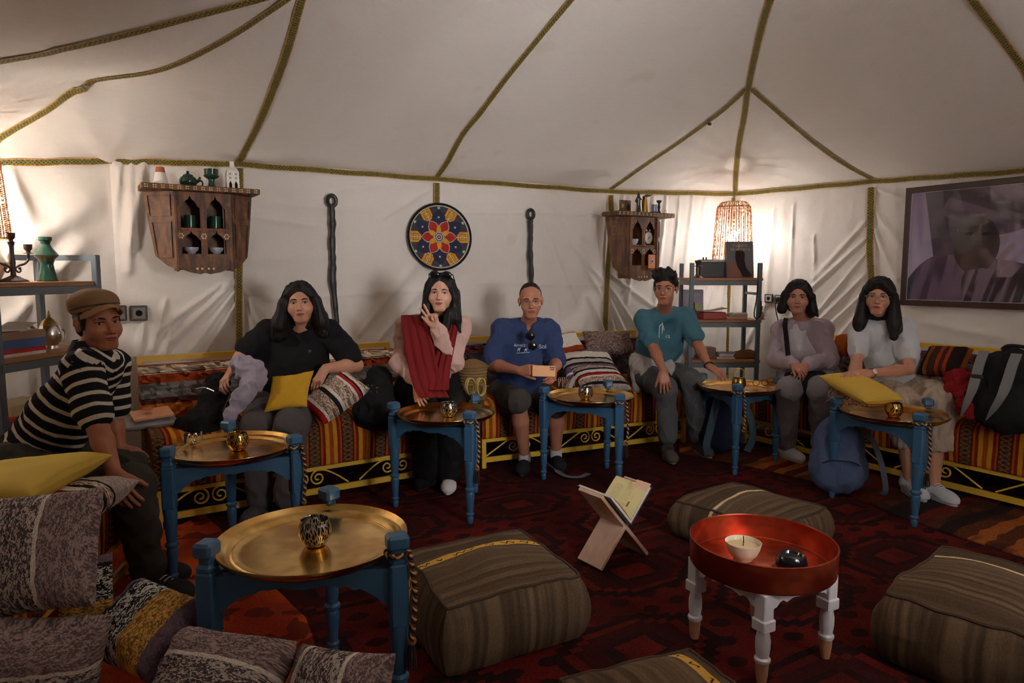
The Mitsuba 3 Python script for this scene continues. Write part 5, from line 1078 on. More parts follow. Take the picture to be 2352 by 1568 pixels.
# -------- the woman in lavender
def woman_lavender():
    k = thing('person', 'woman in a lavender shirt with chin-length black hair and a black bag strap', 'person')
    H = Head(at(1833, 682, 4.82), turn=-2, pitch=0, roll=-1, size=.232)
    J = dict(hr=(2.10, 5.02, .56), hl=(2.28, 4.96, .56), kr=at(1813, 893, 4.56), kl=at(1884, 893, 4.50), ar=at(1805, 1025, 4.84), al=at(1885, 1030, 4.72), sr=at(1797, 757, 4.92), sl=at(1889, 757, 4.90), er=at(1784, 826, 4.84), el=at(1904, 826, 4.80), wr=at(1823, 834, 4.60), wl=at(1850, 838, 4.58), neck=at(1842, 734, 4.92))
    hr = hand_prims(J['wr'], at(1838, 846, 4.53) - at(1823, 834, 4.60) , (-.1, -.8, .6), 1, .9, (.4, .45, .5, .5), .04, .4)
    hl = hand_prims(J['wl'], at(1836, 868, 4.51) - at(1850, 838, 4.58), (-.1, -.9, .35), 1, .9, (.25, .28, .3, .32), .06, .4)
    P, body, surf = add_body(k, J, H, [hr, hl], srgb(188, 132, 108), fat=1.08, arm=.040, ears=False, jaw=.061, cheek=.033); add_face(k, H, surf, smile=.003)
    n = H.f * A(1, 1, 0); c = A(*P['neck']); up = unit((P['sl'] + P['sr'] - P['hl'] - P['hr']) / 2)
    garment(k, 'blouse', top_prims(P, 1.06, .010, .2, .056, .05, hem=.06), 'matte', srgb(206, 200, 200), [neck_cut(H, P, .056), ell(c + n * .085 - up * .03, (.026, .05, .05), None, .006)], seed=18, amp=.003, scale=.06, cuts=[lambda X: abs((X - c) @ H.l) - .125], label='white blouse')
    garment(k, 'shirt', top_prims(P, 1.09, .018, 1.92, .060, .044, hem=.06), 'matte', srgb(176, 160, 172), [neck_cut(H, P, .060), cap(c + n * .16 + A(-.012, 0, .02), c + n * .20 - up * .40 + A(-.02, 0, 0), .078, .098)], seed=13, amp=.010, scale=.06, label='lavender shirt worn open')
    strip(k, 'bag_strap', [at(1806, 730, 4.90), at(1803, 745, 4.80), at(1806, 775, 4.735), at(1809, 805, 4.70), at(1813, 835, 4.66)], (-.35, -.93, .1), .032, 'matte', srgb(16, 16, 18), .004, label='black bag strap')
    garment(k, 'trousers', leg_prims(P, .020, 1.04, .078, .066, 1.90), 'matte', srgb(132, 128, 132), seed=14, amp=.007, cell=.007, label='light grey trousers')
    hair = [H.ell((0, -.016, .042), (.083, .100, .085)), H.ell((0, -.055, -.025), (.090, .056, .095)), H.cap((-.045, .052, .082), (-.080, .034, .01), .024, .028), H.cap((-.080, .03, .01), (-.098, .022, -.085), .030, .036), H.cap((.045, .052, .082), (.080, .032, .01), .022, .024), H.cap((.084, .012, .0), (.104, .005, -.09), .028, .026), H.cap((.095, .0, -.07), (.135, .01, -.128), .020, .006), H.cap((.06, -.03, -.03), (.09, -.02, -.11), .04, .032)]
    add_hair(k, H, hair, [H.ell((.002, .092, -.030), (.064, .072, .092))], seed=7, amp=.003, loose=(.118, .108, -.115))
    shoe(k, P['ar'] + A(0, -.02, 0), (.25, -1), srgb(226, 222, 224), srgb(200, 196, 196), laces=srgb(236, 234, 234)); shoe(k, P['al'], (.2, -1), srgb(226, 222, 224), srgb(200, 196, 196), laces=srgb(236, 234, 234))
    return P
P_LAV = woman_lavender()

# -------- the woman in white
def woman_white():
    k = thing('person', 'woman in a white T-shirt and long beige skirt with round glasses', 'person')
    H = Head(at(2019, 680, 4.24), turn=-5, pitch=-1, roll=-2, size=.226)
    J = dict(hr=(2.48, 4.48, .56), hl=(2.62, 4.36, .56), kr=(2.36, 4.09, .54), kl=at(2152, 922, 4.03), ar=at(2090, 1098, 4.02), al=at(2144, 1112, 3.94), sr=at(1974, 757, 4.32), sl=at(2078, 756, 4.26), er=at(1966, 840, 4.16), el=at(2088, 848, 4.12), wr=at(1962, 862, 3.98), wl=at(1998, 857, 3.96), neck=at(2028, 733, 4.32))
    hr = hand_prims(J['wr'], at(1948, 862, 3.88) - at(1962, 862, 3.98), (.0, -.5, .85), 1, .88, (.2, .25, .3, .3), .06, .45)
    hl = hand_prims(J['wl'], at(1950, 863, 3.92) - at(1998, 857, 3.96), (.1, -.65, .75), 1, .9, (.3, .32, .34, .36), .07, .4)
    P, body, surf = add_body(k, J, H, [hr, hl], SKIN_A, fat=.92, arm=.037, ears=False, jaw=.056); add_face(k, H, surf, lips=srgb(150, 66, 60), smile=-.0008)
    garment(k, 'tshirt', top_prims(P, .96, .012, .56, .058, .066, hem=-.02), 'matte', srgb(206, 208, 212), [neck_cut(H, P, .052)], seed=15, amp=.010, scale=.08, label='white T-shirt')
    hip = (P['hl'] + P['hr']) / 2
    sk = [cap(P['hl'] + A(0, 0, .06), P['hr'] + A(0, 0, .06), .118, None, .05), cap(P['hr'], P['kr'], .10, .09, .05), cap(P['hl'], P['kl'], .115, .10, .05), cap((P['hl'] + P['kl']) / 2 + A(.03, .0, -.01), P['kl'] + A(.09, .06, -.09), .09, .06, .06), cap(P['kr'], lerp(P['kr'], P['ar'], .66), .078, .062, .04), cap(P['kl'], lerp(P['kl'], P['al'], .74), .085, .074, .05), cap(P['kl'] + A(.02, .02, 0), lerp(P['kl'], P['al'], .70) + A(.05, .02, 0), .07, .05, .05)]
    cut = lambda X: (.285 if True else 0) - X[..., 2]
    garment(k, 'skirt', sk, 'matte', srgb(176, 158, 140), cuts=[cut], seed=16, amp=.014, scale=.05, stretch=(1.4, 1.4, .5), cell=.0055, label='long beige ruffled skirt')
    hair = [H.ell((0, -.016, .042), (.081, .099, .085)), H.ell((0, -.055, -.05), (.092, .058, .13))]
    for s, w in ((-1, 1.0), (1, 1.06)):
        hair += [H.cap((s * .050, .045, .082), (s * .082, .030, .0), .024, .024), H.cap((s * .082, .024, .0), (s * .092 * w, .032, -.17), .024, .036), H.cap((s * .092 * w, .03, -.16), (s * .098 * w, .045, -.245), .038, .024), H.cap((s * .075, -.02, -.03), (s * .10 * w, -.01, -.20), .042, .042)]
    hair += [H.cap((.022, .070, .092), (.066, .056, .03), .024, .020), H.cap((-.02, .070, .088), (-.062, .056, .040), .017, .015), H.cap((.03, .074, .080), (.055, .066, .045), .018, .014)]
    add_hair(k, H, hair, [H.ell((-.004, .094, -.036), (.064, .070, .086))], seed=8, amp=.003, loose=(.112, .104, -.25))
    glasses(k, H, surf, srgb(190, 180, 170), .024)
    w = P['wl']; d = unit(w - P['el']); u = unit(np.cross(d, (0, 0, 1))); v = np.cross(d, u)
    e = part(k, 'watch', tube([w - d * .02 + .026 * (u * math.cos(a) + v * math.sin(a)) for a in np.linspace(0, 2 * PI, 25)], .004, 6), 'satin', srgb(120, 60, 44), label='wrist watch with a white dial'); part(e, 'dial', mv(lathe([(0, 0), (.015, 0), (.016, .004), (0, .005)], 24), frame(w - d * .02 + A(-.0, -.026, .012), d, (0, -1, .5))), 'gloss', srgb(230, 228, 224))
    shoe(k, P['ar'], (-.05, -1), srgb(206, 206, 212), srgb(190, 190, 196), laces=srgb(230, 230, 234)); shoe(k, P['al'], (.16, -1), srgb(206, 206, 212), srgb(190, 190, 196), laces=srgb(230, 230, 234))
woman_white()
# ---------------------------------------------------------------- things on the walls
def carved_fn(p, n, uv):
    g = fbm(p.x * 40, p.y * 40, p.z * 9, 3); k = fbm(p.x * 60, p.y * 60, p.z * 60, 2)
    w = smoothstep(.62, .72, fbm(p.x * 22, p.y * 22, p.z * 22 + 3, 3))
    return mix(mix(col3(104, 64, 34), col3(62, 38, 22), smoothstep(.3, .7, g)), col3(150, 108, 62), w * .2) * (.75 + .5 * k)
pb('carved_wood', mikit.proc(carved_fn), .6)
INK = srgb(24, 16, 12)
def ogee(cx, z0, w, h):
    """An ogee arch opening w wide from z0, h high."""
    x = np.linspace(-1, 1, 41); a = abs(x); prof = np.interp(a, [0, .06, .18, .45, .62, .74, .88, 1.0], [1, .91, .84, .79, .72, .64, .61, .58])
    return Polygon([(cx - w / 2, z0)] + [(cx + w / 2 * t, z0 + h * q) for t, q in zip(x, prof)] + [(cx + w / 2, z0)])
def wall_cabinet(o, e, n, label, s=1.0, sz=1.0):
    """A hanging cabinet: middle with four ogee niches, two splayed wings, a wide top board; o is the middle of its top at the wall, e along, n out."""
    k = thing('wall_cabinet', label, 'wall cabinet', 'carved cabinets hung on the tent wall')
    M = np.eye(4); M[:3, 0], M[:3, 1], M[:3, 2], M[:3, 3] = A(*e) * s, -A(*n) * s, A(0, 0, sz), o     # x along, y into the wall, z up
    P = lambda m: mv(m, M); D = .17; W = .172
    H = -.50
    part(k, 'top_board', P(bbox(0, -D / 2 - .012, .016, .72, D + .06, .034, .004)), 'carved_wood')
    front = Polygon([(-W, -.004), (W, -.004), (W, H + .03), (W * .55, H), (.03, H - .012), (0, H - .004), (-.03, H - .012), (-W * .55, H), (-W, H + .03)])
    holes = [ogee(x, z, .118, h) for x in (-.078, .078) for z, h in ((-.225, .21), (-.385, .145))]
    for q in holes: front = front.difference(q)
    F = np.eye(4); F[:3, 0], F[:3, 1], F[:3, 2] = (1, 0, 0), (0, 0, 1), (0, -1, 0); F[1, 3] = -D + .012
    part(k, 'front_panel', P(mv(prism(front, .014), F)), 'carved_wood')
    part(k, 'back_panel', P(bbox(0, -.008, -.25, .30, .008, .47)), 'carved_wood'); part(k, 'side_panel', P(bbox(-W + .008, -D / 2, -.25, .012, D - .01, .48)), 'carved_wood'); part(k, 'side_panel', P(bbox(W - .008, -D / 2, -.25, .012, D - .01, .48)), 'carved_wood')
    for z in (-.235, -.395): part(k, 'shelf_board', P(bbox(0, -D / 2 - .003, z, .33, D - .02, .014)), 'carved_wood')
    part(k, 'divider', P(bbox(0, -D / 2, -.2, .010, D - .03, .4)), 'carved_wood')
    for sgn in (-1, 1):
        a, b = A(sgn * W, -D + .006), A(sgn * .335, -.004); ab = b - a; L = np.linalg.norm(ab)
        poly = Polygon([(0, -.004), (L, -.004), (L * .86, -.20), (L * .68, -.40), (L * .30, H + .04), (0, H + .02)])
        G = np.eye(4); u = ab / L; G[:3, 0] = (u[0], u[1], 0); G[:3, 1] = (0, 0, 1); G[:3, 2] = np.cross(G[:3, 0], G[:3, 1]); G[:3, 3] = (a[0], a[1], 0)
        w = part(k, 'wing', P(mv(prism(poly, .014), G)), 'carved_wood')
        for z, hh in ((-.09, .13), (-.30, .22)):
            fr = Polygon([(L * .1, z - hh / 2), (L * (.80 if z > -.2 else .60), z - hh / 2), (L * (.86 if z > -.2 else .74), z + hh / 2), (L * .1, z + hh / 2)]); fr = fr.difference(fr.buffer(-.005))
            part(w, 'moulding', P(mv(mv(prism(fr, .008), trimesh.transformations.translation_matrix((0, 0, -.008 if sgn < 0 else .012))), G)), 'carved_wood')
        part(k, 'pilaster', P(bbox(sgn * (W - .004), -D - .004, -.25, .020, .020, .49, .004)), 'carved_wood', label='moulded edge post')
    # inlay: small painted rosettes and beads, cream and ochre
    ins, bead = [], []
    def rosette(x, z, r, y=-D - .003):
        for j in range(6): ins.append(ball((x + r * math.cos(j * PI / 3), y, z + r * math.sin(j * PI / 3)), A(r * .42, .0025, r * .42), 1))
    for x in np.linspace(-.33, .33, 15): 
        for dx in (-1, 1):
            for dz in (-1, 1): ins.append(ball((x + dx * .0065, -D - .043, .016 + dz * .0065), A(.0045, .0025, .0045), 1))
    for x in (-.14, 0, .14): rosette(x, -.275, .014)
    for x in (-.165, 0, .165):
        for z in np.arange(-.385, -.06, .016):
            if -.30 < z < -.215: continue
            bead.append(ball((x * .96, -D - .003, z), A(.0045, .003, .005), 1))
    for x in np.linspace(-.15, .15, 26): bead.append(ball((x, -D - .003, -.235), A(.0035, .003, .007), 1))
    for x in (-.05, -.02, .02, .05): ins.append(ball((x, -D - .003, H + .022), A(.008, .0025, .008), 1))
    kk = part(k, 'inlay', P(cat(ins)), 'matte', srgb(206, 178, 128), smooth=True, label='cream painted flowers'); labels.setdefault(kk, {})['kind'] = 'stuff'
    kk = part(k, 'bead_border', P(cat(bead)), 'matte', srgb(150, 84, 52), smooth=True); labels.setdefault(kk, {})['kind'] = 'stuff'
    return P, D
GREEN = srgb(16, 46, 36)
def left_cabinet():
    q, e, n = wall_at(1, 455, 440, .02); e = unit(e + WALLS[2][1]); n = unit(n + WALLS[2][2]); n = A(e[1], -e[0], 0)
    P, D = wall_cabinet(at(455, 446, 4.16), e, n, 'larger carved cabinet on the left wall with green cups and white bowls', .88, .93)
    T = lambda m, x, y, z: P(m.apply_translation((x, -y, z)))
    z = .0335
    v = thing('cone_vase', 'white cone-shaped vase with a terracotta top, leftmost on the larger cabinet', 'vase'); part(v, 'base', T(lathe([(0, 0), (.044, 0), (.046, .006), (.030, .075), (0, .075)], 32), -.235, .10, z), 'satin', srgb(226, 220, 210)); part(v, 'neck', T(lathe([(0, .075), (.030, .075), (.024, .108), (.021, .108), (.021, .1), (0, .1)], 32), -.235, .10, z), 'matte', srgb(170, 100, 62), label='bare terracotta top')
    t = thing('teapot', 'small green glazed teapot on top of the larger wall cabinet', 'teapot'); b = lathe([(0, 0), (.04, 0), (.052, .02), (.054, .04), (.044, .058), (.030, .064), (0, .064)], 32)
    part(t, 'body', T(b, -.072, .10, z), 'gloss', GREEN); part(t, 'lid', T(lathe([(0, .062), (.034, .062), (.030, .072), (.012, .080), (.007, .086), (.010, .094), (0, .098)], 24), -.072, .10, z), 'gloss', GREEN)
    part(t, 'spout', T(tube(curve([(.045, 0, .03), (.066, 0, .045), (.074, 0, .064)], 5), np.linspace(.012, .006, 11), 8), -.072, .10, z), 'gloss', GREEN); part(t, 'handle', T(tube(curve([(.05, 0, .035), (.078, 0, .038), (.086, 0, .02), (.078, 0, .004)], 5), .005, 8), -.072, .12, z), 'gloss', GREEN)
    g = solo('goblet', T(lathe([(0, 0), (.032, 0), (.022, .02), (.019, .045), (.022, .056), (.045, .068), (.050, .078), (.044, .084), (.046, .118), (.042, .118), (.038, .086), (0, .080)], 32), .072, .10, z), 'gloss', srgb(26, 58, 46), 'green glazed goblet-shaped candle stand on the larger wall cabinet', 'goblet')
    w = thing('lantern_bottle', 'tall white pierced ceramic bottle, rightmost on the larger cabinet', 'lantern'); Wb = lathe([(0, 0), (.038, 0), (.040, .01), (.038, .11), (.030, .128), (.014, .142), (.012, .176), (.014, .178), (.010, .178), (.009, .14), (0, .13)], 4)
    Wb.apply_transform(rotz(PI / 4)); Wb.vertices *= A(1.45, 1, 1); part(w, 'body', T(Wb, .205, .10, z), 'satin', srgb(222, 216, 206))
    hol = []
    for x in (-.018, .018):
        for zz in (.07, .095): 
            for j in range(5): hol.append(ball((x * 1.0 + .0055 * math.cos(j * 1.257), -.0275, zz + .0055 * math.sin(j * 1.257)), A(.0024, .0015, .0024), 1))
    part(w, 'dark_hole_dots', T(cat(hol), .205, .10, z), 'matte', INK)  # dark pieces set on the surface in place of cut openings
    for x in (-.018, .018): part(w, 'dark_arch_plate', T(mv(prism(ogee(0, 0, .018, .045), .002), frame((x, -.0268, .008), (1, 0, 0), (0, -1, 0))), .205, .10, z), 'matte', INK)
    for x in (-.074, .082): solo('cup', T(lathe([(0, 0), (.034, 0), (.037, .02), (.036, .082), (.033, .082), (.033, .01), (0, .01)], 28), x, .11, -.227), 'gloss', srgb(20, 60, 45), 'green glazed cup in the %s upper niche of the larger cabinet' % ('left' if x < 0 else 'right'), 'cup', 'green cups in the larger cabinet')
    for x in (-.074, .08): solo('bowl', T(lathe([(0, 0), (.022, 0), (.024, .008), (.042, .026), (.047, .044), (.044, .044), (.038, .026), (0, .012)], 28), x, .115, -.387), 'satin', srgb(190, 192, 200), 'white patterned bowl in the %s lower niche of the larger cabinet' % ('left' if x < 0 else 'right'), 'bowl', 'white bowls in the larger cabinet')
left_cabinet()
def right_cabinet():
    e = unit(A(.86, .51, 0)); n = A(e[1], -e[0], 0)
    P, D = wall_cabinet(at(1452, 500, 5.80), e, n, 'smaller carved cabinet on the wall above the man in teal, with a clock', .86, 1.03)
    T = lambda m, x, y, z: P(m.apply_translation((x, -y, z))); z = .0335
    for i, x in enumerate((-.235, -.165)):
        b = thing('photo_frame', ('tiny carved frame with a star, leftmost' if i == 0 else 'tiny carved frame with an arch, second from left') + ' on the smaller cabinet', 'frame'); part(b, 'frame', T(bbox(0, 0, .045, .066, .012, .088, .003), x, .13, z), 'carved_wood')
        if i: part(b, 'arch', T(mv(prism(ogee(0, 0, .034, .06), .003), frame((0, -.0065, .012), (1, 0, 0), (0, -1, 0))), x, .13, z), 'matte', INK)
        else: part(b, 'star', T(cat([bar((-.02 * math.cos(a), -.008, .045 - .02 * math.sin(a)), (.02 * math.cos(a), -.008, .045 + .02 * math.sin(a)), .003) for a in (0, PI / 4, PI / 2, 3 * PI / 4)]), x, .13, z), 'matte', srgb(196, 170, 110))
    q = [cap((-.02, 0, 0), (-.012, 0, .06), .012, .011), cap((.014, 0, 0), (.002, 0, .06), .012, .011), cap((-.006, 0, .06), (-.008, 0, .11), .016, .020), cap((-.008, 0, .13), (-.006, 0, .145), .012, .011), cap((-.026, 0, .112), (-.042, 0, .09), .008, .006), cap((-.042, 0, .09), (-.022, 0, .075), .006, .006), cap((.008, 0, .112), (.03, 0, .105), .008, .006)]
    solo('statuette', T(sdf_mesh(q, (), .003, .008), -.02, .12, z), 'gloss', srgb(30, 32, 30), 'dark metal standing figurine on the smaller wall cabinet', 'statue', smooth=True)
    p = thing('ewer', 'tall brass jug with a long black beak on the smaller wall cabinet', 'jug'); part(p, 'body', T(lathe([(0, 0), (.030, 0), (.030, .01), (.018, .11), (.020, .125), (0, .125)], 24), .055, .12, z), 'metal_dull', srgb(190, 140, 66)); part(p, 'beak', T(tube(curve([(-.02, 0, .118), (.02, 0, .135), (.06, 0, .14), (.085, 0, .15)], 5), np.linspace(.016, .003, 16), 8), .055, .12, z), 'gloss', srgb(28, 26, 26)); part(p, 'handle', T(tube(curve([(-.018, 0, .12), (-.034, 0, .08), (-.026, 0, .02)], 5), .006, 8), .055, .12, z), 'gloss', srgb(28, 26, 26))
    c = thing('mug', 'blue and white mug on a saucer on the smaller wall cabinet', 'mug'); part(c, 'mug', T(lathe([(0, .01), (.026, .01), (.028, .02), (.031, .07), (.028, .07), (.026, .02), (0, .018)], 24), .165, .13, z), 'gloss', srgb(130, 136, 160)); part(c, 'saucer', T(lathe([(0, 0), (.03, 0), (.044, .012), (.03, .006), (0, .005)], 24), .165, .13, z), 'gloss', srgb(110, 116, 140))
    solo('candlestick', T(lathe([(0, 0), (.020, 0), (.018, .01), (.010, .03), (.015, .05), (.010, .07), (.012, .085), (.024, .092), (.024, .105), (0, .105)], 20), .225, .13, z), 'gloss', srgb(30, 30, 34), 'small dark candlestick, rightmost tall piece on the smaller cabinet', 'candlestick')
    solo('ring', T(mv(tube([(.012 * math.cos(a), 0, .016 + .016 * math.sin(a)) for a in np.linspace(0, 2 * PI, 25)], .003, 6), np.eye(4)), .29, .15, z), 'metal_dull', srgb(170, 150, 120), 'small metal ring standing at the right end of the smaller cabinet', 'ring')
    solo('bowl', T(lathe([(0, 0), (.024, 0), (.04, .02), (.048, .05), (.044, .05), (.036, .02), (0, .012)], 28), -.08, .12, -.227), 'gloss', srgb(196, 198, 204), 'white bowl in the upper left niche of the smaller cabinet', 'bowl')
    a = thing('alarm_clock', 'round silver alarm clock in the upper right niche of the smaller cabinet', 'clock'); Mx = frame((0, 0, .062), (1, 0, 0), (0, -1, 0))
    part(a, 'case', T(mv(lathe([(0, -.02), (.048, -.02), (.052, .0), (.052, .012), (.047, .014), (.046, .008), (0, .008)], 36), Mx), .082, .14, -.227), 'metal_dull', srgb(180, 176, 170)); part(a, 'dial', T(mv(lathe([(0, .009), (.045, .009), (.045, .0095), (0, .0095)], 36), Mx), .082, .14, -.227), 'matte', srgb(206, 198, 180))
    part(a, 'hands', T(mv(cat([bar((0, 0, .011), (.022, .010, .011), .004, .001), bar((0, 0, .011), (-.012, -.010, .011), .004, .001)]), Mx), .082, .14, -.227), 'matte', INK); part(a, 'bell', T(cat([ball((-.022, 0, .122), A(.014, .01, .012), 2), ball((.022, 0, .122), A(.014, .01, .012), 2)]), .082, .14, -.227), 'metal', srgb(190, 186, 180)); part(a, 'foot', T(cat([bar((-.03, 0, .02), (-.036, 0, 0), .008), bar((.03, 0, .02), (.036, 0, 0), .008)]), .082, .14, -.227), 'metal_dull', srgb(180, 176, 170))
    f = thing('picture_frame', 'small orange framed picture in the lower right niche of the smaller cabinet', 'frame'); part(f, 'frame', T(bbox(0, 0, .045, .085, .012, .11, .003), .09, .19, -.40), 'matte', srgb(214, 140, 100)); part(f, 'picture', T(mv(lathe([(0, 0), (.02, 0), (.02, .002), (0, .002)], 24), frame((0, -.007, .05), (1, 0, 0), (0, -1, 0))), .09, .19, -.40), 'matte', srgb(180, 170, 190)); part(f, 'figure', T(ball((0, -.010, .047), A(.011, .002, .008), 2), .09, .19, -.40), 'matte', srgb(60, 60, 80))
right_cabinet()

# the woven plate
def plate_fn(p, n, uv):
    x, y = uv.x, uv.y; r = dr.sqrt(x * x + y * y); a = dr.atan2(y, x) / (PI / 3) + .5; k = dr.floor(a); f = a - k - .5
    # hexagonal star: six petals from overlapping leaves
    u = r * dr.cos(f * PI / 3); v = r * dr.sin(f * PI / 3)
    a2 = dr.atan2(y, x) / (PI / 3); f2 = a2 - dr.floor(a2) - .5; u2, v2 = r * dr.cos(f2 * PI / 3), r * dr.sin(f2 * PI / 3)
    navy, red, gold, cream, green, purp, brn = col3(30, 32, 62), col3(166, 38, 26), col3(206, 150, 44), col3(200, 180, 166), col3(26, 66, 60), col3(74, 42, 60), col3(110, 60, 30)
    c = dr.select(noise(x * 9, y * 9, 1) > .5, purp, col3(60, 34, 52))
    c = dr.select((u2 > .78) & (dr.abs(v2) < (u2 - .70) * 1.1), green, c); d = dr.abs(u2 - .88) + dr.abs(v2) * .8; c = dr.select((d < .045) & (u2 > .8), cream, c)
    sq = dr.maximum(dr.abs(u - .745), dr.abs(v) - .02 * (u - .745)); c = dr.select(sq < .165, gold, c); c = dr.select((sq > .085) & (sq < .10), brn, c); c = dr.select(sq < .025, navy, c)
    leaf = dr.abs(v2) - .22 * dr.sin(dr.clip((u2 - .30) / .54, 0, 1) * PI); c = dr.select((leaf < 0.0) & (u2 > .3) & (u2 < .84), navy, c); c = dr.select((dr.square(u2 - .60) + v2 * v2) < .0009, cream, c)
    leaf2 = dr.abs(v) - .15 * dr.sin(dr.clip((u - .16) / .40, 0, 1) * PI); c = dr.select(dr.abs(leaf2) < .012, cream, dr.select((leaf2 < 0) & (u > .16) & (u < .56), red, c))
    leaf3 = dr.abs(v2) - .075 * dr.sin(dr.clip((u2 - .10) / .28, 0, 1) * PI); c = dr.select((leaf3 < 0) & (u2 > .1) & (u2 < .38), gold, c)
    c = dr.select(r < .15, dr.select(r < .03, cream, dr.select(r < .06, navy, dr.select(r < .1, cream, dr.select(r < .125, navy, cream)))), c)
    c = dr.select(r > .955, col3(24, 22, 30), dr.select(r > .925, cream, c))
    ring = r / .022; return c * (.72 + .4 * dr.abs(ring - dr.floor(ring) - .5) * 2 * (.6 + .8 * noise(a * 40, r * 40, 2)))
pb('woven_plate', mikit.proc(plate_fn), .85)
def plate():
    q, e, n = wall_at(2, 1007, 545, .035); n = unit(n * .9 + A(.10, -.55, .10)); e = unit(np.cross((0, 0, 1), n)); up = np.cross(n, e); R = .245
    N = 24; rr = np.linspace(0, 1, N); aa = np.linspace(0, 2 * PI, 73); G = np.array([[q + R * r * (e * math.cos(a) + up * math.sin(a)) + n * (.016 + .022 * r ** 3 + (.006 if r > .94 else 0)) for a in aa] for r in rr])
    g = grid(G); back = grid(G - n * .012); back.faces = back.faces[:, ::-1]; uv = np.array([[(r * math.cos(a), r * math.sin(a)) for a in aa] for r in rr]).reshape(-1, 2)
    k = thing('woven_plate', 'round coiled plate with a star pattern in red, navy and gold on the wall', 'plate'); part(k, 'face', cat([g, back]), 'woven_plate', uv=np.vstack([uv, uv]))
    part(k, 'rim', tube([q + R * (e * math.cos(a) + up * math.sin(a)) + n * .040 for a in np.linspace(0, 2 * PI, 97)], .007, 8), 'matte', srgb(22, 20, 26))
plate()

def stake(i, ring, rows, R, label):
    """A forged tent stake: an eye on top of a knobbly tapering shaft."""
    k = thing('iron_stake', label, 'stake', 'forged stakes on the wall'); P = [wall_at(i, x, y, .045)[0] for x, y in rows]; c = curve(P, 14); N = len(c)
    rng = np.random.default_rng(int(ring[0])); t = np.linspace(0, 1, N); r = np.interp(t, [0, .5, .9, 1], [.023, .023, .017, .012]) * (1 + .36 * np.interp(t, np.linspace(0, 1, 26), rng.uniform(-1, 1, 26) * np.linspace(1, .15, 26)))
    part(k, 'shaft', tube(c, r, 10), 'satin', srgb(26, 24, 24)); o, e, n = wall_at(i, ring[0], ring[1], .045)
    part(k, 'eye', tube([o + R * (e * math.cos(a) * .82 + A(0, 0, 1) * math.sin(a)) for a in np.linspace(0, 2 * PI, 41)], .0135, 10), 'satin', srgb(26, 24, 24))
stake(2, (762, 461), [(762, 474), (764, 520), (763, 560), (765, 600), (764, 640), (768, 680), (772, 720), (776, 757)], .036, 'dark forged iron stake hanging left of the woven plate')
stake(3, (1219, 492), [(1218, 506), (1219, 540), (1218, 580), (1220, 620), (1221, 680), (1222, 760)], .036, 'dark forged iron stake hanging above the man in the blue shirt')

# the portrait under glass
def portrait_fn(p, n, uv):
    x, y = uv.x, uv.y                                    # 0..1 across, 0..1 upwards
    f = fbm(x * 5 + y * 2, y * 14 - x * 6, 1, 3); g = noise(x * 26 - y * 12, y * 5 + x * 7, 3)
    bg = mix(col3(168, 160, 182), col3(128, 112, 138), smoothstep(.1, .9, y))
    c = bg
    drape = (x > .075 + .11 * (1 - y)) & (x < .26) & (y > .36); c = dr.select(drape, mix(col3(70, 58, 72), col3(50, 40, 52), f), c)
    tx, ty = (x - .43) / .25, (y - .82) / .24; tur = tx * tx + ty * ty < 1; c = dr.select(tur, mix(col3(92, 76, 92), col3(58, 46, 58), smoothstep(.3, .7, noise(y * 22 + x * 14, x * 3, 12))), c)
    shoulder = y < .42 - 7.0 * dr.square(dr.minimum(x - .18, 0)) - .5 * dr.square(dr.maximum(x - .18, 0)); c = dr.select(shoulder, mix(col3(96, 78, 100), col3(56, 42, 58), smoothstep(.3, .7, noise(x * 30 - y * 3, y * 3, 11))), c)
    fx, fy = (x - .36) / .115, (y - .50) / .25; face = fx * fx + fy * fy < 1; c = dr.select(face, mix(col3(66, 52, 50), col3(30, 22, 26), smoothstep(.25, .75, noise(x * 16, y * 3, 5))), c)
    eye = (dr.square((x - .325) / .025) + dr.square((y - .60) / .016) < 1) | (dr.square((x - .41) / .025) + dr.square((y - .595) / .016) < 1); c = dr.select(eye, col3(18, 14, 16), c)
    scarf = (y < .30 - .25 * dr.abs(x - .4)) & (x > .30) & (x < .62); c = dr.select(scarf, mix(col3(40, 30, 40), col3(110, 94, 110), smoothstep(.45, .75, noise(x * 55 - y * 9, y * 3, 13))), c)
    right = (x > .47) & (y < .75) & (y > .22) & ~tur & ~face; c = dr.select(right & (x < .62), mix(c, col3(130, 114, 124), smoothstep(.45, .75, g)), c)
    return c * 1.3
pb('portrait_print', mikit.proc(portrait_fn), .6)
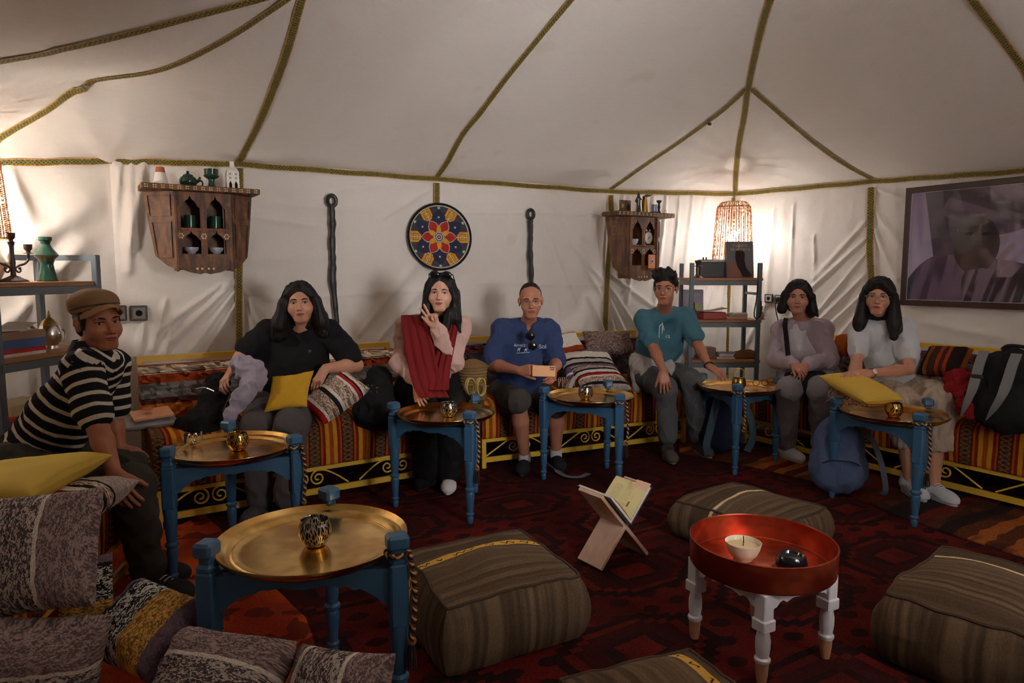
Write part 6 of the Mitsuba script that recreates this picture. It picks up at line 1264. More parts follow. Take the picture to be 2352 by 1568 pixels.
def portrait():
    k = thing('framed_portrait', 'large dark-framed photograph of a turbaned man on the right-hand wall', 'picture', None)
    tl, bl = wall_at(6, 2083, 432, .10)[0], wall_at(6, 2068, 700, .03)[0]; e = WALLS[6][1]; h = np.linalg.norm(tl - bl); up = unit(tl - bl); W = 1.32
    n = unit(np.cross(e, up)); n = n if n @ WALLS[6][2] > 0 else -n; o = bl; w = .042
    def bd(a, b): return bar(a, b, w, .026, up=n, b=.003)
    for a, b in ((o + up * w / 2, o + up * w / 2 + e * W), (o + up * (h - w / 2), o + up * (h - w / 2) + e * W), (o + e * w / 2, o + e * w / 2 + up * h), (o + e * (W - w / 2), o + e * (W - w / 2) + up * h)): part(k, 'frame_bar', bd(a, b), 'satin', srgb(58, 38, 32))
    G = np.array([[o + e * (w + (W - 2 * w) * s) + up * (w + (h - 2 * w) * t) + n * .002 for t in np.linspace(0, 1, 8)] for s in np.linspace(0, 1, 10)]); uv = np.array([[(s * 1.0, t) for t in np.linspace(0, 1, 8)] for s in np.linspace(0, 1, 10)]).reshape(-1, 2)
    g = grid(G); part(k, 'print', g, 'portrait_print', uv=uv); gl = grid(G[::9, ::7] + n * .006); part(k, 'glass', gl, 'pane', smooth=False)
    part(k, 'slip', cat([bar(o + e * w + up * w + n * .004, o + e * (W - w) + up * w + n * .004, .006), bar(o + e * w + up * (h - w) + n * .004, o + e * (W - w) + up * (h - w) + n * .004, .006), bar(o + e * w + up * w + n * .004, o + e * w + up * (h - w) + n * .004, .006)]), 'satin', srgb(190, 180, 190))
portrait()

def socket(i, px, py, s, col, label, plug=False):
    q, e, n = wall_at(i, px, py, .022); k = thing('wall_socket', label, 'socket', 'sockets on the tent wall'); M = frame(q, e, n)
    M = np.eye(4); M[:3, 0], M[:3, 1], M[:3, 2], M[:3, 3] = e, (0, 0, 1), n, q
    if np.linalg.det(M[:3, :3]) < 0: M[:3, 0] = -M[:3, 0]
    part(k, 'plate', mv(bbox(0, 0, 0, s, s, .016, .004), M), 'satin', srgb(52, 46, 42)); part(k, 'face', mv(bbox(0, 0, .006, s * .74, s * .74, .008, .002), M), 'satin', col); part(k, 'well', mv(lathe([(0, .0105), (s * .2, .0105), (s * .2, .0112), (0, .0112)], 24), M), 'matte', srgb(18, 16, 16))
    if plug:
        part(k, 'plug', mv(cat([bbox(0, 0, .025, .035, .04, .032, .006)]), M), 'satin', srgb(16, 16, 16)); part(k, 'cable', tube(curve([q + n * .045, q + n * .05 - A(0, 0, .08), q + n * .03 - A(0, 0, .25) + e * .02, q + n * .02 - A(0, 0, .6)], 6), .004, 6), 'matte', srgb(18, 18, 18))
socket(1, 319, 719, .092, srgb(110, 102, 94), 'dark square wall socket behind the man in the striped shirt, right one'); socket(1, 271, 719, .092, srgb(110, 102, 94), 'dark wall socket mostly hidden behind the brown cap')
socket(5, 1766, 685, .075, srgb(170, 168, 166), 'grey wall socket beside the right-hand shelf'); socket(5, 1789, 687, .075, srgb(170, 168, 166), 'wall socket with a black plug behind the woman in lavender', True)
# ---------------------------------------------------------------- cushions
def woven_fn(p, n, uv):
    k = dr.floor(uv.x / 10 + .5); x = uv.x - k * 10; y = uv.y
    fl = noise(x * 260, y * 560, 1) * .6 + noise(x * 90, y * 240, 5) * .4; th = .7 + .6 * noise(x * 300, y * 500, 8)
    def pick(*bands):
        c = bands[-1][1]
        for lim, col in reversed(bands[:-1]): c = dr.select(y < lim, col, c)
        return c
    heath = mix(col3(84, 68, 70), col3(156, 136, 132), smoothstep(.3, .68, fl)); bw = mix(col3(24, 24, 28), col3(206, 200, 190), smoothstep(.48, .58, fl)); ochre = mix(col3(120, 80, 36), col3(206, 160, 88), smoothstep(.35, .6, fl)); mauve = mix(col3(70, 54, 66), col3(120, 100, 112), fl)
    fleck = mix(col3(92, 58, 50), col3(206, 186, 164), smoothstep(.4, .58, fl)); cream, blk, red, rust = col3(214, 204, 190), col3(30, 28, 30), col3(158, 34, 36), col3(140, 56, 32)
    v0 = pick((-.09, heath), (-.075, cream), (.04, mix(heath, bw, .5)), (.05, cream), (9, heath))
    y = -uv.y; v1 = pick((-.09, mauve), (-.08, blk), (.02, bw), (.10, ochre), (9, mauve)); y = uv.y
    v2 = pick((-.12, mix(heath, cream, .4)), (-.10, blk), (-.05, fleck), (-.035, cream), (-.015, red), (-.005, blk), (.03, cream), (.05, blk), (.09, fleck), (.10, blk), (9, mix(heath, cream, .3)))
    v3 = pick((-.13, red), (-.115, cream), (-.05, fleck), (-.025, blk), (-.005, cream), (.07, fleck), (.085, cream), (.105, red), (.115, blk), (.13, cream), (9, fleck))
    v4 = pick((-.14, col3(84, 70, 96)), (-.12, cream), (-.06, col3(98, 80, 110)), (-.04, blk), (.0, mix(cream, heath, .5)), (.02, blk), (.10, cream), (9, col3(110, 92, 112)))
    v5 = pick((-.06, rust), (.06, cream), (9, rust)); v6 = mix(col3(76, 58, 52), col3(160, 136, 124), smoothstep(.4, .65, fl))
    b = cell_rand(dr.floor(x / .022), 3, 3); v7 = dr.select(b < .45, col3(34, 26, 28), dr.select(b < .7, col3(120, 66, 32), dr.select(b < .85, rust, col3(60, 40, 36)))); v8 = mix(col3(176, 92, 44), col3(120, 54, 26), smoothstep(.4, .6, noise(x * 40, y * 4, 2)))
    c = v8
    for i, v in enumerate((v0, v1, v2, v3, v4, v5, v6, v7)): c = dr.select(k < i + .5, v, c) if i == 7 else c
    for i, v in reversed(list(enumerate((v0, v1, v2, v3, v4, v5, v6)))): c = dr.select(k < i + .5, v, c)
    return c * th
pb('woven', mikit.proc(woven_fn), 1.0, specular=.05)
def cushion(BL, BR, TL, t, kind, label, seed, size=None, col=None, rough=.006, fringe=None, turn=False, group=None, name='cushion', cat_='cushion', pull=.06):
    """A cushion whose outline has the corners BL, BR, TL."""
    BL, BR, TL = A(*BL), A(*BR), A(*TL); u, v = BR - BL, TL - BL; w, h = np.linalg.norm(u), np.linalg.norm(v); m, uv = pillow(w, h, t, pull, 34, seed, rough, 3.2)
    n = np.cross(u, v); M = frame((BR + TL) / 2, u, n); 
    if turn: uv = uv[:, ::-1].copy()
    m.apply_transform(M); k = thing(name, label, cat_, group)
    if kind is None: part(k, 'cover', m, 'matte', col, smooth=True)
    else: part(k, 'cover', m, 'woven', uv=uv + A(10 * kind, 0))
    if fringe:
        rng = np.random.default_rng(seed); a, b = fringe; a = {'BL': BL, 'BR': BR, 'TL': TL, 'TR': BR + TL - BL}[a]; b = {'BL': BL, 'BR': BR, 'TL': TL, 'TR': BR + TL - BL}[b]; out = unit((a + b) / 2 - (BR + TL) / 2); fr = []
        for s in np.linspace(.03, .97, 30):
            q = a + (b - a) * s; q1 = q + out * .02 + A(0, 0, -.004); q2 = q + out * (.04 + .02 * rng.random()) + A(rng.normal() * .008, rng.normal() * .008, -.03 - .02 * rng.random()); fr.append(tube(curve([q - out * .01, q1, q2], 3), .0024, 4))
        e = part(k, 'fringe', cat(fr), 'matte', srgb(196, 182, 172), label='pale knotted fringe'); labels.setdefault(e, {})['kind'] = 'stuff'
    return k
YV = srgb(196, 164, 70)
cushion(at(-190, 1170, 1.98), at(206, 1112, 2.02), at(-190, 1170, 1.98) + at(150, 1066, 2.38) - at(206, 1112, 2.02), .12, None, 'plain yellow cushion lying on top of the heap at left', 1, col=YV, rough=.002)
cushion(at(-120, 1255, 1.96), at(262, 1190, 1.98), at(-120, 1255, 1.96) + at(215, 1128, 2.36) - at(262, 1190, 1.98), .15, 2, 'striped cushion in pink, black and red under the plain yellow one', 2)
cushion(at(-110, 1440, 1.66), at(215, 1392, 1.74), at(-60, 1150, 1.82), .22, 0, 'large heather-grey woven cushion propped at the left edge below the striped one', 3, rough=.012, turn=True)
cushion(at(-130, 1720, 1.56), at(225, 1690, 1.68), at(-90, 1420, 1.62), .24, 0, 'dark heather cushion in the bottom left corner, lowest of the heap', 4, rough=.012)
cushion(at(120, 1480, 1.92), at(255, 1450, 2.02), at(140, 1285, 2.02), .10, 1, 'small banded cushion squeezed behind the large heather-grey one', 5, rough=.008)
cushion(at(330, 1590, 1.66), at(478, 1405, 1.84), at(195, 1480, 1.80), .17, 1, 'black, white and ochre banded cushion leaning in the lower left', 6, rough=.010)
cushion(at(330, 1700, 1.52), at(600, 1760, 1.40), at(405, 1440, 1.74), .20, 0, 'pale fleecy woven cushion at the bottom edge left of the nearest table leg', 7, rough=.012)
cushion(at(640, 1740, 1.50), at(870, 1780, 1.42), at(680, 1476, 1.66), .18, 0, 'small grey woven cushion at the bottom edge under the nearest table', 8, rough=.010, turn=True)
cushion(at(735, 985, 3.66), at(800, 900 + 70, 3.60), at(770, 842, 3.86), .13, 3, 'woven cushion with red, white and black bands under the arm of the woman in black', 9, size=.3) if 0 else cushion(at(712, 940, 3.74), at(765, 985, 3.62), at(775, 842, 3.98), .14, 3, 'woven cushion with red, white and black bands under the arm of the woman in black', 9)
cushion(at(1262, 816, 5.02), at(1331, 800, 5.12), at(1264, 776, 5.14), .09, 5, 'rust and cream striped cushion behind the man in blue', 10)
cushion(at(1340, 812, 5.22), at(1452, 812, 5.34), at(1344, 762, 5.34), .12, 6, 'brown shaggy cushion leaning on the back rail next to the man in teal', 11, rough=.014)
cushion(at(1280, 868, 4.88), at(1408, 866, 5.00), at(1296, 812, 5.16), .13, 4, 'purple and cream striped cushion with a fringe on the middle bench', 12, fringe=('BL', 'BR'))
cushion(at(1310, 893, 4.72), at(1424, 890, 4.86), at(1330, 848, 4.98), .12, 2, 'small striped cushion with tufts lying below the fringed purple one', 13, fringe=('BL', 'TL'))
cushion(at(2118, 858, 4.20), at(2222, 866, 4.00), at(2122, 797, 4.36), .12, 7, 'dark cushion with brown and orange stripes beside the woman in white', 14)
cushion(at(1915, 818, 4.92), at(1958, 812, 4.80), at(1918, 772, 5.02), .09, 8, 'small orange cushion between the woman in lavender and the woman in white', 15)
cushion(at(1886, 866, 3.98), at(1992, 926, 3.66), at(1962, 858, 4.10), .10, None, 'mustard yellow cushion under the hands of the woman in white', 16, col=srgb(204, 168, 74), rough=.002)
cushion(at(1898, 925, 3.98), at(1996, 935, 3.88), at(1900, 872, 4.04), .09, 6, 'beige woven cushion below the mustard yellow one', 17, rough=.008)

# ---------------------------------------------------------------- bags and clothes on the benches
BLACK = srgb(20, 20, 23)
def soft(name, label, cat_, prims, col, cell=.006, k=.03, amp=.012, scale=.06, seed=0, mat='matte', subs=(), stretch=(1, 1, 1)):
    key = thing(name, label, cat_); part(key, 'body', sdf_mesh(prims, subs, cell, k, tol=.0009, post=lambda q: crumple(q, amp * 1.3, scale * 1.2, seed, stretch)), mat, col, smooth=True); return key
def on_bench():
    k = soft('handbag', 'black fabric bag with a zip standing on the bench left of the woman in black', 'bag', [cap(at(470, 975, 3.72), at(505, 962, 3.78), .10, .085), cap(at(488, 968, 3.76), at(500, 880, 3.92), .10, .065), cap(at(425, 978, 3.74), at(470, 975, 3.72), .055, .08)], BLACK, seed=1, amp=.016)
    part(k, 'zip', tube(curve([at(450, 893, 3.78), at(470, 890, 3.74), at(492, 898, 3.72)], 5), .0035, 5), 'metal', srgb(200, 200, 200)); part(k, 'strap', tube(curve([at(515, 872, 3.80), at(528, 905, 3.74), at(512, 945, 3.70)], 5), .005, 5), 'satin', srgb(30, 30, 32)); part(k, 'buckle', ball(at(437, 981, 3.64), A(.006, .006, .006), 2), 'metal', srgb(220, 220, 220))
    soft('jacket', 'crumpled lilac jacket hanging over the arm of the woman in black', 'jacket', [cap(at(552, 836, 3.72), at(590, 846, 3.72), .050, .045), cap(at(562, 850, 3.68), at(588, 872, 3.66), .05, .045), cap(at(580, 872, 3.66), at(560, 905, 3.60), .045, .045), cap(at(560, 905, 3.60), at(530, 955, 3.56), .045, .030), cap(at(530, 955, 3.56), at(522, 968, 3.56), .03, .022), cap(at(600, 850, 3.74), at(598, 885, 3.70), .03, .025)], srgb(160, 150, 164), seed=2, amp=.026, scale=.045, k=.02)
    cushion(at(620, 944, 3.60), at(720, 930, 3.58), at(612, 868, 3.78), .055, None, 'flat yellow fabric pouch on the lap of the woman in black', 21, col=srgb(196, 150, 40), name='pouch', cat_='pouch', pull=.10)
    k = soft('shoulder_bag', 'black sequinned bag between the woman in black and the one with the scarf', 'bag', [cap(at(855, 945, 4.05), at(880, 950, 4.08), .11, .10), cap(at(865, 930, 4.08), at(872, 868, 4.25), .11, .075)], BLACK, seed=3, amp=.016)
    rng = np.random.default_rng(8); part(k, 'sequin', cat([ball(at(rng.uniform(845, 892), rng.uniform(870, 950), 3.99 + .02 * rng.random()), A(.0035, .0035, .0035), 1) for _ in range(10)]), 'metal', srgb(190, 190, 196))
    # the book in a clear bag
    k = thing('wrapped_book', 'orange book in a crumpled grey plastic bag at the left end of the bench', 'book'); c = at(345, 958, 3.74)
    m, uv = pillow(.30, .24, .075, .03, 26, 3, .012); part(k, 'bag', mv(m, frame(at(340, 968, 3.76), (.84, .54, 0), (0, 0, 1))), 'satin', srgb(140, 134, 130), smooth=True); part(k, 'book', mv(bbox(0, 0, 0, .20, .15, .016, .003), frame(at(348, 950, 3.72), (.78, .60, .05), (-.15, -.30, 1))), 'satin', srgb(226, 160, 118)); part(k, 'emblem', mv(lathe([(0, 0), (.028, 0), (.028, .002), (0, .002)], 24), frame(at(340, 945, 3.70), (.78, .60, .05), (-.15, -.30, 1)) @ trimesh.transformations.translation_matrix((0, .01, .012))), 'matte', srgb(176, 96, 76))
    # basket and the straw handles
    b = on(1086, 872, .49); b = at(1086, 868, 4.62); b[2] = .49; k = thing('basket', 'round woven straw basket on the bench beside the woman with the scarf', 'basket'); zz = np.linspace(0, .24, 28)
    part(k, 'body', lathe([(0, 0)] + [(.085 + .018 * t / .24 + .0035 * math.sin(t / .24 * 2 * PI * 12), t) for t in np.linspace(0, .20, 60)] + [(.092, .20), (.08, .02), (0, .02)], 40).apply_translation(b), 'matte', srgb(142, 112, 74)); part(k, 'lid', lathe([(0, .252), (.03, .25), (.09, .222), (.110, .206), (.108, .198), (0, .198)], 40).apply_translation(b), 'matte', srgb(128, 98, 64))
    k = thing('straw_bag', 'flat straw bag with two pale rolled handles beside the woman with the scarf', 'bag'); c = at(1090, 905, 4.22)
    part(k, 'body', mv(bbox(0, 0, 0, .14, .10, .10, .02), frame(c, (.9, .4, 0), (0, 0, 1))), 'matte', srgb(96, 78, 48))
    for dx in (-10, 14):
        o = at(1090 + dx, 888, 4.14); part(k, 'handle', thick(np.array([[o + A(.0, 0, 0) + A(.030 * math.cos(a) * .75, .030 * math.cos(a) * .6, .052 * math.sin(a)) + A(.6, -.75, 0) * y for y in (-.014, .014)] for a in np.linspace(0, 2 * PI, 30)]), .004), 'satin', srgb(214, 190, 110))
on_bench()
def right_bags():
    k = soft('lap_bag', 'black shoulder bag on the lap of the woman in lavender', 'bag', [cap(at(1822, 876, 4.62), at(1882, 874, 4.58), .066, .062), cap(at(1842, 886, 4.55), at(1870, 884, 4.54), .052)], BLACK, seed=5)
    # grey-black backpack at the right edge
    c = A(at(2310, 970, 3.72)); c = at(2318, 900, 3.72); e, n = A(.54, -.84, 0), A(-.84, -.54, 0); R = np.stack([e, n, A(0, 0, 1)], 1); z0 = .475
    def Lq(x, y, z): return A(c[0], c[1], z0) + e * x + n * y + A(0, 0, z)
    k = soft('backpack', 'large black backpack with grey curved stripes at the right end of the bench', 'backpack', [ell(Lq(0, 0, .14), (.19, .12, .16), R), ell(Lq(.0, -.02, .27), (.17, .11, .17), R), ell(Lq(.02, .06, .10), (.15, .09, .12), R)], BLACK, seed=6, amp=.014, k=.05)
    for x0, bend in ((-.10, -.035), (.055, -.05)):
        q = [Lq(x0, .085, .42), Lq(x0 - .005, .115, .36), Lq(x0 + bend * .2, .145, .28), Lq(x0 + bend * .5, .160, .20), Lq(x0 + bend * 1.2, .158, .12), Lq(x0 + bend * 2.0, .14, .05)]
        P = curve(q, 6); w = np.interp(np.linspace(0, 1, len(P)), [0, .5, .8, 1], [.05, .052, .036, .006]); G = np.stack([P + e * (s * w)[:, None] for s in (-.5, 0, .5)], 1); part(k, 'stripe', thick(G, .006), 'satin', srgb(104, 106, 108), label='grey curved panel')
    part(k, 'handle', tube(curve([Lq(-.05, .0, .43), Lq(-.02, .0, .452), Lq(.05, 0, .452), Lq(.08, 0, .43)], 6), .010, 8), 'matte', BLACK); part(k, 'buckle', mv(bbox(0, 0, 0, .06, .02, .02, .004), frame(Lq(-.10, .15, .285), e, (0, 0, 1))), 'satin', srgb(16, 16, 18))
    soft('red_bag', 'red and black bundled bag between the skirt and the large backpack', 'bag', [cap(at(2200, 900, 3.96), at(2228, 905, 3.92), .07, .06), cap(at(2196, 868, 4.02), at(2225, 868, 3.98), .05), cap(at(2220, 930, 3.84), at(2235, 940, 3.82), .05)], srgb(120, 20, 30), seed=7, amp=.03, scale=.05)
    # backpack under the corner table
    c = at(1655, 1000, 4.92); z0 = .012; e, n = unit(A(.9, .25, 0)), unit(A(.25, -.9, 0)); R = np.stack([e, n, A(0, 0, 1)], 1)
    def Lq(x, y, z): return A(c[0], c[1], z0) + e * x + n * y + A(0, 0, z)
    k = soft('backpack', 'navy backpack with teal-grey straps on the floor under the corner table', 'backpack', [ell(Lq(0, 0, .14), (.18, .13, .14), R), ell(Lq(0, -.03, .27), (.15, .10, .19), R)], srgb(26, 32, 52), seed=9, amp=.012, k=.05)
    for sx in (-1, 1): strip(k, 'strap', [Lq(sx * .06, .06, .44), Lq(sx * .12, .115, .36), Lq(sx * .17, .14, .22), Lq(sx * .185, .12, .10), Lq(sx * .16, .10, .02)], n, .055, 'matte', srgb(74, 98, 112), .012, label='teal-grey padded strap')
    c = at(1925, 1060, 4.02); e, n = unit(A(.9, -.3, 0)), unit(A(-.3, -.9, 0)); R = np.stack([e, n, A(0, 0, 1)], 1)
    k = soft('backpack', 'blue-grey backpack on the rug by the knees of the woman in lavender', 'backpack', [ell(Lq(0, 0, .14), (.165, .12, .14), R), ell(Lq(0, -.02, .27), (.14, .10, .19), R), ell(Lq(0, .07, .12), (.12, .07, .11), R)], srgb(70, 82, 112), seed=10, amp=.014, k=.045)
    part(k, 'pocket_zip', tube(curve([Lq(-.10, .125, .20), Lq(-.05, .15, .225), Lq(.05, .15, .225), Lq(.10, .125, .20)], 6), .004, 5), 'matte', srgb(28, 34, 50)); part(k, 'loop', tube(curve([Lq(-.03, -.02, .45), Lq(0, -.02, .485), Lq(.03, -.02, .45)], 6), .007, 6), 'matte', srgb(40, 48, 70))
    strip(k, 'strap', [Lq(.10, .02, .42), Lq(.17, .06, .34), Lq(.22, .09, .20), Lq(.25, .07, .06), Lq(.24, .03, .012)], n, .03, 'matte', srgb(84, 90, 104), .006)
    # strap trailing over the floor from under the third table
    k = thing('belt_strap', 'grey strap trailing over the carpet under the table of the man in blue', 'strap'); strip(k, 'band', [on(1252, 1062, .10), on(1275, 1078, .03), on(1300, 1092, .012), on(1330, 1094, .012), on(1352, 1086, .012)], (0, 0, 1), .035, 'matte', srgb(92, 92, 104), .004)
    # things on the trays
    t = on(1698, 885, .525); k = thing('eyeglasses', 'pair of dark-rimmed glasses lying on the tray before the right-hand shelf', 'glasses'); o = t + A(.13, -.06, .03)
    for s in (-1, 1): part(k, 'rim', tube([o + A(s * .031 + .025 * math.cos(a), .004 * math.cos(a), .021 * math.sin(a)) for a in np.linspace(0, 2 * PI, 25)], .0022, 5), 'satin', srgb(30, 26, 24)); part(k, 'temple', tube([o + A(s * .057, 0, .006), o + A(s * .055, .10, -.010), o + A(s * .052, .13, -.024)], .002, 5), 'satin', srgb(30, 26, 24))
    part(k, 'bridge', tube([o + A(-.007, 0, .006), o + A(0, 0, .010), o + A(.007, 0, .006)], .002, 5), 'satin', srgb(30, 26, 24))
    solo('rolled_band', thick(np.array([[t + A(.045 + .040 * math.cos(a), .15 + .01 * math.cos(a), .052 + .05 * math.sin(a)) + A(.3, -.9, 0) * y for y in (-.014, .014)] for a in np.linspace(-.5, PI + 1.2, 30)]), .004), 'satin', srgb(222, 190, 100), 'pale yellow bent band standing on the tray before the right-hand shelf', 'band')
    t = on(531, 1022, .525); o = t + A(-.19, .01, .004)
    k = thing('napkin_ring', 'curly silver holder on the tray next to the striped man', 'napkin holder'); part(k, 'wire', cat([tube(curve([o + A(-.01, -.03, .0), o + A(0, -.02, .05), o + A(.012, .0, .02), o + A(.028, .0, .03), o + A(.022, -.005, .05), o + A(.008, -.01, .03), o + A(.02, -.02, .004), o + A(.05, -.01, .02), o + A(.048, .0, .06)], 6), .0045, 6)]), 'metal', srgb(214, 208, 196)); part(k, 'blade', mv(bbox(0, 0, .028, .006, .05, .056, .001), rotz(.3, o + A(-.022, -.01, 0))), 'satin', srgb(24, 22, 22))
right_bags()

# ---------------------------------------------------------------- on the shelves
def shelf_things():
    k, M, L = SL; S = lambda m, x, y, z: mv(m, M @ trimesh.transformations.translation_matrix((x, y, z)))
    z = ZS[3]; x0 = .22
    c = thing('candelabrum', 'dark iron candelabrum with curling arms on the top board at left', 'candelabrum'); IR = srgb(44, 34, 28)
    part(c, 'foot', S(lathe([(0, 0), (.062, 0), (.060, .006), (.035, .018), (.012, .03), (.009, .06), (.013, .09), (.009, .12), (.010, .17), (.014, .18), (.009, .19), (0, .19)], 28), x0 + .02, .13, z), 'satin', IR)
    cupp = [(0, 0), (.024, .0), (.010, .004), (.009, .012), (.017, .022), (.019, .044), (.016, .044), (.014, .03), (0, .028)]
    part(c, 'candle_cup', S(lathe(cupp, 20), x0 + .02, .13, z + .185), 'satin', IR)
    for s in (-1, 1):
        part(c, 'arm', S(tube(curve([(0, 0, .055), (s * .03, 0, .075), (s * .065, 0, .085), (s * .088, 0, .105), (s * .092, 0, .135)], 6), .0055, 8), x0 + .02, .13, z), 'satin', IR); part(c, 'scroll', S(tube(curve([(s * .012, 0, .06), (s * .028, 0, .045), (s * .042, 0, .052), (s * .040, 0, .066), (s * .032, 0, .062)], 6), .004, 6), x0 + .02, .13, z), 'satin', IR); part(c, 'candle_cup', S(lathe(cupp, 20).apply_translation((s * .092, 0, .135)), x0 + .02, .13, z), 'satin', IR)
    t = thing('teapot', 'large cream ceramic teapot behind the candelabrum', 'teapot'); CR = srgb(226, 206, 186)
    part(t, 'body', S(lathe([(0, 0), (.06, 0), (.066, .01), (.09, .06), (.095, .09), (.07, .14), (.055, .16), (0, .16)], 36), x0 - .05, .22, z), 'gloss', CR); part(t, 'lid', S(lathe([(0, .158), (.060, .158), (.055, .17), (.03, .20), (.012, .215), (.012, .225), (0, .23)], 30), x0 - .05, .22, z), 'gloss', CR); part(t, 'spout', S(tube(curve([(.07, 0, .06), (.12, 0, .09), (.13, 0, .13), (.165, 0, .165)], 6), np.linspace(.03, .010, 19), 10), x0 - .05, .22, z), 'gloss', CR)
    solo('vase', S(lathe([(0, 0), (.046, 0), (.048, .005), (.034, .05), (.028, .085), (.036, .11), (.056, .130), (.050, .137), (.030, .165), (.020, .185), (.024, .20), (.030, .205), (.028, .222), (.022, .222), (.016, .19), (0, .18)], 36), .47, .16, z), 'gloss', srgb(24, 60, 47), 'green glazed vase with a pinched waist on the top board at left', 'vase')
    z = ZS[2]; dz = 0
    for i, (w, d, h, col, lab) in enumerate(((.26, .22, .014, (226, 220, 206), 'thin white book at the bottom of the left shelf pile'), (.25, .21, .020, (170, 40, 34), 'red book second from the bottom of the left shelf pile'), (.24, .20, .042, (64, 92, 140), 'thick blue book in the middle of the left shelf pile'), (.24, .19, .036, (150, 120, 96), 'brown paperback on top of the left shelf pile'))):
        b = thing('book', lab, 'book', 'books piled on the left shelf'); part(b, 'cover', S(cat([bbox(0, 0, .0015, w, d, .003), bbox(0, 0, h - .0015, w, d, .003), bbox(0, -d / 2 + .002, h / 2, w, .004, h)]), .16 + .01 * i, .14, z + dz), 'satin', srgb(*col)); part(b, 'pages', S(bbox(0, .002, h / 2, w - .01, d - .01, h - .006), .16 + .01 * i, .14, z + dz), 'matte', srgb(196, 178, 150)); dz += h
    G = np.array([[(x, y, .004 + .9 * max(0, abs(x + .02) - .05) ** 1.6 * 1.6) for y in np.linspace(-.08, .08, 5)] for x in np.linspace(-.13, .12, 16)]); solo('paper', S(thick(G, .0012), .16, .14, z + dz), 'matte', srgb(222, 214, 204), 'curled sheet of white paper on top of the left pile of books', 'paper', smooth=True)
    t = thing('teapot', 'polished silver teapot behind the cap of the striped man', 'teapot'); SV = srgb(214, 210, 200)
    part(t, 'body', S(lathe([(0, 0), (.035, 0), (.032, .015), (.055, .05), (.058, .08), (.045, .11), (.040, .118), (0, .118)], 36), .46, .16, z), 'metal', SV); part(t, 'lid', S(lathe([(0, .117), (.042, .117), (.030, .14), (.012, .155), (.006, .16), (.009, .168), (.004, .185), (0, .195)], 30), .46, .16, z), 'metal_dull', srgb(206, 176, 120)); part(t, 'spout', S(tube(curve([(-.05, 0, .05), (-.085, 0, .07), (-.10, 0, .11), (-.125, 0, .125)], 6), np.linspace(.016, .006, 19), 8), .46, .16, z), 'metal', SV); part(t, 'handle', S(tube(curve([(.05, 0, .09), (.09, 0, .085), (.09, 0, .04), (.055, 0, .03)], 6), .006, 8), .46, .16, z), 'metal', SV)
    z = ZS[1]; dz = 0
    for i, (w, d, h, col, lab) in enumerate(((.28, .22, .03, (110, 40, 38), 'dark red book at the bottom of the lowest left pile'), (.27, .21, .022, (190, 60, 40), 'orange-red book in the lowest left pile'), (.24, .18, .05, (222, 204, 150), 'pale yellow box on the lowest left pile'))):
        solo('book' if i < 2 else 'box', S(bbox(0, 0, h / 2, w, d, h, .002), .22, .14, z + dz), 'satin', srgb(*col), lab, 'book' if i < 2 else 'box'); dz += h
    # the right-hand shelf
    k, M, L = SR; S = lambda m, x, y, z: mv(m, M @ trimesh.transformations.translation_matrix((x, y, z))); z = ZS[3]
    solo('candlestick', S(lathe([(0, 0), (.046, 0), (.042, .006), (.022, .016), (.015, .035), (.018, .07), (.016, .09), (.042, .096), (.016, .100), (.020, .118), (.028, .140), (.024, .142), (0, .13)], 28), .075, .10, z), 'metal_dull', srgb(96, 92, 78), 'dark metal candlestick on the top board of the right-hand shelf', 'candlestick')
    r = thing('radio', 'old black radio on the top board of the right-hand shelf', 'radio'); part(r, 'case', S(bbox(0, 0, .075, .30, .10, .15, .006), .26, .22, z), 'satin', srgb(30, 28, 28)); part(r, 'panel', S(bbox(.12, -.052, .07, .05, .006, .11, .002), .26, .22, z), 'satin', srgb(130, 118, 104)); part(r, 'trim', S(bbox(0, -.052, .138, .29, .006, .008), .26, .22, z), 'metal_dull', srgb(170, 160, 140))
    for x in (-.11, -.085): part(r, 'knob', S(lathe([(0, 0), (.006, 0), (.006, .02), (0, .02)], 12).apply_translation((x, 0, .15)), .26, .22, z), 'satin', srgb(60, 56, 50))
    Mb = M @ trimesh.transformations.translation_matrix((.43, .11, z)) @ trimesh.transformations.rotation_matrix(-.16, (1, 0, 0)) @ trimesh.transformations.rotation_matrix(.0, (0, 0, 1))
    b = thing('cover_book', 'large grey book titled Pueblos de la Tierra standing on the right-hand shelf', 'book'); part(b, 'pages', mv(bbox(0, .02, .15, .216, .032, .292), Mb), 'matte', srgb(180, 172, 160)); part(b, 'cover', mv(cat([bbox(0, 0, .15, .22, .005, .30), bbox(0, .04, .15, .22, .005, .30), bbox(-.110, .02, .15, .004, .044, .30)]), Mb), 'satin', srgb(92, 88, 94))
    FB = frame((0, -.003, 0), (1, 0, 0), (0, -1, 0))
    for s, zz, hh in (('Pueblos', .258, .022), ('de la Tierra', .226, .022)):
        t = meshkit.text_mesh(s, hh, .001); w = t.extents[0]; t.apply_translation((-w / 2, 0, 0)); FB2 = FB.copy(); FB2[2, 3] = zz; part(b, 'title', mv(t, Mb @ FB2), 'satin', srgb(172, 160, 140))
    def cut(poly, h, col, nm): part(b, nm, mv(prism(poly, h), Mb @ FB), 'matte', col)
    cut(Polygon([(-.04, .20), (-.03, .225), (.02, .225), (.04, .20), (.036, .14), (.05, .08), (.09, .03), (.09, .004), (.02, .004), (-.02, .08), (-.036, .14)]), .0012, srgb(44, 32, 34), 'cover_figure'); cut(Polygon([(-.105, .12), (-.07, .13), (-.03, .10), (.0, .05), (.02, .004), (-.106, .004)]), .0016, srgb(132, 92, 80), 'cover_shawl')
    z = ZS[2]
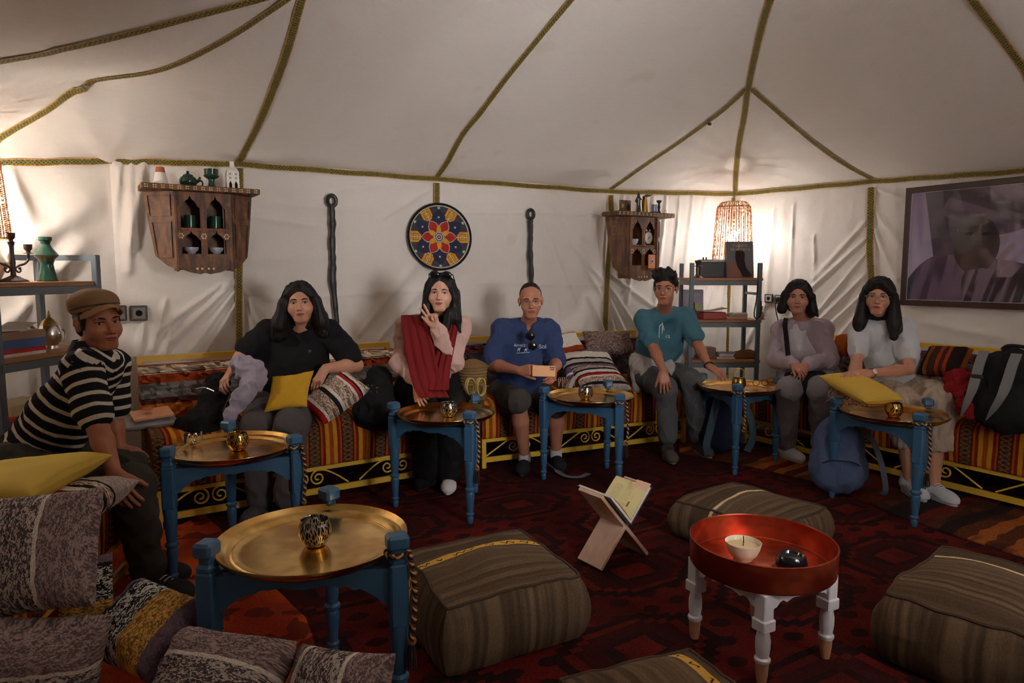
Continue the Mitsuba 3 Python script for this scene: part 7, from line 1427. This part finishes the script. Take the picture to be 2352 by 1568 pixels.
    c = thing('magazine', 'colourful cookbook standing upright behind the left post of the right-hand shelf', 'book'); Mc = M @ trimesh.transformations.translation_matrix((.09, .26, z)) @ trimesh.transformations.rotation_matrix(-.12, (1, 0, 0))
    part(c, 'cover', mv(bbox(0, 0, .12, .17, .014, .24), Mc), 'satin', srgb(150, 140, 160)); t = meshkit.text_mesh('mon', .03, .001); F2 = FB.copy(); F2[:3, 3] = (-.03, -.008, .185); part(c, 'title', mv(t, Mc @ F2), 'satin', srgb(196, 188, 200)); part(c, 'picture', mv(cat([ball((.03, -.007, .08), A(.045, .002, .045), 2)]), Mc), 'satin', srgb(150, 170, 90)); part(c, 'shrimp', mv(cat([ball((-.03 + .018 * math.cos(j * 1.3), -.008, .07 + .02 * math.sin(j * 2.1)), A(.022, .002, .012), 1) for j in range(6)]), Mc), 'satin', srgb(186, 82, 52))
    q = [cap((0, 0, 0), (0, 0, .06), .022, .018), cap((0, 0, .06), (.0, 0, .10), .018, .012), cap((0, 0, .12), (0, 0, .13), .014, .012), cap((.0, 0, .09), (.02, -.01, .05), .008, .007)]; solo('figurine', S(sdf_mesh(q, (), .004, .012), .035, .06, z), 'satin', srgb(48, 34, 30), 'dark carved figurine by the left post of the right-hand shelf', 'statue', smooth=True)
    b = thing('red_book', 'thick red book with an open page on the right-hand shelf', 'book'); part(b, 'body', S(bbox(0, 0, .028, .19, .16, .056, .004), .215, .15, z), 'satin', srgb(158, 44, 32)); part(b, 'page', S(thick(np.array([[(x, y, .058 + .02 * abs(x) / .1 * (x > 0) + .008) for y in (-.08, .08)] for x in np.linspace(-.12, .11, 10)]), .003), .215, .15, z), 'matte', srgb(190, 178, 160))
    for i, (w, h, col, lab) in enumerate(((.17, .020, (196, 152, 128), 'pinkish book at the bottom of the pale pile on the right-hand shelf'), (.15, .018, (176, 150, 130), 'beige book in the middle of the pale pile on the right-hand shelf'), (.13, .012, (196, 190, 184), 'thin pale book on top of the pale pile on the right-hand shelf'))): solo('book', S(bbox(0, 0, h / 2, w, .14, h, .002), .40 + .012 * i, .14, z + (0, .020, .038)[i]), 'satin', srgb(*col), lab, 'book', 'pale books on the right-hand shelf')
    q = [ell((0, 0, .035), (.026, .022, .036)), ell((0, -.004, .088), (.019, .018, .019)), cap((-.016, 0, .10), (-.017, 0, .108), .006), cap((.016, 0, .10), (.017, 0, .108), .006), cap((-.02, -.01, .055), (-.022, -.024, .035), .009), cap((.02, -.01, .055), (.022, -.024, .035), .009), cap((-.014, -.01, .012), (-.018, -.03, .010), .011), cap((.014, -.01, .012), (.018, -.03, .010), .011)]
    solo('bear_figurine', S(sdf_mesh(q, (), .003, .008), L + .022, .02, z), 'matte', srgb(196, 170, 140), 'small sandy bear figurine at the right end of the right-hand shelf', 'figurine', smooth=True)
    z = ZS[1]
    solo('box', S(bbox(0, 0, .045, .15, .12, .09, .004), .17, .16, z), 'satin', srgb(104, 70, 54), 'brown box on the third board of the right-hand shelf', 'box'); b = thing('book', 'white book lying on the third board of the right-hand shelf', 'book'); part(b, 'cover', S(cat([bbox(0, 0, .002, .15, .12, .004), bbox(0, 0, .032, .15, .12, .004)]), .34, .14, z + .014), 'satin', srgb(60, 62, 70)); part(b, 'pages', S(bbox(0, .0, .017, .144, .116, .026), .34, .14, z + .014), 'matte', srgb(212, 210, 206))
    solo('book', S(bbox(0, 0, .007, .17, .13, .014, .002), .33, .14, z), 'satin', srgb(206, 204, 200), 'thin white book under the other on the third board of the right-hand shelf', 'book')
    for j, (x, y) in enumerate(((.48, .10), (.52, .20))): soft_ = [cap((-.07, 0, .02), (.06, 0, .022), .030, .036), cap((-.02, 0, .045), (.03, 0, .048), .026)]; solo('slipper', S(crumple(sdf_mesh(soft_, [ell((.02, 0, .075), (.04, .02, .02))], .004, .02), .006, .04, j), x, y, z), 'matte', srgb(112, 72, 44), 'brown leather slipper, %s one, on the third board of the right-hand shelf' % ('front' if j == 0 else 'rear'), 'slipper', 'pair of leather slippers', smooth=True)
    g = lathe([(0, 0), (.05, 0), (.085, .06), (.09, .10), (.06, .16), (.03, .18), (.028, .17), (.05, .15), (0, .02)], 32); solo('glass_jar', S(g, .02, .16, z), 'gloss', srgb(176, 184, 182), 'pale round jar on the right-hand shelf beside the arm of the man in teal', 'jar')
    z = ZS[0]; rng = np.random.default_rng(2); m, uv = pillow(.40, .26, .10, .02, 26, 5, .02); k = thing('folded_cloth', 'folded pink and white patterned cloth on the bottom board of the right-hand shelf', 'cloth'); part(k, 'cloth', S(m, .36, .15, z + .04), 'matte', srgb(206, 150, 164), smooth=True)
    part(k, 'print', S(cat([ball((rng.uniform(-.17, .17), rng.uniform(-.12, .02), .038 + .0 * rng.random()), A(.02, .016, .012), 1) for _ in range(16)]), .36, .15, z + .04), 'matte', srgb(226, 214, 220))
    k = thing('charging_cable', 'dark cable looped from the right post of the right-hand shelf', 'cable'); part(k, 'cord', S(tube(curve([(L - .02, -.02, 1.26), (L - .03, -.03, 1.12), (L - .045, -.03, .99), (L - .02, -.03, .955), (L + .01, -.03, 1.0), (L + .012, -.02, 1.10)], 8), .0045, 6), 0, 0, 0), 'matte', srgb(40, 44, 50))
shelf_things()
